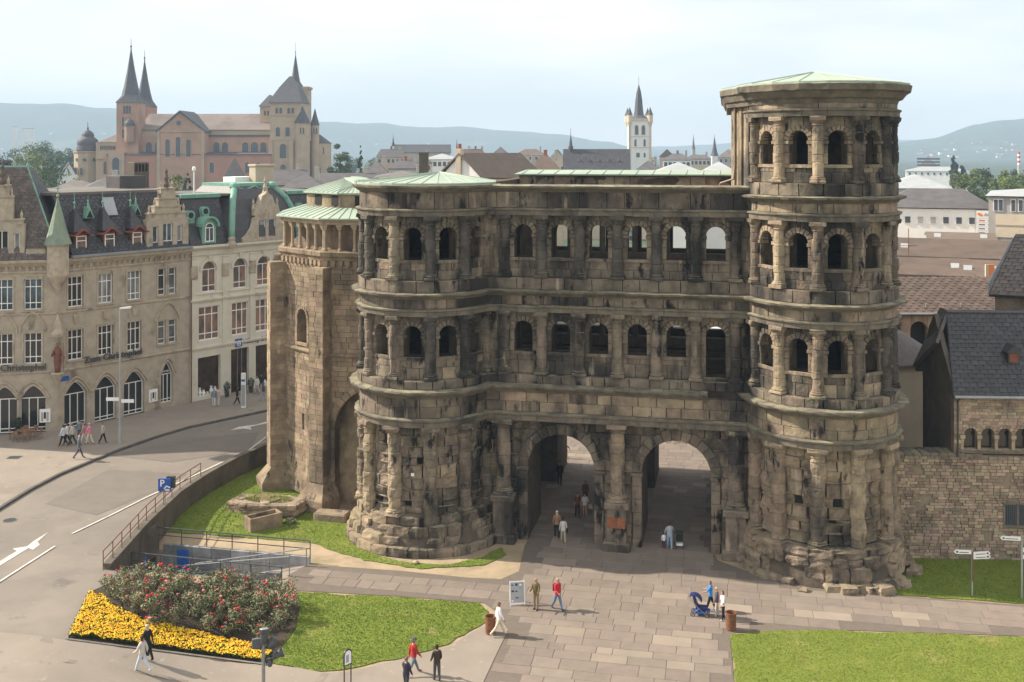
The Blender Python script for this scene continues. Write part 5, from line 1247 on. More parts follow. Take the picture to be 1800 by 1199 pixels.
# ================================================================ STONE WALL AND CLOISTER BUILDINGS ON THE RIGHT
WD = 65.3
sw_ = thing('rubble_wall', 'tall brown rubble stone wall joining the taller gate tower', 'wall', (23.5, WD, 0), R(-3))
XW = Matrix.Translation((23.5, WD, 0)) @ Matrix.Rotation(R(-3), 4, 'Z')
def PW(u, z, d): return (u, -d, z)
m = MB(); m.box(-1.0, 14, .1, 1.2, -.4, 6.35); wc = m.obj('wall_core', 'mortar', sw_)
win = OpB(7.35, .75, 2.15, 3.35)
courses(PW, -1.0, 14, [-.2, 6.3], [win], .19, .42, wc, 'rubble', .0, -.05, .035, .02, .018, 0, 9, 901, skip=lambda u, z: fbm((u * .8, z * .8, 3), 1, 2) > .38, xf=XW)
flush_stones(sw_, 300, 'rubble_courses')
r = random.Random(6)
for k in range(12):
    box_part('coping_stone', sw_, 'ledge_stone', -1 + k * .52, -1 + k * .52 + .5, -.14, 1.3, 6.3, 6.46 + r.uniform(0, .05), bev=.03)
m = MB(); m.box(6.5, 8.2, -.06, .1, 2.0, 2.14); m.box(6.5, 6.6, -.05, .1, 2.14, 3.4); m.box(8.1, 8.2, -.05, .1, 2.14, 3.4); m.box(7.29, 7.41, -.05, .1, 2.14, 3.4); m.box(6.5, 8.2, -.06, .1, 3.4, 3.52); wf = m.obj('barred_window', 'ledge_stone', sw_)
box_part('pane', wf, 'far_glass', 6.6, 8.1, .02, .09, 2.14, 3.4)
for k in range(5):
    for x in (6.6, 7.41): MB().tube([(x + .11 + k * .115, -.02, 2.14), (x + .11 + k * .115, -.02, 3.4)], .014, 5).obj('bar', 'ironwork', wf)
# house with arcaded windows standing on the wall line
ch = thing('cloister_house', 'stone house with steep dark slate roof and a row of small round-arched windows', 'building', (23.5, WD, 0), R(-3))
X0 = 3.55
cops = [Op(X0 + 1.0 + k * 1.02, .40, 6.75, 7.65) for k in range(4)]
m = MB(); wall_open(m, PW, X0, 14, 6.5, 10.1, .0, -.5, cops); wl = m.obj('wall', 'rubble', ch)
def PWs(u, z, d): return (X0 - d, .4 + u, z)
m = MB(); wall_open(m, lambda u, z, d: (X0 - d, 5.7 - u, z), 0, 5.2, 3.0, 10.1, 0, -.5, [Op(1.0 + k * .8, .25, 4.3, 5.1) for k in range(4)]); m.obj('side_wall', 'concrete_dark', ch)
courses(PW, X0, 14, [8.25, 10.0], [], .19, .42, wl, 'rubble', .03, -.05, .02, .015, .012, 0, 9, 905, xf=XW)
courses(PW, X0, 14, [6.75, 7.65, 8.25], cops, .19, .42, wl, 'rubble', .03, -.05, .02, .015, .012, 0, 9, 906, ring=.16, xf=XW)
flush_stones(ch, 60, 'rubble_courses')
for o in cops:
    arch_ring(PW, o, .17, 7, .05, wl, 'rubble', 3, False, 2, -.3, False, xf=XW)
    m = MB(); m.add([PW(o.c + a, z, -.4) for a, z in ((-.42, 6.7), (.42, 6.7), (.42, 8.1), (-.42, 8.1))], [(0, 1, 2, 3)]); m.obj('pane', 'glass', ch)
for k in range(5):
    u = X0 + .49 + k * 1.02; m = MB(); m.lathe([(.12, 6.74), (.09, 6.85), (.085, 7.4), (.1, 7.42)], 8, (u, .02, 0)); m.bbox(u - .15, u + .15, -.14, .2, 7.42, 7.64, .02); m.obj('arcade_shaft', 'pale_stone', ch)
flush_stones(ch, 60, 'arch_stones')
box_part('sill_ledge', ch, 'ledge_stone', X0 + .2, X0 + 4.9, -.12, .2, 6.56, 6.72, bev=.03)
slate_plane(ch, (X0 - .15, -.35, 10.05), (14, -.35, 10.05), (14, 3.5, 14.75), (X0 + .75, 3.5, 14.75), .3, 'slate')
slate_plane(ch, (X0 - .55, 6.1, 10.6), (X0 - .4, 2.2, 12.9), (X0 + .75, 3.5, 14.75), (X0 + .75, 4.6, 14.75), .3, 'slate_worn')
slate_plane(ch, (14, 6.1, 10.4), (X0 - .4, 6.1, 10.4), (X0 + .75, 3.5, 14.75), (14, 3.5, 14.75), .4, 'slate')
m = MB(); m.prism([(-.3, 10.05), (5.8, 10.05), (4.6, 13.4), (3.5, 14.5), (2.2, 12.8)], X0, X0 + .3, 'x'); m.obj('gable_wall', 'concrete_dark', ch)
m = MB(); m.tube([(X0 - .1, -.45, 10.02), (14, -.45, 10.02)], .09, 8); m.obj('gutter', 'lead', ch); MB().tube([(X0 + .2, -.42, 10.0), (X0 + .2, -.12, 9.7), (X0 + .2, -.12, 6.3)], .06, 8).obj('downpipe', 'steel_dark', ch)
m = MB(); m.bbox(7.2, 7.9, 1.0, 2.4, 11.8, 12.55, .03); o = m.obj('roof_dormer', 'slate', ch); box_part('pane', o, 'frame_red', 7.3, 7.8, .98, 1.02, 11.9, 12.45)
m = MB(); m.prism([(7.05, 12.5), (8.05, 12.5), (7.55, 12.95)], .85, 2.6); m.obj('dormer_roof', 'slate', o)
# larger gabled wing behind it
wg = thing('cloister_wing', 'brown stone wing with round window in its gable and slate roof behind the arcaded house', 'building', (33.6, 73.5, 0), R(-24))
m = MB(); m.box(-.2, 12, 0, 8, -.2, 15.2); m.obj('wall', 'rubble', wg)
slate_plane(wg, (-.6, -.45, 15.1), (12, -.45, 15.1), (12, 4, 19), (1.2, 4, 19), .35, 'slate_worn'); slate_plane(wg, (-.6, 8.4, 15.1), (-.6, -.45, 15.1), (1.2, 4, 19), (1.2, 4.4, 19), .35, 'slate')
m = MB(); m.tube([(1.0, -.06, 13.6), (1.0, .05, 13.6)], .42, 16); o = m.obj('round_window', 'ledge_stone', wg); MB().tube([(1.0, -.07, 13.6), (1.0, -.05, 13.6)], .3, 16).obj('pane', 'far_glass', o)
# pale apse-like rounded wing with fan roof
ap = thing('rounded_wing', 'cream rendered half-round wing with slate fan roof between tower and cloister house', 'building', (26.9, 79, 0))
MB().lathe([(4.3, -.2), (4.3, 9.9)], 36).obj('wall', 'render_beige', ap)
m = MB(); m.lathe([(4.6, 9.75), (4.6, 9.95), (.3, 12.7), (.1, 12.7)], 30); o = m.obj('roof', 'slate_worn', ap)
# arcaded cloister range: long brown roof with arches under the eave
cl = thing('arcade_range', 'long stone range with dark arches under the eave of a big brown roof', 'building', (33, 92, 0))
aops = [Op(-3.0 + k * 2.3 - 4, .75, 8.0, 9.5) for k in range(5)]
m = MB(); wall_open(m, PW, -9, 18, -.2, 11.1, 0, -.6, aops); m.obj('wall', 'rubble', cl); m = MB(); m.box(-9, 18, .6, 1.0, -.2, 11.0); m.obj('inner_wall', 'hole_shade', cl)  # inner wall coloured near-black as the shade behind the arches
slate_plane(cl, (-10, -.5, 11.0), (18, -.5, 11.0), (18, 6.0, 13.4), (-10, 6.0, 13.4), .45, 'roof_brown'); slate_plane(cl, (18, 12, 11.2), (-10, 12, 11.2), (-10, 6.0, 13.4), (18, 6.0, 13.4), .6, 'roof_brown')
MB().tube([(-10, -.6, 10.98), (18, -.6, 10.98)], .1, 6).obj('gutter', 'lead', cl)
slate_plane(cl, (-12, -5.0, 7.2), (-4.5, -5.0, 7.2), (-2.5, -.2, 9.9), (-12, -.2, 10.4), .4, 'roof_brown')
for k in range(5): MB().tube([(-6 + k * 3, .5, 11.45), (-6 + k * 3, .45, 11.75)], .06, 6).obj('snow_hook', 'lead', cl)
# ================================================================ TOWN BEYOND: houses, churches, trees, hills
def roofed(parent, x0, x1, y0, y1, ze, zr, mat, axis='x', hip=0.0, over=.4, name='roof'):
    """gabled (hip = 0) or hipped roof over a rectangle; axis: direction of the ridge"""
    m = MB(); a, b, c, d = x0 - over, x1 + over, y0 - over, y1 + over
    if hip < .1:
        p, q = (c, d) if axis == 'x' else (a, b); md = (p + q) / 2
        pf = [(p, ze - .18), (md, zr - .25), (q, ze - .18), (q, ze), (md, zr), (p, ze)]
        m.prism(pf, *((a, b) if axis == 'x' else (c, d)), ax='x' if axis == 'x' else 'y'); return m.obj(name, mat, parent)
    if axis == 'x':
        ym = (c + d) / 2; h = min(hip, (b - a) / 2 - .05); rp = [(a + h, ym, zr), (b - h, ym, zr)]
        vs = [(a, c, ze), (b, c, ze), (b, d, ze), (a, d, ze)] + rp; fs = [(0, 1, 5, 4), (2, 3, 4, 5), (1, 2, 5), (3, 0, 4), (3, 2, 1, 0)]
    else:
        xm = (a + b) / 2; h = min(hip, (d - c) / 2 - .05); rp = [(xm, c + h, zr), (xm, d - h, zr)]
        vs = [(a, c, ze), (b, c, ze), (b, d, ze), (a, d, ze)] + rp; fs = [(1, 2, 5, 4), (3, 0, 4, 5), (0, 1, 4), (2, 3, 5), (3, 2, 1, 0)]
    m.add(vs, fs); return m.obj(name, mat, parent)
def facade_windows(parent, x0, x1, z0, z1, nx, nz_, y=0.0, wd=1.1, h=1.5, mat='far_glass', frame=True):
    for j in range(nz_):
        for i in range(nx):
            x = lerp(x0, x1, (i + .5) / nx); z = lerp(z0, z1, (j + .5) / nz_)
            m = MB(); e = .09
            for a, b, c, d in ((-wd / 2 - e, -wd / 2, -h / 2 - e, h / 2 + e), (wd / 2, wd / 2 + e, -h / 2 - e, h / 2 + e), (-wd / 2, wd / 2, h / 2, h / 2 + e), (-wd / 2, wd / 2, -h / 2 - e, -h / 2)):
                m.box(x + a, x + b, y - .12, y + .02, z + c, z + d)
            o = m.obj('window', 'frame_white' if frame else 'render_grey', parent)
            box_part('pane', o, mat, x - wd / 2, x + wd / 2, y - .04, y + .03, z - h / 2, z + h / 2)
def house(px0, px1, ye, yr, d, dep, label, wall='render_cream', roof='roof_brown', axis='x', hip=0.0, rz=0.0, wins=(0, 0), chim=1, name='town_house', group=None, cat='house', roofname='roof', dorm=0):
    a, b = W(px0, ye, d), W(px1, ye, d); zr = W(0, yr, d + (dep / 2 if axis == 'x' else 0)).z; wd = b.x - a.x
    rz = rz or (-math.atan2((a.x + b.x) / 2, d) * (.85 + .3 * ((px0 * 7) % 10) / 10) if a.x * b.x > 0 else 0.0)
    t = thing(name, label, cat, ((a.x + b.x) / 2, d, 0), rz, group); ze = a.z
    m = MB(); m.box(-wd / 2, wd / 2, 0, dep, -.5, ze - .2)
    if axis == 'y' and hip < .1: m.prism([(-wd / 2, ze - .3), (wd / 2, ze - .3), (wd / 2 - .2, ze - .2), (0, zr - .3), (-wd / 2 + .2, ze - .2)], .02, dep - .02)
    if axis == 'x' and hip < .1: m.prism([(0, ze - .3), (dep, ze - .3), (dep - .2, ze - .2), (dep / 2, zr - .3), (.2, ze - .2)], -wd / 2 + .02, wd / 2 - .02, 'x')
    m.obj('wall', wall, t)
    if zr > ze + .3: ro = roofed(t, -wd / 2, wd / 2, 0, dep, ze - .05, zr, roof, axis, hip)
    else:
        m = MB(); m.box(-wd / 2 - .2, wd / 2 + .2, -.2, dep + .2, ze, ze + .3); ro = m.obj(roofname, roof, t)
    if wins[0]: facade_windows(t, -wd / 2 + .3, wd / 2 - .3, max(.5, ze - 3.0 * wins[1]), ze - .2, wins[0], wins[1])
    for k in range(chim):
        x = wd * (.32 - .6 * k / max(1, chim)); zc = zr - (.8 if axis == 'x' else 1.5)
        m = MB(); m.bbox(x - .4, x + .4, dep * .5 - .3, dep * .5 + .3, zc - .6, zr + 1.0, .05); m.bbox(x - .48, x + .48, dep * .5 - .38, dep * .5 + .38, zr + .99, zr + 1.15, .03); m.obj('chimney', 'red_brick' if k % 2 else 'render_grey', ro)
    for k in range(dorm):
        x = lerp(-wd / 2, wd / 2, (k + .5) / dorm); f = .35; y = dep / 2 * f; z = lerp(ze, zr, f)
        m = MB(); m.box(x - .55, x + .55, y - .5, y + 1.2, z - .2, z + .95); dn = m.obj('dormer', 'slate_grey', ro); box_part('pane', dn, 'frame_white', x - .4, x + .4, y - .53, y - .49, z + .1, z + .8)
    return t
def spire_prof(parent, name, mat, c, prof, n=8, ph=R(22.5)): return MB().lathe(prof, n, c, ph=ph).obj(name, mat, parent)
# --- cathedral (480 m off)
DD = 480.0; s_ = FPX / DD
dom = thing('cathedral', 'large pink and tan sandstone cathedral with two pointed spires and a broad west tower', 'cathedral', (W(370, 0, DD).x, DD, 0))
def DX(px): return (px - 370) / s_
def DXd(px, y): return W(px, 0, DD + y).x - dom.location.x
def DZ(py): return CAMZ - (py - HZ) / s_
def dblock(name, px0, px1, ytop, y0, y1, mat, ybot=330): return box_part(name, dom, mat, DX(px0), DX(px1), y0, y1, DZ(ybot) - 6, DZ(ytop))
def darch(px, ytop, ybot, wpx, y, rim='dom_tan', parent=None):
    x = DX(px); hw = wpx / s_ / 2; zb, zt = DZ(ybot), DZ(ytop); sp = zt - hw; m = MB(); n = 10; e = .28
    pts = [(-hw, zb)] + [(-hw * math.cos(math.pi * k / n), sp + hw * math.sin(math.pi * k / n)) for k in range(n + 1)] + [(hw, zb)]
    out_ = [(-hw - e, zb)] + [(-(hw + e) * math.cos(math.pi * k / n), sp + (hw + e) * math.sin(math.pi * k / n)) for k in range(n + 1)] + [(hw + e, zb)]
    for i in range(len(pts) - 1):
        q = [pts[i], pts[i + 1], out_[i + 1], out_[i]]; m.add([(x + a, y - .3, b) for a, b in q] + [(x + a, y + .1, b) for a, b in q], [(0, 1, 2, 3), (4, 5, 1, 0), (6, 7, 3, 2)])
    o = m.obj('arched_window', rim, parent or dom); m = MB(); m.add([(x + a, y - .08, b) for a, b in pts], [tuple(range(len(pts) - 1, -1, -1))[::-1]]); m.obj('pane', 'far_glass', o); return o
dblock('nave_wall', 240, 482, 228, 2, 30, 'dom_tan'); dblock('clerestory', 240, 482, 238, 1.5, 30, 'dom_pink'); dblock('aisle_wall', 196, 482, 272, -6, 2, 'dom_red')
roofed(dom, DX(243), DX(482), 2, 30, DZ(228), DZ(198), 'dom_roof', 'x', 0, .5)
m = MB(); m.loft([[(DX(196), -6.6, DZ(272)), (DX(482), -6.6, DZ(272)), (DX(482), 1.6, DZ(270)), (DX(196), 1.6, DZ(270))], [(DX(196), -6.6, DZ(271)), (DX(482), -6.6, DZ(271)), (DX(482), 1.6, DZ(267)), (DX(196), 1.6, DZ(267))]]); m.obj('aisle_roof', 'slate_far', dom)
m = MB(); m.box(DX(365), DX(482), .9, 2, DZ(240), DZ(237)); m.obj('eaves_band', 'slate_far', dom)
for px, w_ in ((260, 11), (276, 10), (379, 11), (394, 11), (430, 11), (446, 13), (462, 11)): darch(px, 250, 271, w_, 1.5)
for px in (302, 320, 338, 379, 441, 460): darch(px, 285, 303, 8, -6)
m = MB(); m.box(DX(286), DX(366), -6.4, 20, -2, DZ(231)); m.prism([(DX(286), DZ(231)), (DX(366), DZ(231)), (DX(324), DZ(199))], -6.4, 4); m.obj('transept', 'dom_pink', dom)
m = MB(); m.prism([(DX(283), DZ(233)), (DX(324), DZ(198)), (DX(369), DZ(233)), (DX(369), DZ(230.5)), (DX(324), DZ(195)), (DX(283), DZ(230.5))], -7.0, 15); m.obj('transept_roof', 'slate_far', dom)
for px in (287, 364): m = MB(); m.box(DX(px - 2.5), DX(px + 2.5), -6.8, -4, -2, DZ(231)); m.obj('corner_pilaster', 'dom_tan', dom)
m = MB(); m.box(DX(284), DX(368), -6.75, -6.3, DZ(232.5), DZ(230.5)); m.obj('gable_cornice', 'dom_tan', dom)
for px, yt in ((303, 245), (321, 241), (339, 245)): darch(px, yt, 275, 8, -6.4)
m = MB(); m.tube([(DX(322), -6.5, DZ(217)), (DX(322), -6.3, DZ(217))], 1.1, 14); m.obj('gable_roundel', 'far_glass', dom)
# east towers
for px, ye, yt, y0, nm in ((228, 181, 85, -3, 1), (253.5, 184, 97, 22, 2)):
    hw = (19 if nm == 1 else 17) / s_; x = DX(px) if nm == 1 else DX(246)
    if nm == 2: x = DXd(254.5, 27)
    m = MB(); m.box(x - hw, x + hw, y0, y0 + 9.5, -2, DZ(ye)); to = m.obj('east_tower', 'dom_red' if nm == 2 else 'dom_pink', dom)
    c = (x, y0 + 4.75, 0); zb = DZ(ye); zt = DZ(yt)
    m = MB(); k = hw * 1.08; rings = []
    for f, h in ((1, 0), (.72, .14), (.52, .32), (.28, .62), (.03, 1.0)):
        q = k * f; cut = q * (.0 if h == 0 else .55); rings.append([(c[0] + a, c[1] + b, lerp(zb, zt, h)) for a, b in ((-q + cut, -q), (q - cut, -q), (q, -q + cut), (q, q - cut), (q - cut, q), (-q + cut, q), (-q, q - cut), (-q, -q + cut))])
    m.loft(rings); m.obj('spire', 'slate_far', to); MB().lathe([(.35, zt - .4), (.2, zt + .5), (.5, zt + 1.2), (.12, zt + 1.6), (.1, zt + 4.6), (0, zt + 4.7)], 8, c).obj('spire_cross', 'ironwork', to)
    for dx in (-5, 0, 5): darch(370 + s_ * x + dx, 186, 200, 3.6, y0, parent=to)
    if nm == 1:
        for yt2, yb in ((206, 222), (227, 242)): darch(221, yt2, yb, 4, y0, parent=to)
m = MB(); m.lathe([(1.9, DZ(250)), (2.1, DZ(246)), (2.1, DZ(223)), (2.3, DZ(222))], 14, (DX(234), -4.5, 0)); o = m.obj('stair_turret', 'dom_pink', dom); MB().lathe([(2.3, DZ(222)), (2.2, DZ(217)), (1.4, DZ(212)), (.3, DZ(209.5)), (.1, DZ(206))], 14, (DX(234), -4.5, 0)).obj('turret_dome', 'slate_far', o)
# east choir and the domed chapel
dblock('east_choir', 170, 212, 250, -1, 22, 'dom_tan'); m = MB(); m.loft([[(DX(174), -1.4, DZ(250)), (DX(212), -1.4, DZ(250)), (DX(212), 22, DZ(250)), (DX(174), 22, DZ(250))], [(DX(207), 6, DZ(231)), (DX(212), 6, DZ(231)), (DX(212), 14, DZ(231)), (DX(207), 14, DZ(231))]]); m.obj('choir_roof', 'dom_roof', dom)
for k in range(8): darch(179 + k * 3.6, 256, 263, 2.2, -1)
darch(188, 284, 306, 8, -1); dblock('choir_annex', 201, 228, 268, -7, 0, 'dom_tan'); darch(214, 277, 306, 12, -7); 
m = MB(); m.box(DX(170), DX(201), -1.5, -.9, DZ(280), DZ(278)); m.obj('choir_cornice', 'dom_tan', dom)
cx = DX(145); cy = 6
MB().lathe([(5.9, -2), (5.9, DZ(269)), (6.4, DZ(268)), (6.4, DZ(266))], 8, (cx, cy, 0), ph=R(22.5)).obj('domed_chapel', 'dom_tan', dom)
o = MB().lathe([(5.0, DZ(268)), (4.9, DZ(262)), (4.5, DZ(256)), (4.5, DZ(255)), (4.7, DZ(253)), (4.4, DZ(246)), (3.0, DZ(241)), (2.7, DZ(241)), (2.8, DZ(238)), (2.3, DZ(233)), (1.2, DZ(229.5)), (.35, DZ(228)), (.5, DZ(225)), (.2, DZ(223)), (.1, DZ(214)), (0, DZ(213))], 20, (cx, cy, 0)).obj('chapel_dome', 'slate_far', dom, True)
for a in (-30, 8, 50): 
    m = MB(); m.tube([(cx + 5.6 * math.sin(R(a)), cy - 5.6 * math.cos(R(a)), DZ(281)), (cx + 6.0 * math.sin(R(a)), cy - 6.0 * math.cos(R(a)), DZ(281))], .8, 12); m.obj('oval_window', 'far_glass', dom)
for px in (133, 143): darch(px, 295, 307, 5, cy - 5.85)
# west end
dblock('west_tower', 478, 532, 180, -4, 14, 'dom_tan'); 
hw0 = DX(476) ; rings = [[(DX(a), y0, DZ(z)), (DX(b), y0, DZ(z)), (DX(b), y1, DZ(z)), (DX(a), y1, DZ(z))] for a, b, y0, y1, z in ((475, 534, -5, 15, 181), (491, 524, 1, 9, 152), (505, 510, 4.5, 5.5, 133))]
MB().loft(rings).obj('west_tower_roof', 'slate_far', dom)
for px in (490, 497, 511, 518): darch(px, 190, 200, 5, -4)
for px in (492, 509): darch(px, 224, 240, 7.5, -4)
darch(501, 253, 278, 11, -4); darch(501, 289, 300, 9, -4)
for y in (203, 245): m = MB(); m.box(DX(477), DX(533), -4.3, -3.9, DZ(y + .8), DZ(y - .8)); m.obj('string_course', 'dom_tan', dom)
for px in (480, 516): m = MB(); m.box(DX(px - 3.5), DX(px + 3.5), -5.2, -3.9, -2, DZ(247)); m.obj('buttress', 'dom_tan', dom)
box_part('west_pavilion', dom, 'dom_tan', DXd(457, 8), DXd(488, 8), 8, 22, -2, DZ(186)); pv = [DXd(455, 8), DXd(492, 8), DXd(475, 15)]; m = MB(); m.loft([[(pv[0], 7, DZ(186)), (pv[1], 7, DZ(186)), (pv[1], 23, DZ(186)), (pv[0], 23, DZ(186))], [(pv[2] - .3, 14, DZ(164)), (pv[2] + .3, 14, DZ(164)), (pv[2] + .3, 16, DZ(164)), (pv[2] - .3, 16, DZ(164))]]); m.obj('pavilion_roof', 'slate_far', dom)
for px in (466, 471.5): darch(370 + s_ * DXd(px, 8), 193, 202, 3.6, 8)
m = MB(); m.box(DXd(507, 22), DXd(541, 18), 18, 27, -2, DZ(150)); t2 = m.obj('tall_west_tower', 'dom_tan', dom); m = MB(); m.box(DXd(505, 22), DXd(543, 18), 17.6, 27.4, DZ(152), DZ(148)); m.obj('tower_parapet', 'dom_tan', t2)
MB().lathe([(4.0, DZ(152)), (3.6, DZ(146)), (2.2, DZ(138)), (1.7, DZ(128)), (1.0, DZ(110)), (.12, DZ(88)), (.1, DZ(86)), (.35, DZ(84)), (.08, DZ(82)), (.06, DZ(66)), (0, DZ(65))], 8, (DXd(519.5, 22), 22, 0), ph=R(22.5)).obj('tower_spire', 'slate_far', t2)
for dx in (-8, 6): MB().lathe([(.8, DZ(153)), (.5, DZ(146)), (.05, DZ(138))], 6, (DXd(519.5 + dx, 22), 19, 0)).obj('corner_spirelet', 'slate_far', t2)
for px, hw, ytop, yap, y in ((534, 13, 217, 187, -3), (551.5, 7.5, 220, 190, 3)):
    m = MB(); m.lathe([(hw / s_, -2), (hw / s_, DZ(ytop))], 18, (DX(px), y, 0)); o = m.obj('round_turret', 'dom_tan', dom); MB().lathe([(hw / s_ * 1.12, DZ(ytop)), (hw / s_ * .55, DZ(lerp(ytop, yap, .5))), (.05, DZ(yap))], 18, (DX(px), y, 0)).obj('turret_cone', 'slate_far', o)
    for dx in (-1.5, 1.5): darch(px + 2 + dx * 1.6, 225, 235, 2.4, y - hw / s_ - .05, parent=o)
MB().lathe([(5.4, -2), (5.4, DZ(252))], 20, (DX(556), 8, 0)).obj('west_apse', 'dom_tan', dom); MB().lathe([(5.7, DZ(252)), (.3, DZ(236))], 20, (DX(556), 8, 0)).obj('apse_roof', 'slate_far', dom)
for px in (553, 565): darch(px, 258, 271, 5, 2.7 + abs(px - 556) * .07)
darch(557, 291, 306, 9, 2.5)
# --- white tower church
GD = 520.0
gs = thing('white_tower_church', 'white church tower with gold stone corners, four turrets and a slate spire', 'church', (W(1125, 0, GD).x, GD, 0)); q = FPX / GD
def gz(py): return CAMZ - (py - HZ) / q
hw = 18 / q; m = MB(); m.box(-hw, hw, 0, 2 * hw, -1, gz(212)); m.obj('tower', 'render_white', gs)
for sx in (-1, 1):
    m = MB(); m.box(sx * hw - .6, sx * hw + .6, -.15, 1.0, -1, gz(205)); m.obj('corner_quoins', 'render_cream', gs)
    for y in (0, 2 * hw):
        m = MB(); m.lathe([(.7, gz(222)), (1.35, gz(214)), (1.35, gz(203)), (1.5, gz(202))], 10, (sx * hw, y + .3, 0)); o = m.obj('corner_turret', 'render_cream', gs); MB().lathe([(1.5, gz(202)), (.7, gz(195)), (.05, gz(188))], 10, (sx * hw, y + .3, 0)).obj('turret_cone', 'slate_far', o)
m = MB(); m.box(-hw, hw, -.3, 2 * hw + .3, gz(213), gz(208)); m.obj('parapet', 'render_cream', gs)
MB().lathe([(hw * 1.05, gz(209)), (2.6, gz(202)), (2.2, gz(193)), (1.75, gz(175)), (1.25, gz(163)), (1.3, gz(162.5)), (.7, gz(155)), (.1, gz(147)), (.08, gz(133)), (0, gz(132.5))], 8, (0, hw, 0), ph=R(22.5)).obj('spire', 'slate_far', gs)
def garch(x, zt, zb, w_):
    m = MB(); n = 8; pts = [(x - w_, zb), (x + w_, zb)] + [(x + w_ * math.cos(math.pi * k / n), zt - w_ * 1.4 + w_ * 1.4 * math.sin(math.pi * k / n)) for k in range(n + 1)]
    m.add([(a, -.12, b) for a, b in pts] + [(a, .05, b) for a, b in pts], [tuple(range(len(pts)))] + [((k + 1) % len(pts), k, len(pts) + k, len(pts) + (k + 1) % len(pts)) for k in range(len(pts))]); o = m.obj('arched_window', 'render_cream', gs)
    m = MB(); m.add([(x + (a - x) * .78, -.14, (zt + zb) / 2 + (b - (zt + zb) / 2) * .86) for a, b in pts], [tuple(range(len(pts)))]); m.obj('pane', 'far_glass', o)
for sx in (-6, 6): garch(sx / q, gz(219), gz(238), 3.6 / q)
for sx in (-8, 8): garch(sx / q, gz(244), gz(258), 2.2 / q)
for sx in (-5, -2, 8): garch(sx / q, gz(268), gz(277), 1.8 / q)
for y in (240, 259): box_part('string_course', gs, 'render_cream', -hw - .1, hw + .1, -.2, .2, gz(y + .8), gz(y - .4))
# --- other churches and spires
def church(px0, px1, ye, yr, d, sp_px, sp_top, label, base_h=8, spm='slate_far', roof='slate_far', dep=14):
    t = house(px0, px1, ye, yr, d, dep, label, 'render_beige', roof, 'x', 0, 0, (0, 0), 0, 'church', None, 'church'); k = FPX / d; x = (sp_px - 900) / FPX * d - t.location.x; zr = W(0, yr, d + dep / 2).z; zt = W(0, sp_top, d).z
    MB().lathe([(.75, zr - 1), (.7, zr + base_h * .1), (.5, zr + base_h * .12), (.08, zt), (.04, zt + 2), (0, zt + 2.1)], 8, (x, dep / 2, 0)).obj('ridge_spire', spm, t); return t
church(991, 1106, 330, 262, 300, 1002, 236, 'long steep slate church roof with a thin ridge turret and rows of tiny dormers')
cht = bpy.data.objects['church']
for j, n in ((0, 5), (1, 6)):
    for k in range(n):
        x = lerp(-6.5, 7.5, (k + .5) / n); f = .28 + .42 * (1 - j); o = MB(); z = lerp(W(0, 330, 300).z, W(0, 262, 307).z, f); y = -.4 + 7.4 * f; o.prism([(x - .25, z - .1), (x + .25, z - .1), (x, z + .6)], y - .3, y + .6); o.obj('roof_vent', 'render_grey', bpy.data.objects['church'])
church(694, 792, 268, 254, 560, 691, 240, 'far church with long grey roof and slim reddish ridge turret', 7, 'slate_far')
for i, (px, yb, yt, d, lab) in enumerate(((1219, 262, 238, 900, 'needle-thin dark church spire far off above the white warehouses'), (1256, 274, 240, 620, 'slate steeple on a small white church tower beside the tall round gate tower'), (803, 268, 247, 520, 'small dark onion turret on the skyline behind the chimneys'))):
    p = W(px, 330, d); t = thing('church_steeple', lab, 'steeple', (p.x, d, 0)); zb, zt = W(0, yb, d).z, W(0, yt, d).z; h = zt - zb
    m = MB(); w_ = h * (.16 if i == 1 else .11); m.box(-w_, w_, -w_, w_, -1, zb); m.obj('tower', 'render_white' if i == 1 else 'render_grey', t)
    MB().lathe([(w_ * 1.35, zb), (w_ * .9, zb + h * .18), (w_ * .5, zb + h * .5), (.1, zt), (.05, zt + h * .12), (0, zt + h * .13)], 8, ph=R(22.5)).obj('spire', 'slate_far', t)
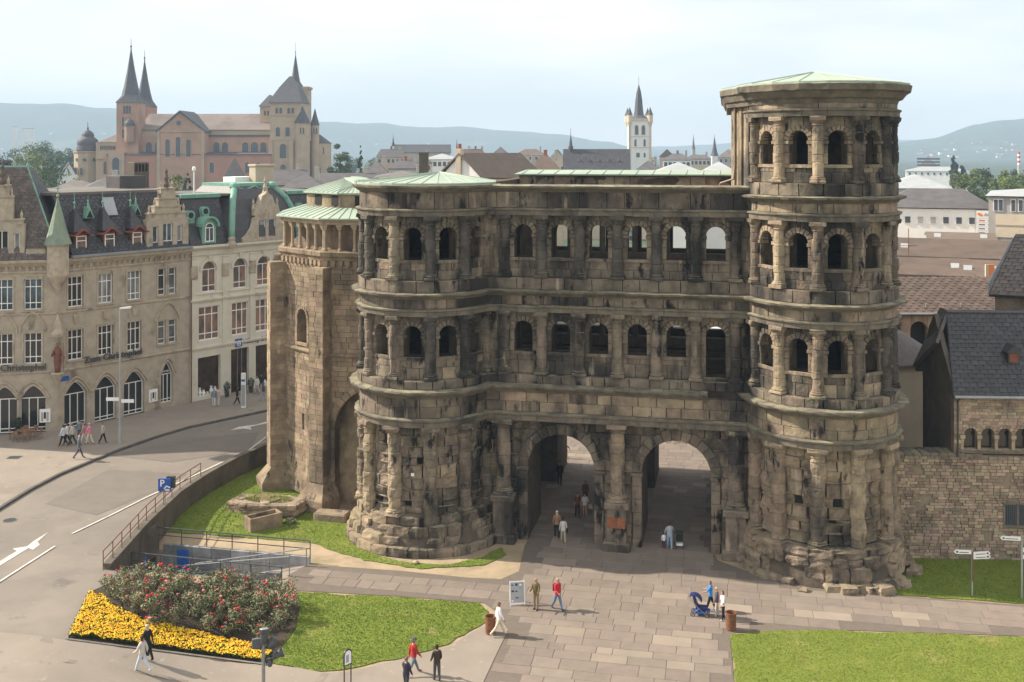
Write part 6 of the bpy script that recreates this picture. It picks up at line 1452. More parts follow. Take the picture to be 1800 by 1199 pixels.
# --- the big white-gabled house and its neighbours behind the gate
gh = house(752, 866, 322, 269, 150, 18, 'white gabled house with brown roof and tall chimney stack behind the gate', 'render_white', 'roof_tan', 'y', 0, R(-28), (0, 0), 0, 'gabled_house')
m = MB(); z1 = W(0, 269, 150).z; m.bbox(-.6, .3, -.35, .5, 12, z1 + .6, .05); m.obj('chimney_stack', 'render_beige', gh); MB().lathe([(.3, z1 + .6), (.25, z1 + 1.3)], 8, (-.15, .1, 0)).obj('chimney_pot', 'red_brick', gh)
house(862, 908, 318, 274, 158, 12, 'brown tiled roof with white gable end joined to the gabled house', 'render_white', 'roof_brown', 'x', 0, 0, (0, 0), 0, 'gabled_house')
specs = [ # px0 px1 ye yr d dep label wall roof axis hip wins chim
 (660, 752, 312, 300, 190, 20, 'flat white box building behind the copper cone roof', 'render_white', 'roof_flat', 'x', 9, (0, 0), 1),
 (560, 660, 330, 304, 200, 18, 'long dark slate roof with small skylights beside the white box building', 'render_beige', 'slate_grey', 'x', 0, (0, 0), 1),
 (640, 682, 308, 282, 260, 15, 'hipped brown slate roof behind the conifer', 'render_beige', 'slate_grey', 'x', 6, (4, 1), 1),
 (682, 742, 296, 282, 280, 16, 'dark blue grey roof with a brick chimney in the middle distance', 'render_grey', 'slate_grey', 'x', 3, (5, 1), 2),
 (706, 760, 286, 270, 330, 15, 'cream house with hipped grey roof and dormers', 'render_cream', 'slate_grey', 'x', 5, (5, 1), 1),
 (742, 812, 280, 270, 360, 18, 'long pale flat-roofed block behind the white gabled house', 'render_white', 'roof_metal', 'x', 9, (8, 1), 0),
 (662, 712, 276, 262, 420, 15, 'pinkish house row left of the far church', 'render_pink', 'slate_grey', 'x', 2, (6, 1), 2),
 (800, 858, 278, 262, 430, 16, 'brown-grey roofed house row behind the tan tiled roof', 'render_beige', 'roof_brown', 'x', 3, (7, 1), 3),
 (860, 900, 276, 258, 400, 14, 'steep pyramid-roofed grey house on the skyline', 'render_cream', 'slate_grey', 'x', 8, (4, 1), 0),
 (905, 945, 300, 281, 210, 14, 'slate hipped house just above the copper-edged rear wall', 'render_cream', 'slate_grey', 'x', 5, (0, 0), 1),
 (925, 990, 305, 272, 240, 16, 'broad tan-grey roof next to the long slate church', 'render_beige', 'roof_brown', 'x', 4, (0, 0), 2),
 (905, 960, 272, 262, 480, 16, 'low brown hipped roof on the skyline left of the ridge turret', 'render_beige', 'roof_brown', 'x', 5, (5, 1), 1),
 (960, 1000, 288, 262, 330, 12, 'narrow grey gabled house leaning on the slate church', 'render_cream', 'slate_grey', 'y', 0, (2, 1), 0),
 (1120, 1160, 300, 282, 300, 14, 'grey slate house at the foot of the white church tower', 'render_cream', 'slate_grey', 'x', 4, (4, 1), 1),
 (1150, 1240, 305, 285, 190, 22, 'pale grey standing-seam metal roof right of the white church tower', 'render_white', 'roof_metal', 'x', 6, (0, 0), 0),
 (1232, 1296, 305, 284, 200, 22, 'white flat-roofed department store beside the round gate tower', 'render_white', 'roof_metal', 'x', 9, (0, 0), 0),
 (1165, 1215, 281, 270, 380, 16, 'white house with dark mansard roof behind the metal roof', 'render_white', 'slate_grey', 'x', 4, (6, 1), 2),
 (1205, 1250, 279, 272, 420, 16, 'low cream terrace between metal roof and far spires', 'render_cream', 'slate_grey', 'x', 3, (6, 1), 1),
 (1262, 1300, 276, 262, 460, 14, 'grey office block at the edge of the round gate tower', 'render_grey', 'roof_flat', 'x', 9, (4, 2), 0),
 (1160, 1186, 276, 262, 520, 12, 'small reddish villa with pointed roof on the skyline', 'render_pink', 'roof_brown', 'x', 5, (2, 1), 0),
 (500, 568, 330, 305, 175, 16, 'hipped slate house roof beyond the green copper apse roof', 'render_beige', 'slate_grey', 'x', 6, (0, 0), 1),
 (440, 540, 325, 298, 230, 16, 'dark blue slate roof in front of the cathedral west tower', 'render_beige', 'slate_grey', 'x', 0, (0, 0), 1),
 (385, 440, 330, 279, 330, 14, 'big pale grey roof slope with dormers before the cathedral aisle', 'render_beige', 'slate_grey', 'x', 5, (0, 0), 0),
 (155, 212, 330, 312, 160, 14, 'low slate hipped roofs between hotel roof and domed chapel', 'render_grey', 'slate_grey', 'x', 4, (0, 0), 1),
 (100, 165, 330, 317, 190, 12, 'grey roofed house below the domed chapel', 'render_beige', 'roof_flat', 'x', 3, (0, 0), 0),
 (108, 135, 310, 285, 380, 14, 'steep white-fronted house left of the domed chapel', 'render_white', 'slate_grey', 'y', 0, (0, 0), 0),
]
for sp in specs: house(*sp[:7], sp[7], sp[8], sp[9], sp[10], 0, sp[11], sp[12])
# slim chimney of its own behind the copper cone
t = thing('tall_flue', 'dark square chimney stack standing left of the white gable', 'chimney', (W(745, 0, 140).x, 140, 0)); z1 = W(0, 270, 140).z
m = MB(); m.bbox(-.6, .6, -.6, .6, 0, z1, .05); m.obj('stack', 'concrete_dark', t); m = MB(); m.bbox(-.68, .68, -.68, .68, z1 - .01, z1 + .2, .04); m.obj('cap', 'concrete_dark', t)
# --- right-hand side
ag = house(1560, 1742, 365, 331, 150, 17, 'long white building with small square windows, dark roof and an advertising board', 'render_white', 'slate_grey', 'x', 4, 0, (0, 0), 0, 'white_office_block')
for k, px in enumerate((1599, 1620, 1641, 1662, 1683, 1704)):
    p = W(px, 387, 150); x = p.x - ag.location.x; m = MB(); m.box(x - .46, x + .46, -.1, .05, p.z - .55, p.z + .55); o = m.obj('window', 'frame_white', ag); box_part('pane', o, 'far_glass' if k not in (1, 2) else 'roof_metal', x - .36, x + .36, -.13, -.09, p.z - .45, p.z + .45)
a, b = W(1711, 413, 150), W(1756, 369, 150); x0, x1 = a.x - ag.location.x, b.x - ag.location.x
bd = box_part('advertising_board', ag, 'sign_white', x0, x1, -.45, -.25, a.z, b.z)
text_part('board_lettering', 'AGENTUR', .62, 'steel_grey', bd, ((x0 + x1) / 2 + .55, -.47, b.z - .55), (R(90), 0, 0), .01)
MB().loft([[(x0 + .25 + rr * math.cos(t_) + .2, y, b.z - .55 + .6 * rr * math.sin(t_) - .35 * rr * math.cos(t_)) for t_ in [2 * math.pi * k / 12 for k in range(12)] for rr in (.38,)] for y in (-.46, -.45)]).obj('board_emblem', 'orange_mark', bd)
for j in range(4):
    for i in range(3):
        xx = x0 + .15 + i * 1.15; zz = b.z - 1.35 - j * .56; box_part('board_line', bd, ('sign_red', 'navy', 'sign_blue', 'steel_dark', 'sign_green')[(i * 2 + j) % 5], xx + .12, xx + .9, -.465, -.455, zz - .09, zz + .04)
    box_part('board_rule', bd, 'steel_grey', x0 + .08, x1 - .08, -.463, -.453, b.z - 1.1 - j * .56, b.z - 1.075 - j * .56)
t = house(1745, 1900, 345, 330, 135, 20, 'beige office block with bands of windows beside the long white building', 'render_grey', 'roof_metal', 'x', 9, 0, (0, 0), 1, 'office_block')
for yy, h, pxs in ((362, 1.6, (1757, 1765, 1785, 1797)), (390, 1.5, ()), (408, 1.5, ())):
    for px in pxs: p = W(px, yy, 135); x = p.x - t.location.x; m = MB(); m.box(x - .3, x + .3, -.1, .05, p.z - h / 2, p.z + h / 2); o = m.obj('window', 'frame_white', t); box_part('pane', o, 'far_glass', x - .22, x + .22, -.13, -.09, p.z - h / 2 + .1, p.z + h / 2 - .1)
    if not pxs:
        z = W(0, yy, 135).z; box_part('window_band', t, 'render_cream', W(1757, 0, 135).x - t.location.x, 6, -.1, .05, z - .8, z + .8)
house(1560, 1668, 331, 306, 260, 30, 'grey windowless hall behind the long white building', 'render_grey', 'roof_metal', 'x', 9, 0, (0, 0), 0, 'grey_hall')
t = house(1612, 1652, 300, 274, 700, 20, 'white multi-storey hospital block standing above the trees', 'render_white', 'roof_flat', 'x', 9, 0, (0, 0), 0, 'high_rise')
for k in range(4): z = W(0, 279 + k * 5.5, 700).z; box_part('window_band', t, 'far_glass', -7, 7, -.2, .05, z - .7, z + .5)
house(1596, 1700, 301, 293, 640, 25, 'low pale commercial buildings at the foot of the wooded hill', 'render_white', 'roof_metal', 'x', 9, 0, (10, 1), 0, 'low_block')
for i, (px0, px1, ye, yr, d, lab) in enumerate(((22, 31, 262, 223, 1500, 'slim white tower block far off below the left hill'), (40, 58, 262, 226, 1500, 'wider white tower block far off below the left hill'))):
    t = house(px0, px1, yr, yr, d, 14, lab, 'render_white', 'roof_flat', 'x', 9, 0, (0, 0), 0, 'tower_block')
roofs = [(1562, 1830, 452, 420, 118, 14, 'long brown tiled roof stretching in front of the white building', 'roof_brown'), (1560, 1700, 482, 452, 106, 12, 'brown tiled roof with small skylights one row nearer', 'roof_brown'), (1695, 1760, 490, 456, 104, 10, 'small brown roof with cream and orange gable edge', 'roof_brown'), (1640, 1745, 424, 408, 130, 12, 'flat hipped brown roof just under the advertising board', 'roof_tan')]
for a in roofs:
    t = house(*a[:7], 'render_beige', a[7], 'x', 0, 0, (0, 0), 0, 'tiled_house')
    wd = (a[1] - a[0]) / FPX * a[4]; ze, zr = W(0, a[2], a[4]).z, W(0, a[3], a[4] + a[5] / 2).z; dp = a[5] / 2
    for k in range(2):
        x = lerp(-wd * .38, wd * .35, k); f = .45; m = MB(); z = lerp(ze, zr, f); y = dp * f; m.add([(x - .4, y - .45, z - .3), (x + .4, y - .45, z - .3), (x + .4, y + .35, z + .27), (x - .4, y + .35, z + .27)], [(0, 1, 2, 3)]); m.v = [(X, Y, Z + .12) for X, Y, Z in m.v]; m.obj('skylight', 'roof_metal', t)
p = W(1727, 480, 104); t = thing('gable_verge', 'orange and cream painted gable verge board between two brown roofs', 'verge board', (p.x, 101.5, p.z - 1.5)); m = MB(); m.prism([(-.4, 0), (.5, 0), (.0, 2.6), (-.5, 2.6)], 0, .2); m.obj('board', 'orange_mark', t); m = MB(); m.prism([(-.8, 0), (-.42, 0), (-.52, 2.6), (-.8, 2.6)], -.02, .2); m.obj('edge', 'render_cream', t)
p = W(1597, 452, 112); t = thing('roof_aerial', 'thin television aerial pole on the nearest brown roof', 'aerial', (p.x, 112, p.z - 2)); MB().tube([(0, 0, 0), (0, 0, 5)], .04, 6).obj('mast', 'rust', t); MB().tube([(-.9, 0, 3.2), (.9, 0, 3.2)], .03, 6).obj('crossbar', 'rust', t); MB().lathe([(.05, 0), (.3, .05), (.38, .14)], 10, (1.6, 0, 1.5)).obj('dish', 'sign_white', t)
# striped chimney
p = W(1791, 320, 900); t = thing('striped_chimney', 'tall red and white banded factory chimney below the right hill', 'chimney', (p.x, 900, 0)); zt = W(0, 267, 900).z
for k in range(6): z0 = W(0, 290, 900).z; MB().lathe([(1.1, lerp(z0, zt, k / 6)), (1.05, lerp(z0, zt, (k + 1) / 6))], 12).obj('band', 'sign_red' if k % 2 else 'sign_white', t)
MB().lathe([(1.3, 0), (1.12, W(0, 290, 900).z)], 12).obj('shaft', 'render_grey', t)
# --- hills
def hill(name, prof, d, depth, seed):
    m = MB(); rows = 14; pts = []
    xs = [lerp(prof[0][0], prof[-1][0], k / 90) for k in range(91)]
    for j in range(rows):
        t = j / (rows - 1); dd = d + depth * t
        for px in xs:
            yt = interp(prof, px); zt = CAMZ + (HZ - yt) / FPX * (d + depth * .75); x = (px - 900) / FPX * dd
            sh = smooth(t / .75) if t < .75 else 1 - .25 * (t - .75) / .25
            pts.append((x, dd, max(-5, zt * sh + 14 * fbm((x * .003, dd * .003, seed), 1, 4) * sh + 2.0 * noise.noise((x * .03, dd * .03, seed)) * sh) - (6 if j == 0 else 0)))
    n = len(xs); m.add(pts, [(j * n + i, j * n + i + 1, (j + 1) * n + i + 1, (j + 1) * n + i) for j in range(rows - 1) for i in range(n - 1)]); return tag(m.obj(name, 'hill', None, True), kind='structure')
hill('hill', [(-700, 150), (-300, 165), (0, 181), (110, 184), (205, 192), (290, 203), (400, 222), (470, 235), (560, 262)], 3400, 1500, 1)
hill('hill', [(350, 225), (480, 218), (560, 214), (680, 217), (800, 225), (900, 231), (1000, 240), (1080, 250), (1120, 262), (1200, 268)], 4000, 1500, 2)
hill('hill', [(1480, 262), (1580, 252), (1640, 243), (1700, 225), (1760, 211), (1800, 208), (1950, 190), (2300, 170), (2700, 165)], 2900, 1500, 3)
hill('hill', [(1000, 262), (1200, 256), (1400, 250), (1560, 244), (1660, 247), (1800, 262)], 5300, 1200, 4)
bpy.context.view_layer.update(); DGH = bpy.context.evaluated_depsgraph_get()
r = random.Random(77); vm = []
for i in range(46):
    L_, Rr, d0, d1 = ((1600, 1790, 2900, 3050), (560, 800, 4000, 4100), (0, 200, 3400, 3500))[i % 3] if i % 4 else (1620, 1790, 2900, 3000)
    px = r.uniform(L_, Rr); d = r.uniform(d0, d1); p = W(px, 0, d); wd = r.uniform(8, 14); h = r.uniform(5, 8); d += r.uniform(40, 420); p = W(px, 0, d)
    hit = [q for q in (scene.ray_cast(DGH, (p.x, d, 900), (0, 0, -1)),) if q[0]]
    t = thing('hillside_house', 'pale little house in the settlement at the foot of the wooded hills', 'house', (p.x, d, max(0, hit[0][1].z - 1) if hit else 0), r.uniform(-.5, .5), 'houses at the foot of the hills')
    box_part('wall', t, r.choice(['render_beige', 'render_cream', 'render_grey', 'render_white']), -wd / 2, wd / 2, 0, 10, -2, h); roofed(t, -wd / 2, wd / 2, 0, 10, h, h + 4, r.choice(['roof_brown', 'slate_grey']), 'x', 0)
# --- trees
def tree(px, ytop, ybase_z, d, wpx, label, leaf='leaf', shape='round', seed=0, group=None, n=None, ls=None, bot=None, name='tree'):
    k = FPX / d; top = W(px, ytop, d); rad = wpx / k / 2; zt = top.z; r = random.Random(seed * 31 + int(px))
    t = thing(name, label, 'tree', (top.x, d, ybase_z), 0, group); H = zt - ybase_z
    zb = (bot if bot is not None else H * .25); m = MB()
    m.tube([(0, 0, -.3), (r.uniform(-.2, .2), 0, zb), (r.uniform(-.3, .3), r.uniform(-.3, .3), H * .7)], max(.12, H * .022), 8, r1=H * .008)
    for q in range(6):
        a = r.uniform(0, 6.28); z0 = lerp(zb, H * .6, q / 6); e = rad * r.uniform(.5, .8); m.tube([(0, 0, z0), (math.cos(a) * e * .5, math.sin(a) * e * .5, z0 + H * .08), (math.cos(a) * e, math.sin(a) * e, z0 + H * .17)], H * .009, 5, r1=H * .003)
    m.obj('trunk', 'bark', t); m = MB(); ls = ls or max(.22, 2.6 / k); n = n or 2200
    cl = []
    for _ in range(26 if shape == 'round' else 34):
        while True:
            v = Vector((r.uniform(-1, 1), r.uniform(-1, 1), r.uniform(-1, 1)))
            if v.length < 1: break
        if shape == 'cone': f = (v.z + 1) / 2; v.x *= (1 - f) * 1.1; v.y *= (1 - f) * 1.1; cr_ = .30 * (1.1 - f)
        elif shape == 'column': v.x *= .9; v.y *= .9; cr_ = .35
        else: v *= .78; cr_ = r.uniform(.22, .40)
        cl.append((Vector((v.x * rad, v.y * rad, lerp(zb, H, (v.z + 1) / 2))), cr_ * rad))
    for c, cr_ in cl:
        for _ in range(n // len(cl)):
            v = Vector((r.gauss(0, 1), r.gauss(0, 1), r.gauss(0, 1))).normalized() * cr_ * r.uniform(.55, 1.08); v.z *= .85 if shape == 'round' else 1.4
            p = c + v; a = Vector((r.gauss(0, 1), r.gauss(0, 1), r.gauss(0, 1))).normalized(); nn = (v.normalized() + a * .8).normalized(); b = nn.cross(a).normalized(); a = b.cross(nn); s = ls * r.uniform(.6, 1.3)
            bse = len(m.v); m.v += [tuple(p - a * s * .5), tuple(p + b * s * .38), tuple(p + a * s * .6), tuple(p - b * s * .38)]; m.f.append((bse, bse + 1, bse + 2, bse + 3)); m.m.append(0)
    m.obj('crown', leaf, t); return t
tree(598, 243, 2, 395, 50, 'tall dark green broadleaf tree beside the cathedral west end', 'leaf', 'round', 1, n=5000)
tree(634, 252, 2, 360, 24, 'dark pointed conifer next to the broadleaf tree by the cathedral', 'leaf_dark', 'cone', 2, n=3500)
tree(330, 293, 4, 250, 34, 'blue-green conifer in front of the pink aisle wall', 'leaf_blue', 'cone', 3, n=3000)
tree(372, 316, 4, 200, 46, 'yellow-green treetop behind the copper pavilion roof', 'leaf_light', 'round', 4, n=3000)
tree(402, 306, 4, 210, 34, 'light green treetop between the grey roof slope and copper pavilion', 'leaf_light', 'round', 5, n=2500)
tree(308, 298, 4, 260, 50, 'olive treetop beside the blue-green conifer', 'leaf_light', 'round', 6, n=2500)
tree(243, 288, 3, 300, 34, 'round roof-garden tree behind the hotel chimney', 'leaf', 'round', 7, n=2500)
tree(130, 304, 3, 230, 44, 'bright green tree at the foot of the domed chapel', 'leaf_light', 'round', 8, n=2500)
for i, (px, y, d, w_, lf) in enumerate(((-20, 252, 420, 70, 'leaf'), (20, 250, 520, 60, 'leaf'), (52, 246, 460, 70, 'leaf_light'), (78, 250, 430, 60, 'leaf'), (98, 256, 560, 50, 'leaf'), (118, 252, 640, 50, 'leaf'), (60, 262, 380, 80, 'leaf_light'), (95, 270, 360, 60, 'leaf'), (150, 250, 900, 60, 'leaf'), (75, 247, 900, 70, 'leaf'))):
    tree(px, y, 0, d, w_, ('pale green park tree in the clump beside the domed chapel' if lf == 'leaf_light' else 'darker green park tree in the clump beside the domed chapel'), lf, 'round', 20 + i, 'park trees left of the cathedral', n=2600)
tree(8, 266, 2, 300, 56, 'dark purple copper beech behind the steep hotel corner roof', 'leaf_copper', 'round', 31, n=3000)
for i, (px, y, d, w_, lf, sh) in enumerate(((1677, 276, 520, 16, 'leaf_dark', 'column'), (1692, 284, 520, 14, 'leaf_dark', 'column'), (1712, 287, 430, 34, 'leaf_light', 'round'), (1735, 286, 400, 44, 'leaf', 'round'), (1760, 290, 380, 44, 'leaf_light', 'round'), (1785, 288, 420, 44, 'leaf', 'round'), (1805, 286, 400, 40, 'leaf_light', 'round'), (1690, 296, 380, 40, 'leaf_light', 'round'), (1722, 300, 330, 44, 'leaf', 'round'), (1775, 300, 330, 56, 'leaf_light', 'round'))):
    tree(px, y, 0, d, w_, 'slim dark poplar beside the white hospital block' if sh == 'column' else ('yellow-green tree in the belt behind the white office building' if lf == 'leaf_light' else 'darker green tree in the belt behind the white office building'), lf, sh, 40 + i, 'poplars by the hospital' if sh == 'column' else 'tree belt on the right', n=2600)
tree(1742, 322, 0, 210, 22, 'bright green tree at the corner of the long white building', 'leaf_light', 'round', 55, n=1800)
tree(1708, 442, 0, 110, 50, 'round green courtyard tree rising between the brown roofs', 'leaf', 'round', 56, n=3600)
tree(1782, 452, 0, 108, 38, 'smaller courtyard tree by the slate roof edge', 'leaf', 'round', 57, n=2600)
tree(1228, 257, 0, 480, 30, 'green tree between the two thin far spires', 'leaf', 'round', 58, n=2200)
for i, px in enumerate((1140, 1215, 1245, 880, 660, 620)): tree(px, 268 + i % 3 * 2, 0, 600 + i * 40, 40, 'small treetop among the far town roofs', 'leaf', 'round', 60 + i, 'trees among the far roofs', n=1200)
# ================================================================ FLOWER BED
bed = pxpoly([(158, 1042), (118, 1124), (210, 1136), (300, 1147), (400, 1160), (466, 1169), (486, 1150), (520, 1106), (528, 1066), (470, 1046), (330, 1022), (230, 1010)])
sheet('flower_bed', bed, 'soil', .03, (), .8)
corner = [gp(230, 1010, 0, 1).xy, gp(158, 1042, 0, 1).xy, gp(118, 1124, 0, 1).xy]
sheet('road_corner', [(-22.75, corner[2].y - .6), (corner[2].x + .6, corner[2].y - .5)] + [tuple(p) for p in reversed(corner)] + [(-22.75, 59.4)], 'asphalt', .0, (), 1.0, 1)
tag(stripe([(232, 1008), (158, 1041), (137, 1082), (117, 1125), (210, 1137), (300, 1148), (400, 1161), (470, 1170)], .14, .07, 1).obj('bed_edging', 'kerb'), kind='structure')
mar = pxpoly([(158, 1046), (122, 1121), (210, 1132), (300, 1143), (400, 1156), (464, 1165), (482, 1150), (420, 1132), (330, 1112), (260, 1098), (205, 1076), (180, 1052)])
r = random.Random(3); fl = MB(); xs = [p[0] for p in mar]; ys = [p[1] for p in mar]
cnt = 0
while cnt < 9500:
    x, y = r.uniform(min(xs), max(xs)), r.uniform(min(ys), max(ys))
    if not inside(mar, x, y): continue
    cnt += 1; z = hgt(x, y) + .05 + .05 * fbm((x, y, 2), 1.5, 2); h = r.uniform(.13, .24) + .10 * fbm((x, y, 5), 2.2, 2); rr = r.uniform(.028, .055)
    if r.random() < .64:
        n = 6; b = len(fl.v); tx, ty = r.uniform(-.03, .03), r.uniform(-.03, .03)
        for k in range(n): fl.v.append((x + rr * math.cos(k * math.pi / 3), y + rr * math.sin(k * math.pi / 3), z + h + tx * math.cos(k) - .01))
        fl.v.append((x + tx * .3, y + ty * .3, z + h + rr * .75)); fl.f += [(b + k, b + (k + 1) % n, b + n) for k in range(n)]; fl.m += [0] * n
    for _ in range(3):
        a = r.uniform(0, 6.28); l = r.uniform(.06, .12); zz = z + h * r.uniform(.3, .85); dx, dy = math.cos(a), math.sin(a); b = len(fl.v)
        fl.v += [(x, y, zz - .03), (x + dx * l - dy * .03, y + dy * l + dx * .03, zz + .02), (x + dx * l * 1.3, y + dy * l * 1.3, zz), (x + dx * l + dy * .03, y + dy * l - dx * .03, zz + .02)]; fl.f.append((b, b + 1, b + 2, b + 3)); fl.m.append(1)
tag(fl.obj('marigolds', ['petal_yellow', 'leaf']), kind='stuff')
def rose_mesh(seed):
    r = random.Random(seed); lv, fr, fp, stm = MB(), MB(), MB(), MB(); H = r.uniform(1.15, 1.5)
    for q in range(9):
        a = r.uniform(0, 6.28); e = r.uniform(.2, .75); stm.tube([(0, 0, 0), (math.cos(a) * e * .4, math.sin(a) * e * .4, H * .5), (math.cos(a) * e, math.sin(a) * e, H * r.uniform(.75, 1.05))], .018, 4, r1=.008)
    cl = [(Vector((math.cos(a) * e, math.sin(a) * e, H * z)), r.uniform(.2, .34)) for a, e, z in [(r.uniform(0, 6.28), r.uniform(0, .62), r.uniform(.35, .98)) for _ in range(17)]]
    for c, cr_ in cl:
        for _ in range(46):
            v = Vector((r.gauss(0, 1), r.gauss(0, 1), r.gauss(0, 1))).normalized() * cr_ * r.uniform(.5, 1.1); p = c + v
            if p.z < .08: continue
            a = Vector((r.gauss(0, 1), r.gauss(0, 1), r.gauss(0, .7))).normalized(); nn = (v.normalized() + a * .7 + Vector((0, 0, .5))).normalized(); b = nn.cross(a).normalized(); a = b.cross(nn); s = r.uniform(.06, .12)
            bse = len(lv.v); lv.v += [tuple(p - a * s * .5), tuple(p + b * s * .34), tuple(p + a * s * .6), tuple(p - b * s * .34)]; lv.f.append((bse, bse + 1, bse + 2, bse + 3)); lv.m.append(0)
    for k in range(r.choice((5, 8, 10, 12))):
        c, cr_ = r.choice(cl); d = Vector((r.gauss(0, 1), r.gauss(-.5, 1), abs(r.gauss(.6, .6)))).normalized(); p = c + d * cr_ * 1.08; s = r.uniform(.05, .085); (fp if r.random() < .3 else fr).lathe([(s * .5, -s * .5), (s, 0), (s * .9, s * .4), (s * .45, s * .6)], 7, p)
    return lv, fr, fp, stm
rb = pxpoly([(182, 1052), (250, 1030), (330, 1036), (430, 1050), (512, 1068), (512, 1100), (480, 1138), (410, 1128), (300, 1110), (225, 1092)])
protos = []
for s in range(6):
    t = thing('rose_bush', 'leafy rose bush with scattered red blooms growing in the flower bed', 'rose bush', (0, 0, 0), 0, 'rose bushes in the flower bed')
    lv, fr, fp, stm = rose_mesh(s); stm.obj('stems', 'bark', t); lv.obj('foliage', 'leaf_rose', t)
    if fr.v: tag(fr.obj('blooms', 'petal_red', t), kind='stuff')
    if fp.v: tag(fp.obj('pale_blooms', 'petal_pink', t), kind='stuff')
    protos.append(t)
r = random.Random(9); spots = []; xs = [p[0] for p in rb]; ys = [p[1] for p in rb]
for _ in range(4000):
    x, y = r.uniform(min(xs), max(xs)), r.uniform(min(ys), max(ys))
    if inside(rb, x, y) and all((x - a) ** 2 + (y - b) ** 2 > .92 ** 2 for a, b in spots): spots.append((x, y))
for i, (x, y) in enumerate(spots):
    o = protos[i] if i < 6 else copy_tree(protos[i % 6])
    o.location = (x, y, hgt(x, y)); o.rotation_euler.z = r.uniform(0, 6.28); k = r.uniform(.85, 1.1); o.scale = (k, k, k * r.uniform(.9, 1.1))
# ================================================================ STREET FURNITURE
def steel_post(px, py, name, label, cat, side=0, dx=0): p = gp(px, py, 0, side); return thing(name, label, cat, p)
# street lamp
lp = steel_post(211, 781, 'street_lamp', 'tall grey street lamp with flat white head at the kerb before the hotel', 'street lamp', -1); z = 10.6
m = MB(); m.lathe([(.14, 0), (.14, 1.2), (.10, 1.3), (.075, 6), (.06, z)], 12); m.obj('pole', 'pole_grey', lp)
m = MB(); m.tube([(0, 0, z - .05), (.15, 0, z + .12), (.4, 0, z + .2)], .05, 8); m.obj('arm', 'pole_grey', lp); m = MB(); m.loft([[(x, y * w_, zz) for x, y, zz in ((.0, -.13, z + .14), (.0, .13, z + .14), (.0, .13, z + .24), (.0, -.13, z + .24))] for w_ in (1,)] + [[(.85, -.18, z + .2), (.85, .18, z + .2), (.85, .18, z + .36), (.85, -.18, z + .36)]]); m.obj('lamp_head', 'sign_white', lp)
for s in (-1, 1): box_part('finger_sign', lp, 'sign_white', *sorted((.1 * s, 1.1 * s)), -.03, .03, 3.45 if s < 0 else 3.3, 3.72 if s < 0 else 3.57)
# parking sign
ps = steel_post(290, 934, 'parking_sign', 'blue parking garage sign with white P on a grey pole by the ramp', 'sign'); h = 3.05
MB().tube([(0, 0, 0), (0, 0, h + .3)], .04, 8).obj('pole', 'pole_grey', ps)
m = MB(); m.bbox(-.42, .42, -.12, -.05, h - .42, h + .42, .02); pb = m.obj('sign_plate', 'sign_blue', ps)
text_part('letter_p', 'P', .62, 'sign_white', pb, (-.14, -.125, h + .1), (R(90), 0, 0), .004)
m = MB(); m.prism([(-.05, h - .22), (.12, h - .02), (.38, h - .12), (.34, h - .2), (.14, h - .1), (.04, h - .24)], -.127, -.121); m.obj('garage_mark', 'sign_white', pb); m = MB(); m.prism([(-.05, h - .36), (.35, h - .36), (.3, h - .26), (.0, h - .26)], -.127, -.121); m.obj('car_mark', 'sign_white', pb)
m = MB(); m.bbox(.05, .62, .06, .26, h - .25, h + .5, .02); m.obj('rear_sign_box', 'steel_dark', ps)
# info pylon
py_ = steel_post(428, 719, 'info_pylon', 'slim white and blue information pylon on the pavement outside the shop', 'pylon', -1); m = MB(); m.bbox(-.2, .2, -.12, .12, .1, 3.25, .02); o = m.obj('body', 'sign_white', py_); box_part('blue_panel', o, 'roof_metal', -.17, .17, -.127, -.121, .3, 2.2); box_part('blue_band', o, 'sign_blue', -.17, .17, -.127, -.121, 2.5, 2.7)
# floodlight mast at the foreground
fm = steel_post(463, 1236, 'floodlight_mast', 'grey mast carrying four floodlights beside the marigold bed', 'floodlight mast'); zt = W(0, 1132, fm.location.y).z - fm.location.z
m = MB(); m.lathe([(.09, 0), (.08, zt)], 12); m.obj('mast', 'steel_grey', fm); m = MB(); m.box(-.42, .55, -.05, .05, zt - .22, zt - .14); m.tube([(.1, 0, zt - .1), (.55, .1, zt - .35), (.6, .1, zt - .62), (.1, .05, zt - .75)], .035, 6); m.obj('crossbar', 'steel_dark', fm)
def flood(x, y, z, tilt, yaw, rd=.2, ln=.5, kind=0):
    Mx = Matrix.Translation((x, y, z)) @ Matrix.Rotation(yaw, 4, 'Z') @ Matrix.Rotation(tilt, 4, 'X'); m = MB(Mx)
    if kind == 0: m.lathe([(rd * .6, -ln * .5), (rd * .75, -ln * .2), (rd * .8, ln * .15), (rd, ln * .3), (rd * 1.05, ln * .5)], 14)
    else: m.bbox(-.2, .2, -.17, .17, -.2, .2, .03)
    o = m.obj('floodlight', 'steel_dark', fm); m = MB(Mx)
    if kind == 0: m.lathe([(rd * .95, ln * .5 + .004), (rd * .9, ln * .5 + .02)], 14)
    else: m.box(-.17, .17, -.14, .14, .2, .212)
    m.obj('lens', 'lead', o)
flood(.02, 0, zt + .35, R(-12), 0, .22, .62); flood(-.32, 0, zt + .02, R(-20), .3, kind=1); flood(.36, .05, zt - .0, R(-55), -.6, .19, .45); flood(.62, .15, zt - .55, R(-70), -1.2, .2, .5); flood(.3, -.05, zt - .85, R(-95), .3, .17, .4)
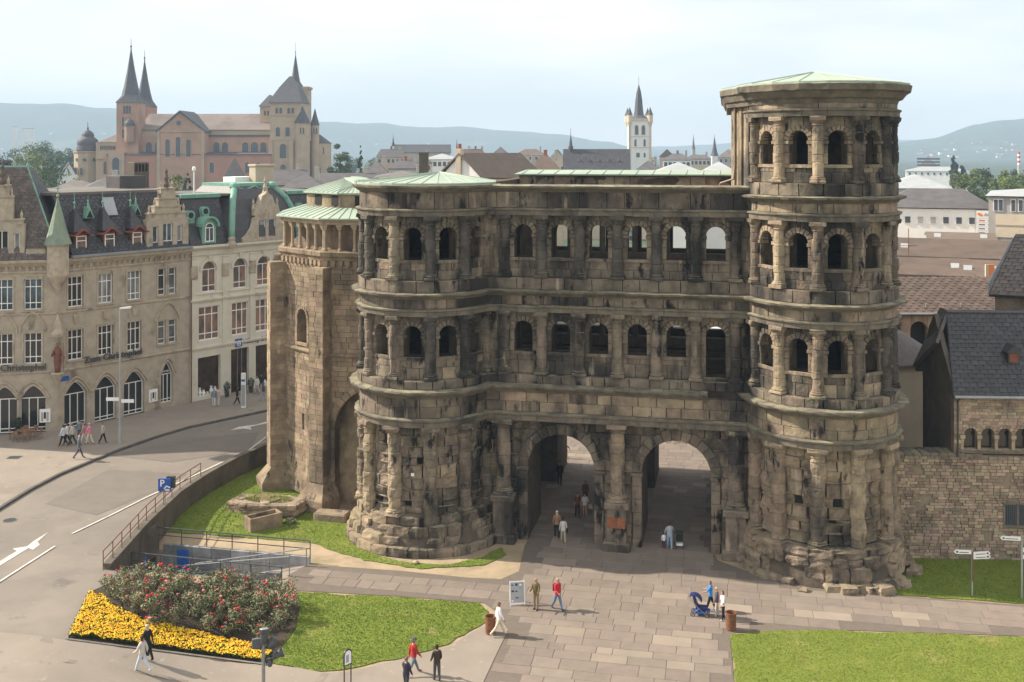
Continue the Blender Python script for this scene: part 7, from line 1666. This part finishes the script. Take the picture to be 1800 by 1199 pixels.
# notice board on two posts
nb = steel_post(611, 1207, 'notice_board', 'round-topped notice panel on two dark posts at the lawn edge', 'notice board'); h = 1.72
for x in (-.2, .2): MB().tube([(x, 0, 0), (x, 0, h - .15)], .03, 8).obj('post', 'ironwork', nb)
nb.rotation_euler.z = R(48)
m = MB(); m.prism([(-.24, 1.0), (.24, 1.0)] + [(.24 * math.cos(math.pi * k / 10), h - .2 + .24 * math.sin(math.pi * k / 10)) for k in range(11)], -.03, .03); o = m.obj('frame', 'ironwork', nb); m = MB(); m.prism([(-.19, 1.06), (.19, 1.06)] + [(.19 * math.cos(math.pi * k / 10), h - .22 + .19 * math.sin(math.pi * k / 10)) for k in range(11)], -.036, -.031); m.obj('panel', 'sign_white', o); box_part('printed_strip', o, 'roof_metal', -.12, .05, -.040, -.037, 1.15, 1.5)
# poster stand
pa = steel_post(910, 1065, 'poster_stand', 'white framed A-board with a blue poster standing on the slab paving', 'poster stand'); m = MB()
pa.rotation_euler.z = R(8)
Mx = Matrix.Rotation(R(-12), 4, 'X'); m = MB(Mx)
for b in ((-.42, -.37, 0, 1.28), (.37, .42, 0, 1.28), (-.37, .37, .08, .16), (-.37, .37, 1.22, 1.28)): m.box(b[0], b[1], -.02, .02, b[2], b[3])
o = m.obj('frame', 'sign_white', pa); m = MB(Mx); m.box(-.37, .37, -.008, .008, .16, 1.22); m.obj('poster', 'roof_metal', pa)
r = random.Random(4)
for j in range(6):
    for i in range(3):
        if r.random() < .8: m = MB(Mx); x0 = -.33 + i * .22; m.box(x0, x0 + r.uniform(.1, .19), -.0105, -.0085, .22 + j * .165, .22 + j * .165 + r.uniform(.05, .12)); m.obj('poster_print', r.choice(['sign_blue', 'sign_white', 'render_pink', 'lead', 'navy']), pa)
m = MB(Matrix.Translation((0, .5, 0)) @ Matrix.Rotation(R(12), 4, 'X'))
for x in (-.4, .36): m.box(x, x + .04, -.02, .02, 0, 1.28)
m.obj('back_leg', 'sign_white', pa)
for px, py, lab in ((862, 1114, 'rusty round litter bin at the tip of the lawn beside the walker in white'), (1285, 1107, 'rusty round litter bin at the corner of the right lawn near the family')):
    t = steel_post(px, py, 'litter_bin', lab, 'litter bin'); t['group'] = 'litter bins on the plaza'; m = MB(); m.lathe([(.22, 0), (.25, .05), (.27, .85), (.29, .87), (.29, .92), (.25, .92), (.24, .5), (.0, .5)], 18, cap=False); m.obj('barrel', 'rust', t)
    for zz in (.25, .6): MB().lathe([(.268, zz), (.278, zz + .02), (.268, zz + .04)], 18, cap=False).obj('hoop', 'rust', t)
# finger posts
for px, py, top, arms, lab in ((1709, 1047, 965, ((-1, 2.62, .9, -.1), (1, 2.5, 1.0, .15), (1, 2.3, 1.0, .12)), 'thin red and white finger post with three arms on the shaded lawn'), (1796, 1052, 947, ((-1, 2.85, 1.05, -.12), (1, 2.3, .8, .2), (1, 1.95, .8, .1)), 'plain grey finger post with green arrow marks on the shaded lawn')):
    t = steel_post(px, py, 'finger_post', lab, 'signpost'); h = (py - top) / FPX * t.location.y
    MB().tube([(0, 0, 0), (0, 0, h)], .045, 8).obj('pole', 'pole_grey', t); MB().lathe([(.052, .8), (.052, h * .95)], 8, (.012, 0, 0)).obj('pole_band', 'statue_red' if px < 1750 else 'pole_grey', t)
    for s, z, ln, a in arms:
        z = z / 2.95 * h; Mx = Matrix.Rotation(a, 4, 'Z'); m = MB(Mx); m.prism([(s * .06, z), (s * ln, z), (s * (ln + .1), z + .11), (s * ln, z + .22), (s * .06, z + .22)][::s], -.025, .025); o = m.obj('direction_arm', 'sign_white', t)
        m = MB(Mx); m.box(*sorted((s * .2, s * (ln - .2))), -.03, -.026, z + .07, z + .11); m.obj('arm_lettering', 'steel_dark', o)
        m = MB(Mx); m.box(*sorted((s * (ln - .14), s * (ln - .02))), -.03, -.026, z + .06, z + .16); m.obj('arm_mark', 'sign_green' if px > 1750 else 'steel_dark', o)
# stone trough, ruins, pot
tr = steel_post(463, 926, 'stone_trough', 'weathered open stone trough lying on the sloping lawn', 'trough'); tr.rotation_euler.z = R(38); m = MB(); a, b, e, h = 1.15, .5, .14, .85
out_ = [(-a, -b), (a, -b), (a, b), (-a, b)]; inn = [(-a + e, -b + e), (a - e, -b + e), (a - e, b - e), (-a + e, b - e)]
m.loft([[(x * k, y * k, z) for x, y in q] for q, z, k in ((out_, -.2, .97), (out_, h - .04, 1), (out_, h, .985), (inn, h, 1.02), (inn, h - .05, 1), (inn, .25, .97))]); m.obj('basin', 'choir_stone', tr); box_part('soil_fill', tr, 'soil', -a + e, a - e, -b + e, b - e, .2, .45)
ru_ = steel_post(462, 898, 'ruin_foundation', 'low grass-topped ruined stone foundation in front of the choir', 'ruin'); ru_.rotation_euler.z = R(-6)
m = MB(); rg1 = [(-2.2, -.3), (-1, -.75), (.6, -.8), (2.4, -.6), (2.7, .4), (1.5, 1.2), (-.5, 1.4), (-1.9, .9)]
m.loft([[(x * k, y * k, z + .08 * fbm((x, y, z), 1.5)) for x, y in rg1] for z, k in ((-.4, 1.0), (.55, 1.0), (.72, .95))]); m.obj('core', 'mortar', ru_)
XR = Matrix.Translation(ru_.location) @ Matrix.Rotation(R(-6), 4, 'Z'); r = random.Random(8)
for i in range(len(rg1)):
    a, b = Vector(rg1[i]), Vector(rg1[(i + 1) % len(rg1)]); n = max(2, int((b - a).length / .55)); ang = math.atan2(b.y - a.y, b.x - a.x)
    for j in range(2):
        for k in range(n):
            p = a.lerp(b, (k + .5 * (j % 2) + .25) / n); rock(Vector((p.x, p.y, .14 + j * .36)), (b - a).length / n * 1.0, .4, .36, ang, r.randrange(999), ru_, 'choir_stone', .2, XR)
for k in range(9): p = Vector((r.uniform(-1.8, 2.2), r.uniform(-.4, .8))); rock(Vector((p.x, p.y, .72)), r.uniform(.5, 1.0), r.uniform(.4, .7), .14, r.uniform(0, 3), r.randrange(999), ru_, 'sandstone_worn', .2, XR)
for k_, (ar, vs, fs, wall, mat) in enumerate(list(STORE)): MB().add(vs, fs).obj('ruin_stone', mat, ru_)
STORE.clear()
def patch(name, c, rx, ry, z, n, mat, parent, seed, hh=(.08, .2)):
    r = random.Random(seed); m = MB()
    for _ in range(n):
        a = r.uniform(0, 6.28); q = math.sqrt(r.random()); x, y = c[0] + rx * q * math.cos(a), c[1] + ry * q * math.sin(a); h = r.uniform(*hh); a = r.uniform(0, 6.28); l = h * r.uniform(.3, 1); w_ = .02; b = len(m.v); dx, dy = math.cos(a), math.sin(a)
        m.v += [(x - dy * w_, y + dx * w_, z), (x + dy * w_, y - dx * w_, z), (x + dx * l, y + dy * l, z + h)]; m.f.append((b, b + 1, b + 2)); m.m.append(0)
    return tag(m.obj(name, mat, parent), kind='stuff')
patch('grass_cover', (.3, .3), 1.7, .7, .72, 1500, 'grass_dry', ru_, 1)
sb = steel_post(585, 914, 'stone_slab', 'mossy flat stone block lying at the foot of the left tower', 'stone block'); sb.rotation_euler.z = R(-14); m = MB(); m.bbox(-1.25, 1.1, -.45, .6, -.3, .55, .1); m.obj('block', 'sandstone_worn', sb)
sh = steel_post(511, 920, 'small_shrub', 'small brownish shrub at the corner of the ruined foundation', 'shrub'); lm = MB(); r = random.Random(12)
for _ in range(260):
    v = Vector((r.gauss(0, 1), r.gauss(0, 1), abs(r.gauss(0, 1)))).normalized() * r.uniform(.2, .42); b = len(lm.v); a = Vector((r.gauss(0, 1), r.gauss(0, 1), r.gauss(0, 1))).normalized() * .07; c = a.cross(v).normalized() * .05; lm.v += [tuple(v - a), tuple(v + c), tuple(v + a), tuple(v - c)]; lm.f.append((b, b + 1, b + 2, b + 3)); lm.m.append(0)
lm.obj('foliage', 'leaf_rose', sh); MB().tube([(0, 0, -.05), (0, 0, .3)], .03, 5).obj('stem', 'bark', sh)
ws = steel_post(731, 991, 'loose_stone', 'single pale round stone lying on the bare earth by the tower', 'stone'); MB().lathe([(.05, 0), (.16, .05), (.17, .12), (.08, .2)], 9).obj('stone', 'pale_stone', ws)
# surveyor's target on the tower wall
mk_o = box_part('survey_mark', gate, 'sign_white', 0, 1, 0, 1, 0, 1)
for v, co in zip(mk_o.data.vertices, [PL(R(4) * RT + a, 4.85 + c, d) for c in (-.09, .09) for a, d in ((-.09, .2), (.09, .2), (.09, .26), (-.09, .26))]): v.co = co
# pavement cafe
def chair_proto():
    t = thing('cafe_chair', 'brown wooden cafe chair drawn up to the table outside the hotel', 'chair', (0, 0, 0), 0, 'cafe chairs outside the hotel')
    box_part('seat', t, 'wood', -.21, .21, -.21, .21, .43, .47); box_part('backrest', t, 'wood', -.2, .2, .19, .22, .62, .9)
    for x in (-.19, .19):
        for y in (-.19, .19): MB().tube([(x, y, 0), (x * .97, y, .92 if y > 0 else .44)], .018, 5).obj('leg', 'wood', t)
    return t
tb = steel_post(45, 775, 'cafe_table', 'square wooden table on the pavement in front of the hotel door', 'table', -1); tb.location.z += .12
box_part('table_top', tb, 'wood', -.65, .65, -.4, .4, .71, .75)
for x in (-.55, .55):
    for y in (-.3, .3): MB().tube([(x, y, 0), (x, y, .72)], .022, 5).obj('leg', 'wood', tb)
cp = chair_proto()
for i, (x, y, a) in enumerate(((-.35, -.75, math.pi), (.4, -.75, math.pi), (-.35, .75, 0), (.4, .75, 0), (1.05, 0, -1.57), (-1.05, 0, 1.57))):
    o = cp if i == 0 else copy_tree(cp); o.location = tb.location + Vector((x, y, 0)); o.rotation_euler.z = a + (i % 3 - 1) * .2
def pot(px, py, lab, hh=.9, side=-1):
    t = steel_post(px, py, 'potted_shrub', lab, 'potted plant', side); t.location.z += .12; MB().lathe([(.16, 0), (.24, .42), (.27, .45), (.27, .5)], 12).obj('pot', 'steel_dark', t); m = MB(); r = random.Random(px)
    for _ in range(420):
        v = Vector((r.gauss(0, 1), r.gauss(0, 1), r.gauss(0, 1))).normalized() * r.uniform(.2, .36); v.z = v.z * 1.5 + .5 + hh * .5; a = Vector((r.gauss(0, 1), r.gauss(0, 1), r.gauss(0, 1))).normalized() * .06; c = a.cross(v).normalized() * .04; b = len(m.v); m.v += [tuple(v - a), tuple(v + c), tuple(v + a), tuple(v - c)]; m.f.append((b, b + 1, b + 2, b + 3)); m.m.append(0)
    m.obj('foliage', 'leaf_dark', t)
pot(32, 766, 'potted evergreen shrub at the hotel entrance behind the cafe table'); pot(399, 700, 'potted shrub left of the shop doorway'); pot(441, 692, 'potted shrub right of the shop doorway')
# bicycle
def bicycle(px, py, rz, lab):
    t = steel_post(px, py, 'bicycle', lab, 'bicycle'); t.rotation_euler.z = rz
    for x in (-.52, .52):
        m = MB(); ring = []; n = 20
        for k in range(n): ring.append((x + .33 * math.cos(2 * math.pi * k / n), 0, .34 + .33 * math.sin(2 * math.pi * k / n)))
        m.tube(ring + [ring[0]], .022, 5); o = m.obj('wheel', 'ironwork', t)
        m = MB()
        for k in range(4): m.tube([(x - .31 * math.cos(k * .785), 0, .34 - .31 * math.sin(k * .785)), (x + .31 * math.cos(k * .785), 0, .34 + .31 * math.sin(k * .785))], .006, 3)
        m.obj('spokes', 'steel_grey', o)
    m = MB()
    for a, b in (((-.52, 0, .34), (-.05, 0, .32)), ((-.05, 0, .32), (-.18, 0, .85)), ((-.18, 0, .82), (.38, 0, .84)), ((-.05, 0, .32), (.38, 0, .78)), ((-.52, 0, .34), (-.18, 0, .8)), ((.52, 0, .34), (.36, 0, .98))): m.tube([a, b], .022, 6)
    m.obj('frame', 'sign_white', t); box_part('saddle', t, 'ironwork', -.32, -.06, -.06, .06, .88, .94); MB().tube([(.3, -.26, 1.02), (.36, 0, .99), (.3, .26, 1.02)], .015, 5).obj('handlebar', 'ironwork', t)
bicycle(1184, 778, .4, 'white bicycle parked on the sunlit square beyond the right archway'); bicycle(1194, 776, -.3, 'second bicycle leaning beside the white one beyond the right archway')
# ================================================================ PEOPLE
CLOTH = {}
def cloth(c, skin=False):
    k = tuple(round(x, 3) for x in c)
    if k not in CLOTH:
        nm = 'cloth_%d' % len(CLOTH); mk(nm, c, tuple(x * .82 for x in c), 9, .85, .002, 60, spec=.25); CLOTH[k] = nm
    return CLOTH[k]
SK = (.52, .30, .20)
def person(px, py, hpx, label, yaw, top, legs, hair=(.05, .035, .025), shoes=(.03, .025, .02), stride=.0, armL=(0.1, .15), armR=(-.1, .15), side=0, outL=.12, outR=.12, hm=None, sleeves=True, shorts=False, lean=0.0, name='person', group=None, hat=None, bag=None, wide=1.0):
    p = gp(px, py, 0, side)
    if side < 0: p.z += .12
    H = hm or (hpx / FPX * p.y); H = max(.7, min(1.9, H)); k = H / 1.76
    t = thing(name, label, 'person', p, yaw, group)
    V_, E_, Rd, reg = [], [], [], []
    def add(co, r_, par, rg):
        V_.append(Vector(co)); Rd.append(r_ if isinstance(r_, tuple) else (r_, r_)); reg.append(rg)
        if par is not None: E_.append((par, len(V_) - 1))
        return len(V_) - 1
    pz = .93 - abs(stride) * .05
    P0 = add((0, 0, pz), (.155 * wide, .115 * wide), None, 'L'); w1 = add((0, .0 + lean * .1, pz + .14), (.14 * wide, .105 * wide), P0, 'T'); ch_ = add((0, lean * .25, 1.27), (.165 * wide, .12 * wide), w1, 'T'); nb_ = add((0, lean * .36, 1.42), (.10, .085), ch_, 'T'); nk = add((0, .01 + lean * .42, 1.50), (.055, .055), nb_, 'H')
    hl = add((0, .035 + lean * .46, 1.57), (.068, .078), nk, 'H'); hu = add((0, .02 + lean * .48, 1.66), (.078, .092), hl, 'H'); add((0, .005 + lean * .48, 1.725), (.055, .065), hu, 'H')
    hy = lean * .46
    for s, sw, (sa, el), ou in ((-1, stride, armL, outL), (1, -stride, armR, outR)):
        hip = add((s * .092, 0, pz - .06), .088 * wide, P0, 'L'); a = sw; kn = Vector((s * .095, math.sin(a) * .43, pz - .06 - math.cos(a) * .43)); bk = a - (.5 if a < 0 else .12) * abs(sw) * 1.6
        an = kn + Vector((0, math.sin(bk) * .40, -math.cos(bk) * .40)); dz = max(0, .075 - an.z); an.z = max(an.z, .075)
        i = add(kn, .062, hip, 'L' if not shorts else 'S'); j = add(an, .042, i, 'L' if not shorts else 'S'); f = add(an + Vector((s * .01, .07, -.035)), (.04, .035), j, 'F'); add(an + Vector((s * .015, .16, -.04)), (.034, .024), f, 'F')
        so = add((s * .165, lean * .34, 1.385), .062, nb_, 'T'); e1 = Vector((s * (.19 + math.sin(ou) * .28), lean * .34 + math.sin(sa) * .27, 1.385 - math.cos(sa) * math.cos(ou) * .28)); i = add(e1, .043, so, 'T'); b2 = sa + el; wr = e1 + Vector((s * math.sin(ou) * .10, math.sin(b2) * .24, -math.cos(b2) * .24)); j = add(wr, .028, i, 'T' if sleeves else 'H')
        dr = (wr - e1).normalized(); pl_ = add(wr + dr * .06, (.032, .02), j, 'H'); lat = Vector((0, 1, 0)) if abs(dr.y) < .8 else Vector((0, 0, 1)); lat = (lat - dr * lat.dot(dr)).normalized()
        for q in range(4):
            ln = (.062, .072, .068, .054)[q]; b = wr + dr * .085 + lat * (.024 - q * .016); f1 = add(b, .0095, pl_, 'H'); f2 = add(b + dr * ln * .55 + Vector((-s * .008, 0, 0)), .0085, f1, 'H'); add(b + dr * ln + Vector((-s * .022, 0, 0)), .007, f2, 'H')
        t1 = add(wr + dr * .045 + lat * .035, .0105, pl_, 'H'); add(wr + dr * .085 + lat * .055, .0085, t1, 'H')
    add((0, .105 + hy, 1.605), .012, hl, 'H')                                   # nose
    for s in (-1, 1): add((s * .085, .02 + hy, 1.61), .014, hu, 'H')             # ears
    me = bpy.data.meshes.new('body'); me.from_pydata([tuple(v) for v in V_], E_, []); o = bpy.data.objects.new('body', me); COL.objects.link(o)
    sm = o.modifiers.new('skin', 'SKIN'); sm.use_smooth_shade = True
    for i, sv in enumerate(me.skin_vertices[0].data): sv.radius = Rd[i]; sv.use_root = (i == 0)
    o.modifiers.new('sub', 'SUBSURF').levels = 1
    dg = bpy.context.evaluated_depsgraph_get(); ev = bpy.data.meshes.new_from_object(o.evaluated_get(dg)); bpy.data.objects.remove(o)
    vs = [v.co.copy() for v in ev.vertices]; ns = [v.normal.copy() for v in ev.vertices]; fs = [tuple(f.vertices) for f in ev.polygons]
    segs = [(V_[a], V_[b], reg[b]) for a, b in E_]
    def region(c):
        best = 1e9; rg = 'T'
        for a, b, g in segs:
            ab = b - a; q = max(0, min(1, (c - a).dot(ab) / max(1e-9, ab.length_squared))); d = (a + ab * q - c).length_squared
            if d < best: best = d; rg = g
        return rg
    fr = []
    for f in fs:
        c = sum((vs[i] for i in f), Vector()) / len(f); g = region(c)
        if g in 'TL' and abs(c.x) < .24 and .80 < c.z < 1.0: g = 'T' if c.z > pz - .04 else 'L'
        if g == 'H' and c.z > 1.53 and (c.z > 1.69 or (c.y - hy) < .005 or (c.z > 1.655 and (c.y - hy) < .06)): g = 'A'
        fr.append(g)
    bpy.data.meshes.remove(ev)
    MB().add([v * k for v in vs], fs).obj('body', cloth(SK), t, True)
    def wear(nm, regs, col, grow):
        ids = sorted({i for f, g in zip(fs, fr) if g in regs for i in f})
        if not ids: return
        mp_ = {a: b for b, a in enumerate(ids)}
        MB().add([(vs[i] + ns[i] * grow) * k for i in ids], [tuple(mp_[i] for i in f) for f, g in zip(fs, fr) if g in regs]).obj(nm, cloth(col), t, True)
    wear('top', 'T', top, .016); wear('trousers', 'L', legs, .012); wear('shoes', 'F', shoes, .008); wear('hair', 'A', hair, .014)
    eyes = MB()
    for s in (-1, 1): eyes.lathe([(.012, 0), (.009, .006), (.0, .007)], 6)
    eyes.v = [((sx + (-.03 if i < len(eyes.v) / 2 else .03)) * k, (.108 + hy + sz) * k, (1.632 + sy) * k) for i, (sx, sy, sz) in enumerate(eyes.v)]; eyes.obj('eyes', 'ironwork', t)
    if hat: MB().lathe([(.155, 1.675), (.15, 1.69), (.105, 1.7), (.095, 1.77), (.04, 1.79)], 14, (0, .02 + hy, 0)).obj('hat', cloth(hat), t); t.children[-1].scale = (k, k, k)
    if bag:
        m = MB(); m.bbox(-.15, .15, -.29, -.13, 1.0, 1.4, .05) if bag[0] == 'pack' else m.bbox(.2, .3, -.2, .16, .72, 1.02, .03); b = m.obj('backpack' if bag[0] == 'pack' else 'shoulder_bag', cloth(bag[1]), t); b.scale = (k, k, k)
    return t
LFT, RGT, AWY, TWD = R(90), R(-90), 0.0, R(180)
black, white, jean, khaki, navy_, red, grey = (.02, .02, .022), (.72, .72, .70), (.13, .2, .33), (.42, .34, .22), (.03, .04, .09), (.42, .03, .03), (.22, .22, .22)
person(250, 1182, 75, 'person in white sleeves, dark waistcoat and pale jeans striding past the marigolds', R(70), (.55, .52, .48), (.55, .6, .68), (.06, .035, .03), (.6, .6, .6), .42, (.4, .5), (-.4, .3), bag=('side', black), hm=1.72)
person(259, 1161, 60, 'grey-haired person in a black jacket walking behind the one in pale jeans', R(60), black, black, (.5, .48, .45), black, .25, (.3, .3), (-.3, .3), hm=1.74)
person(727, 1186, 68, 'person in a red jumper, flat cap and blue-grey trousers walking on the footway', R(-55), red, (.16, .2, .25), (.2, .19, .18), (.3, .06, .04), .45, (-.3, .2), (.35, .3), hat=(.12, .11, .1), hm=1.76)
person(714, 1218, 62, 'person in a dark navy jacket just behind the one in the red jumper', R(-30), (.04, .035, .06), (.05, .05, .06), (.2, .12, .09), black, .2, (.4, .5), (.1, .4), hm=1.7)
person(768, 1197, 65, 'person in a dark brown jacket and grey trousers standing near the red jumper', R(20), (.055, .04, .028), (.08, .08, .085), (.03, .025, .02), black, .12, (.2, .5), (.2, .5), hm=1.74)
person(877, 1118, 59, 'person in a white shirt and cream trousers walking beside the litter bin', R(-75), (.80, .80, .82), (.66, .58, .46), (.12, .08, .05), (.55, .4, .3), .45, (-.3, .15), (.3, .2), hm=1.78)
person(942, 1072, 54, 'person in an olive jacket and khaki trousers beside the poster stand', R(160), (.17, .13, .06), (.27, .2, .13), (.35, .25, .2), black, .05, (.4, 1.1), (.4, 1.1), hm=1.76)
person(980, 1072, 55, 'person in a red jacket and blue jeans with a dark red bag on the slabs', R(-140), (.5, .03, .04), jean, (.4, .28, .2), navy_, .35, (-.2, .3), (.3, 1.0), hm=1.76, bag=('pack', (.2, .02, .03)))
person(1249, 1074, 50, 'person in a bright blue top and black trousers pushing a pushchair', R(75), (.05, .25, .6), black, (.2, .1, .05), black, .3, (.7, .6), (.7, .6), hm=1.68, sleeves=False)
person(1260, 1085, 52, 'fair-haired person in a dark waistcoat and pale trousers between the two others', R(80), (.09, .08, .12), (.5, .47, .44), (.55, .42, .25), (.2, .1, .1), .1, (.2, .4), (.1, .3), hm=1.64)
person(1271, 1091, 54, 'person in a white T-shirt and black trousers next to the litter bin', R(100), (.75, .73, .72), black, (.1, .06, .04), (.5, .5, .5), .1, (.2, .5), (.2, .5), hm=1.62, sleeves=False)
person(1177, 965, 46, 'broad person in a grey-blue T-shirt and light jeans seen from behind under the arch', R(5), (.36, .42, .48), (.28, .40, .56), (.04, .03, .03), (.5, .45, .4), .2, (.1, .2), (.5, .5), hm=1.72, wide=1.25, sleeves=False, outL=.35, outR=.35)
person(1167, 964, 27, 'small child in a white top holding the hand of the person in light jeans', R(0), (.8, .8, .8), (.1, .04, .05), (.05, .03, .03), (.4, .05, .05), .15, (.1, .2), (.2, .4), hm=1.02)
person(979, 945, 49, 'grey-haired person in a tan waistcoat over white sleeves under the left arch', R(5), (.33, .2, .12), (.02, .02, .025), (.55, .53, .5), black, .2, (.1, .2), (-.1, .2), hm=1.78)
person(990, 954, 46, 'dark-haired person in a white top with a black shoulder bag under the left arch', R(10), (.6, .58, .55), (.42, .38, .27), (.02, .015, .02), (.3, .1, .08), .2, (.1, .2), (-.1, .2), hm=1.64, bag=('side', black))
person(1015, 909, 44, 'person in a dark red dress top and dark trousers beside the arch pier', R(185), (.16, .06, .045), (.03, .02, .02), (.02, .015, .015), black, .2, (.1, .3), (.2, .6), hm=1.7, sleeves=False)
person(1028, 908, 42, 'person in a white T-shirt and dark shorts beside the arch pier', R(178), (.72, .7, .72), (.03, .03, .035), (.03, .02, .03), (.4, .2, .15), .1, (.2, .3), (.2, .3), hm=1.64, shorts=True, sleeves=False)
person(1038, 905, 20, 'toddler in a pale top beside the arch pier', R(170), (.66, .65, .58), (.12, .14, .14), (.2, .13, .08), black, .1, hm=.86)
person(1029, 884, 40, 'person in a brownish top half hidden behind the white T-shirt', R(180), (.12, .085, .07), (.04, .035, .03), (.03, .02, .02), black, .1, hm=1.62)
person(984, 852, 38, 'person in a black coat walking out of the far left archway', R(175), (.012, .012, .014), (.012, .012, .014), (.02, .015, .012), black, .2, (.1, .4), (.2, .5), hm=1.78)
person(995, 806, 27, 'child in a red dress skipping across the far paving', R(190), (.35, .05, .03), (.3, .05, .03), (.03, .02, .02), (.2, .1, .08), .4, (.3, .2), (.3, .2), hm=1.25, outL=.7, outR=.7, sleeves=False, shorts=True)
G_ = 'group of walkers before the hotel'
for px, py, lab, yaw, tp, lg, hr, st in ((111, 787, 'person in a white and blue top leading the walkers by the hotel', 85, (.6, .68, .75), black, (.04, .03, .03), .35), (118, 785, 'dark-haired person in a white blouse among the walkers by the hotel', 95, white, black, (.02, .015, .015), .3), (127, 785, 'person in a pale grey shirt and dark trousers among the walkers by the hotel', 90, (.55, .55, .52), (.05, .05, .06), (.2, .15, .1), .3), (139, 809, 'person in a slate-blue shirt stepping towards the kerb ahead of the group', -60, (.10, .13, .15), (.08, .1, .14), (.45, .42, .4), .4), (140, 776, 'tall person in a grey-blue shirt at the hotel arch', 20, (.2, .25, .3), (.1, .1, .13), (.15, .08, .05), .1), (147, 783, 'person in a rose brown top and white trousers among the walkers', 100, (.5, .28, .24), (.66, .62, .58), (.3, .2, .12), .3), (157, 784, 'person in a bright pink shirt and cream trousers among the walkers', 80, (.75, .25, .38), (.66, .56, .45), (.55, .5, .46), .3), (181, 782, 'person in a beige top and black knee trousers walking alone by the lamp', -80, (.5, .46, .38), black, (.12, .08, .05), .3)):
    person(px, py, 38, lab, R(yaw), tp, lg, hr, (.2, .15, .12), st, (.25, .3), (-.2, .3), side=-1, hm=1.68 + (px % 5) * .03, group=G_)
for px, py, lab, yaw, tp, lg, hr, st in ((376, 717, 'person in a blue-grey top and white trousers window shopping', 10, (.22, .3, .36), (.66, .64, .6), (.4, .36, .3), .15), (383, 716, 'person in a pale pink top close beside the window shopper', 0, (.6, .48, .45), (.6, .58, .55), (.2, .12, .08), .1), (417, 714, 'person all in black walking past the shop doorway', -60, black, (.02, .02, .03), (.02, .02, .02), .35), (463, 707, 'person in a dark top and grey trousers near the choir buttress', -70, (.08, .1, .13), (.4, .4, .4), (.1, .08, .06), .4), (452, 694, 'person in white carrying bags outside the shop window', 60, (.7, .68, .62), (.5, .48, .42), (.3, .2, .1), .3), (459, 690, 'person in dark clothes outside the shop window beside the one in white', 40, (.03, .04, .05), (.12, .12, .14), (.05, .04, .03), .2)):
    person(px, py, 34, lab, R(yaw), tp, lg, hr, (.25, .2, .18), st, (.2, .3), (-.2, .3), side=-1, hm=1.68 + (px % 4) * .03, group='shoppers along the shop front')
# pushchairs
def pushchair(px, py, rz, lab, col, acc):
    t = steel_post(px, py, 'pushchair', lab, 'pushchair'); t.rotation_euler.z = rz
    for x, y in ((-.26, -.36), (.26, -.36), (-.24, .38), (.24, .38)):
        m = MB(); n = 12; ring = [(x, y + .11 * math.cos(2 * math.pi * k / n), .12 + .11 * math.sin(2 * math.pi * k / n)) for k in range(n)]; m.tube(ring + [ring[0]], .022, 6); o = m.obj('wheel', 'ironwork', t); MB().tube([(x - .015, y, .12), (x + .015, y, .12)], .06, 8).obj('hub', 'steel_grey', o)
    for s in (-1, 1):
        MB().tube([(s * .25, -.36, .14), (s * .25, .1, .5), (s * .25, .42, .85), (s * .22, .55, 1.02)], .016, 6).obj('frame_tube', 'steel_grey', t); MB().tube([(s * .24, .38, .14), (s * .25, .05, .48)], .016, 6).obj('frame_tube', 'steel_grey', t)
    MB().tube([(-.22, .55, 1.02), (.22, .55, 1.02)], .02, 6).obj('handle', 'ironwork', t)
    m = MB(); m.loft([[(-.2, -.36, .42), (.2, -.36, .42), (.2, .2, .38), (-.2, .2, .38)], [(-.22, -.36, .52), (.22, -.36, .52), (.22, .22, .5), (-.22, .22, .5)]]); m.loft([[(-.21, .12, .48), (.21, .12, .48), (.21, .22, .48), (-.21, .22, .48)], [(-.21, .3, .98), (.21, .3, .98), (.21, .38, .96), (-.21, .38, .96)]]); m.obj('seat', col, t)
    m = MB(); n = 8; m.loft([[(s * .24, .32 + q * math.cos(a), .72 + q * math.sin(a)) for a in [R(60 + 110 * k / n) for k in range(n + 1)] for q in (.42,)] + [(s * .22, .32 + .38 * math.cos(a), .72 + .38 * math.sin(a)) for a in [R(60 + 110 * k / n) for k in range(n, -1, -1)]] for s in (-1, 1)]); m.obj('hood', col, t)
    box_part('footrest', t, acc, -.18, .18, -.52, -.34, .3, .36); box_part('basket', t, acc, -.2, .2, -.25, .3, .16, .3)
pushchair(1231, 1082, R(75), 'dark blue pushchair with light blue basket pushed by the person in bright blue', 'navy', 'sign_blue')
pushchair(1194, 961, R(175), 'black pushchair with pale blanket beside the person in light jeans', 'ironwork', 'sign_white')
# ================================================================ HAZE
hz = MB(); hz.box(-5200, 5200, -30, 6700, -9, 340)
ho = tag(hz.obj('haze', 'sign_white'), kind='stuff')
hm_ = bpy.data.materials.new('haze'); hm_.use_nodes = True; n_ = hm_.node_tree; n_.nodes.clear(); o_ = n_.nodes.new('ShaderNodeOutputMaterial'); v_ = n_.nodes.new('ShaderNodeVolumePrincipled')
v_.inputs['Color'].default_value = (.58, .78, 1.0, 1); v_.inputs['Density'].default_value = .00024; v_.inputs['Anisotropy'].default_value = .0
n_.links.new(v_.outputs['Volume'], o_.inputs['Volume']); ho.data.materials.clear(); ho.data.materials.append(hm_)
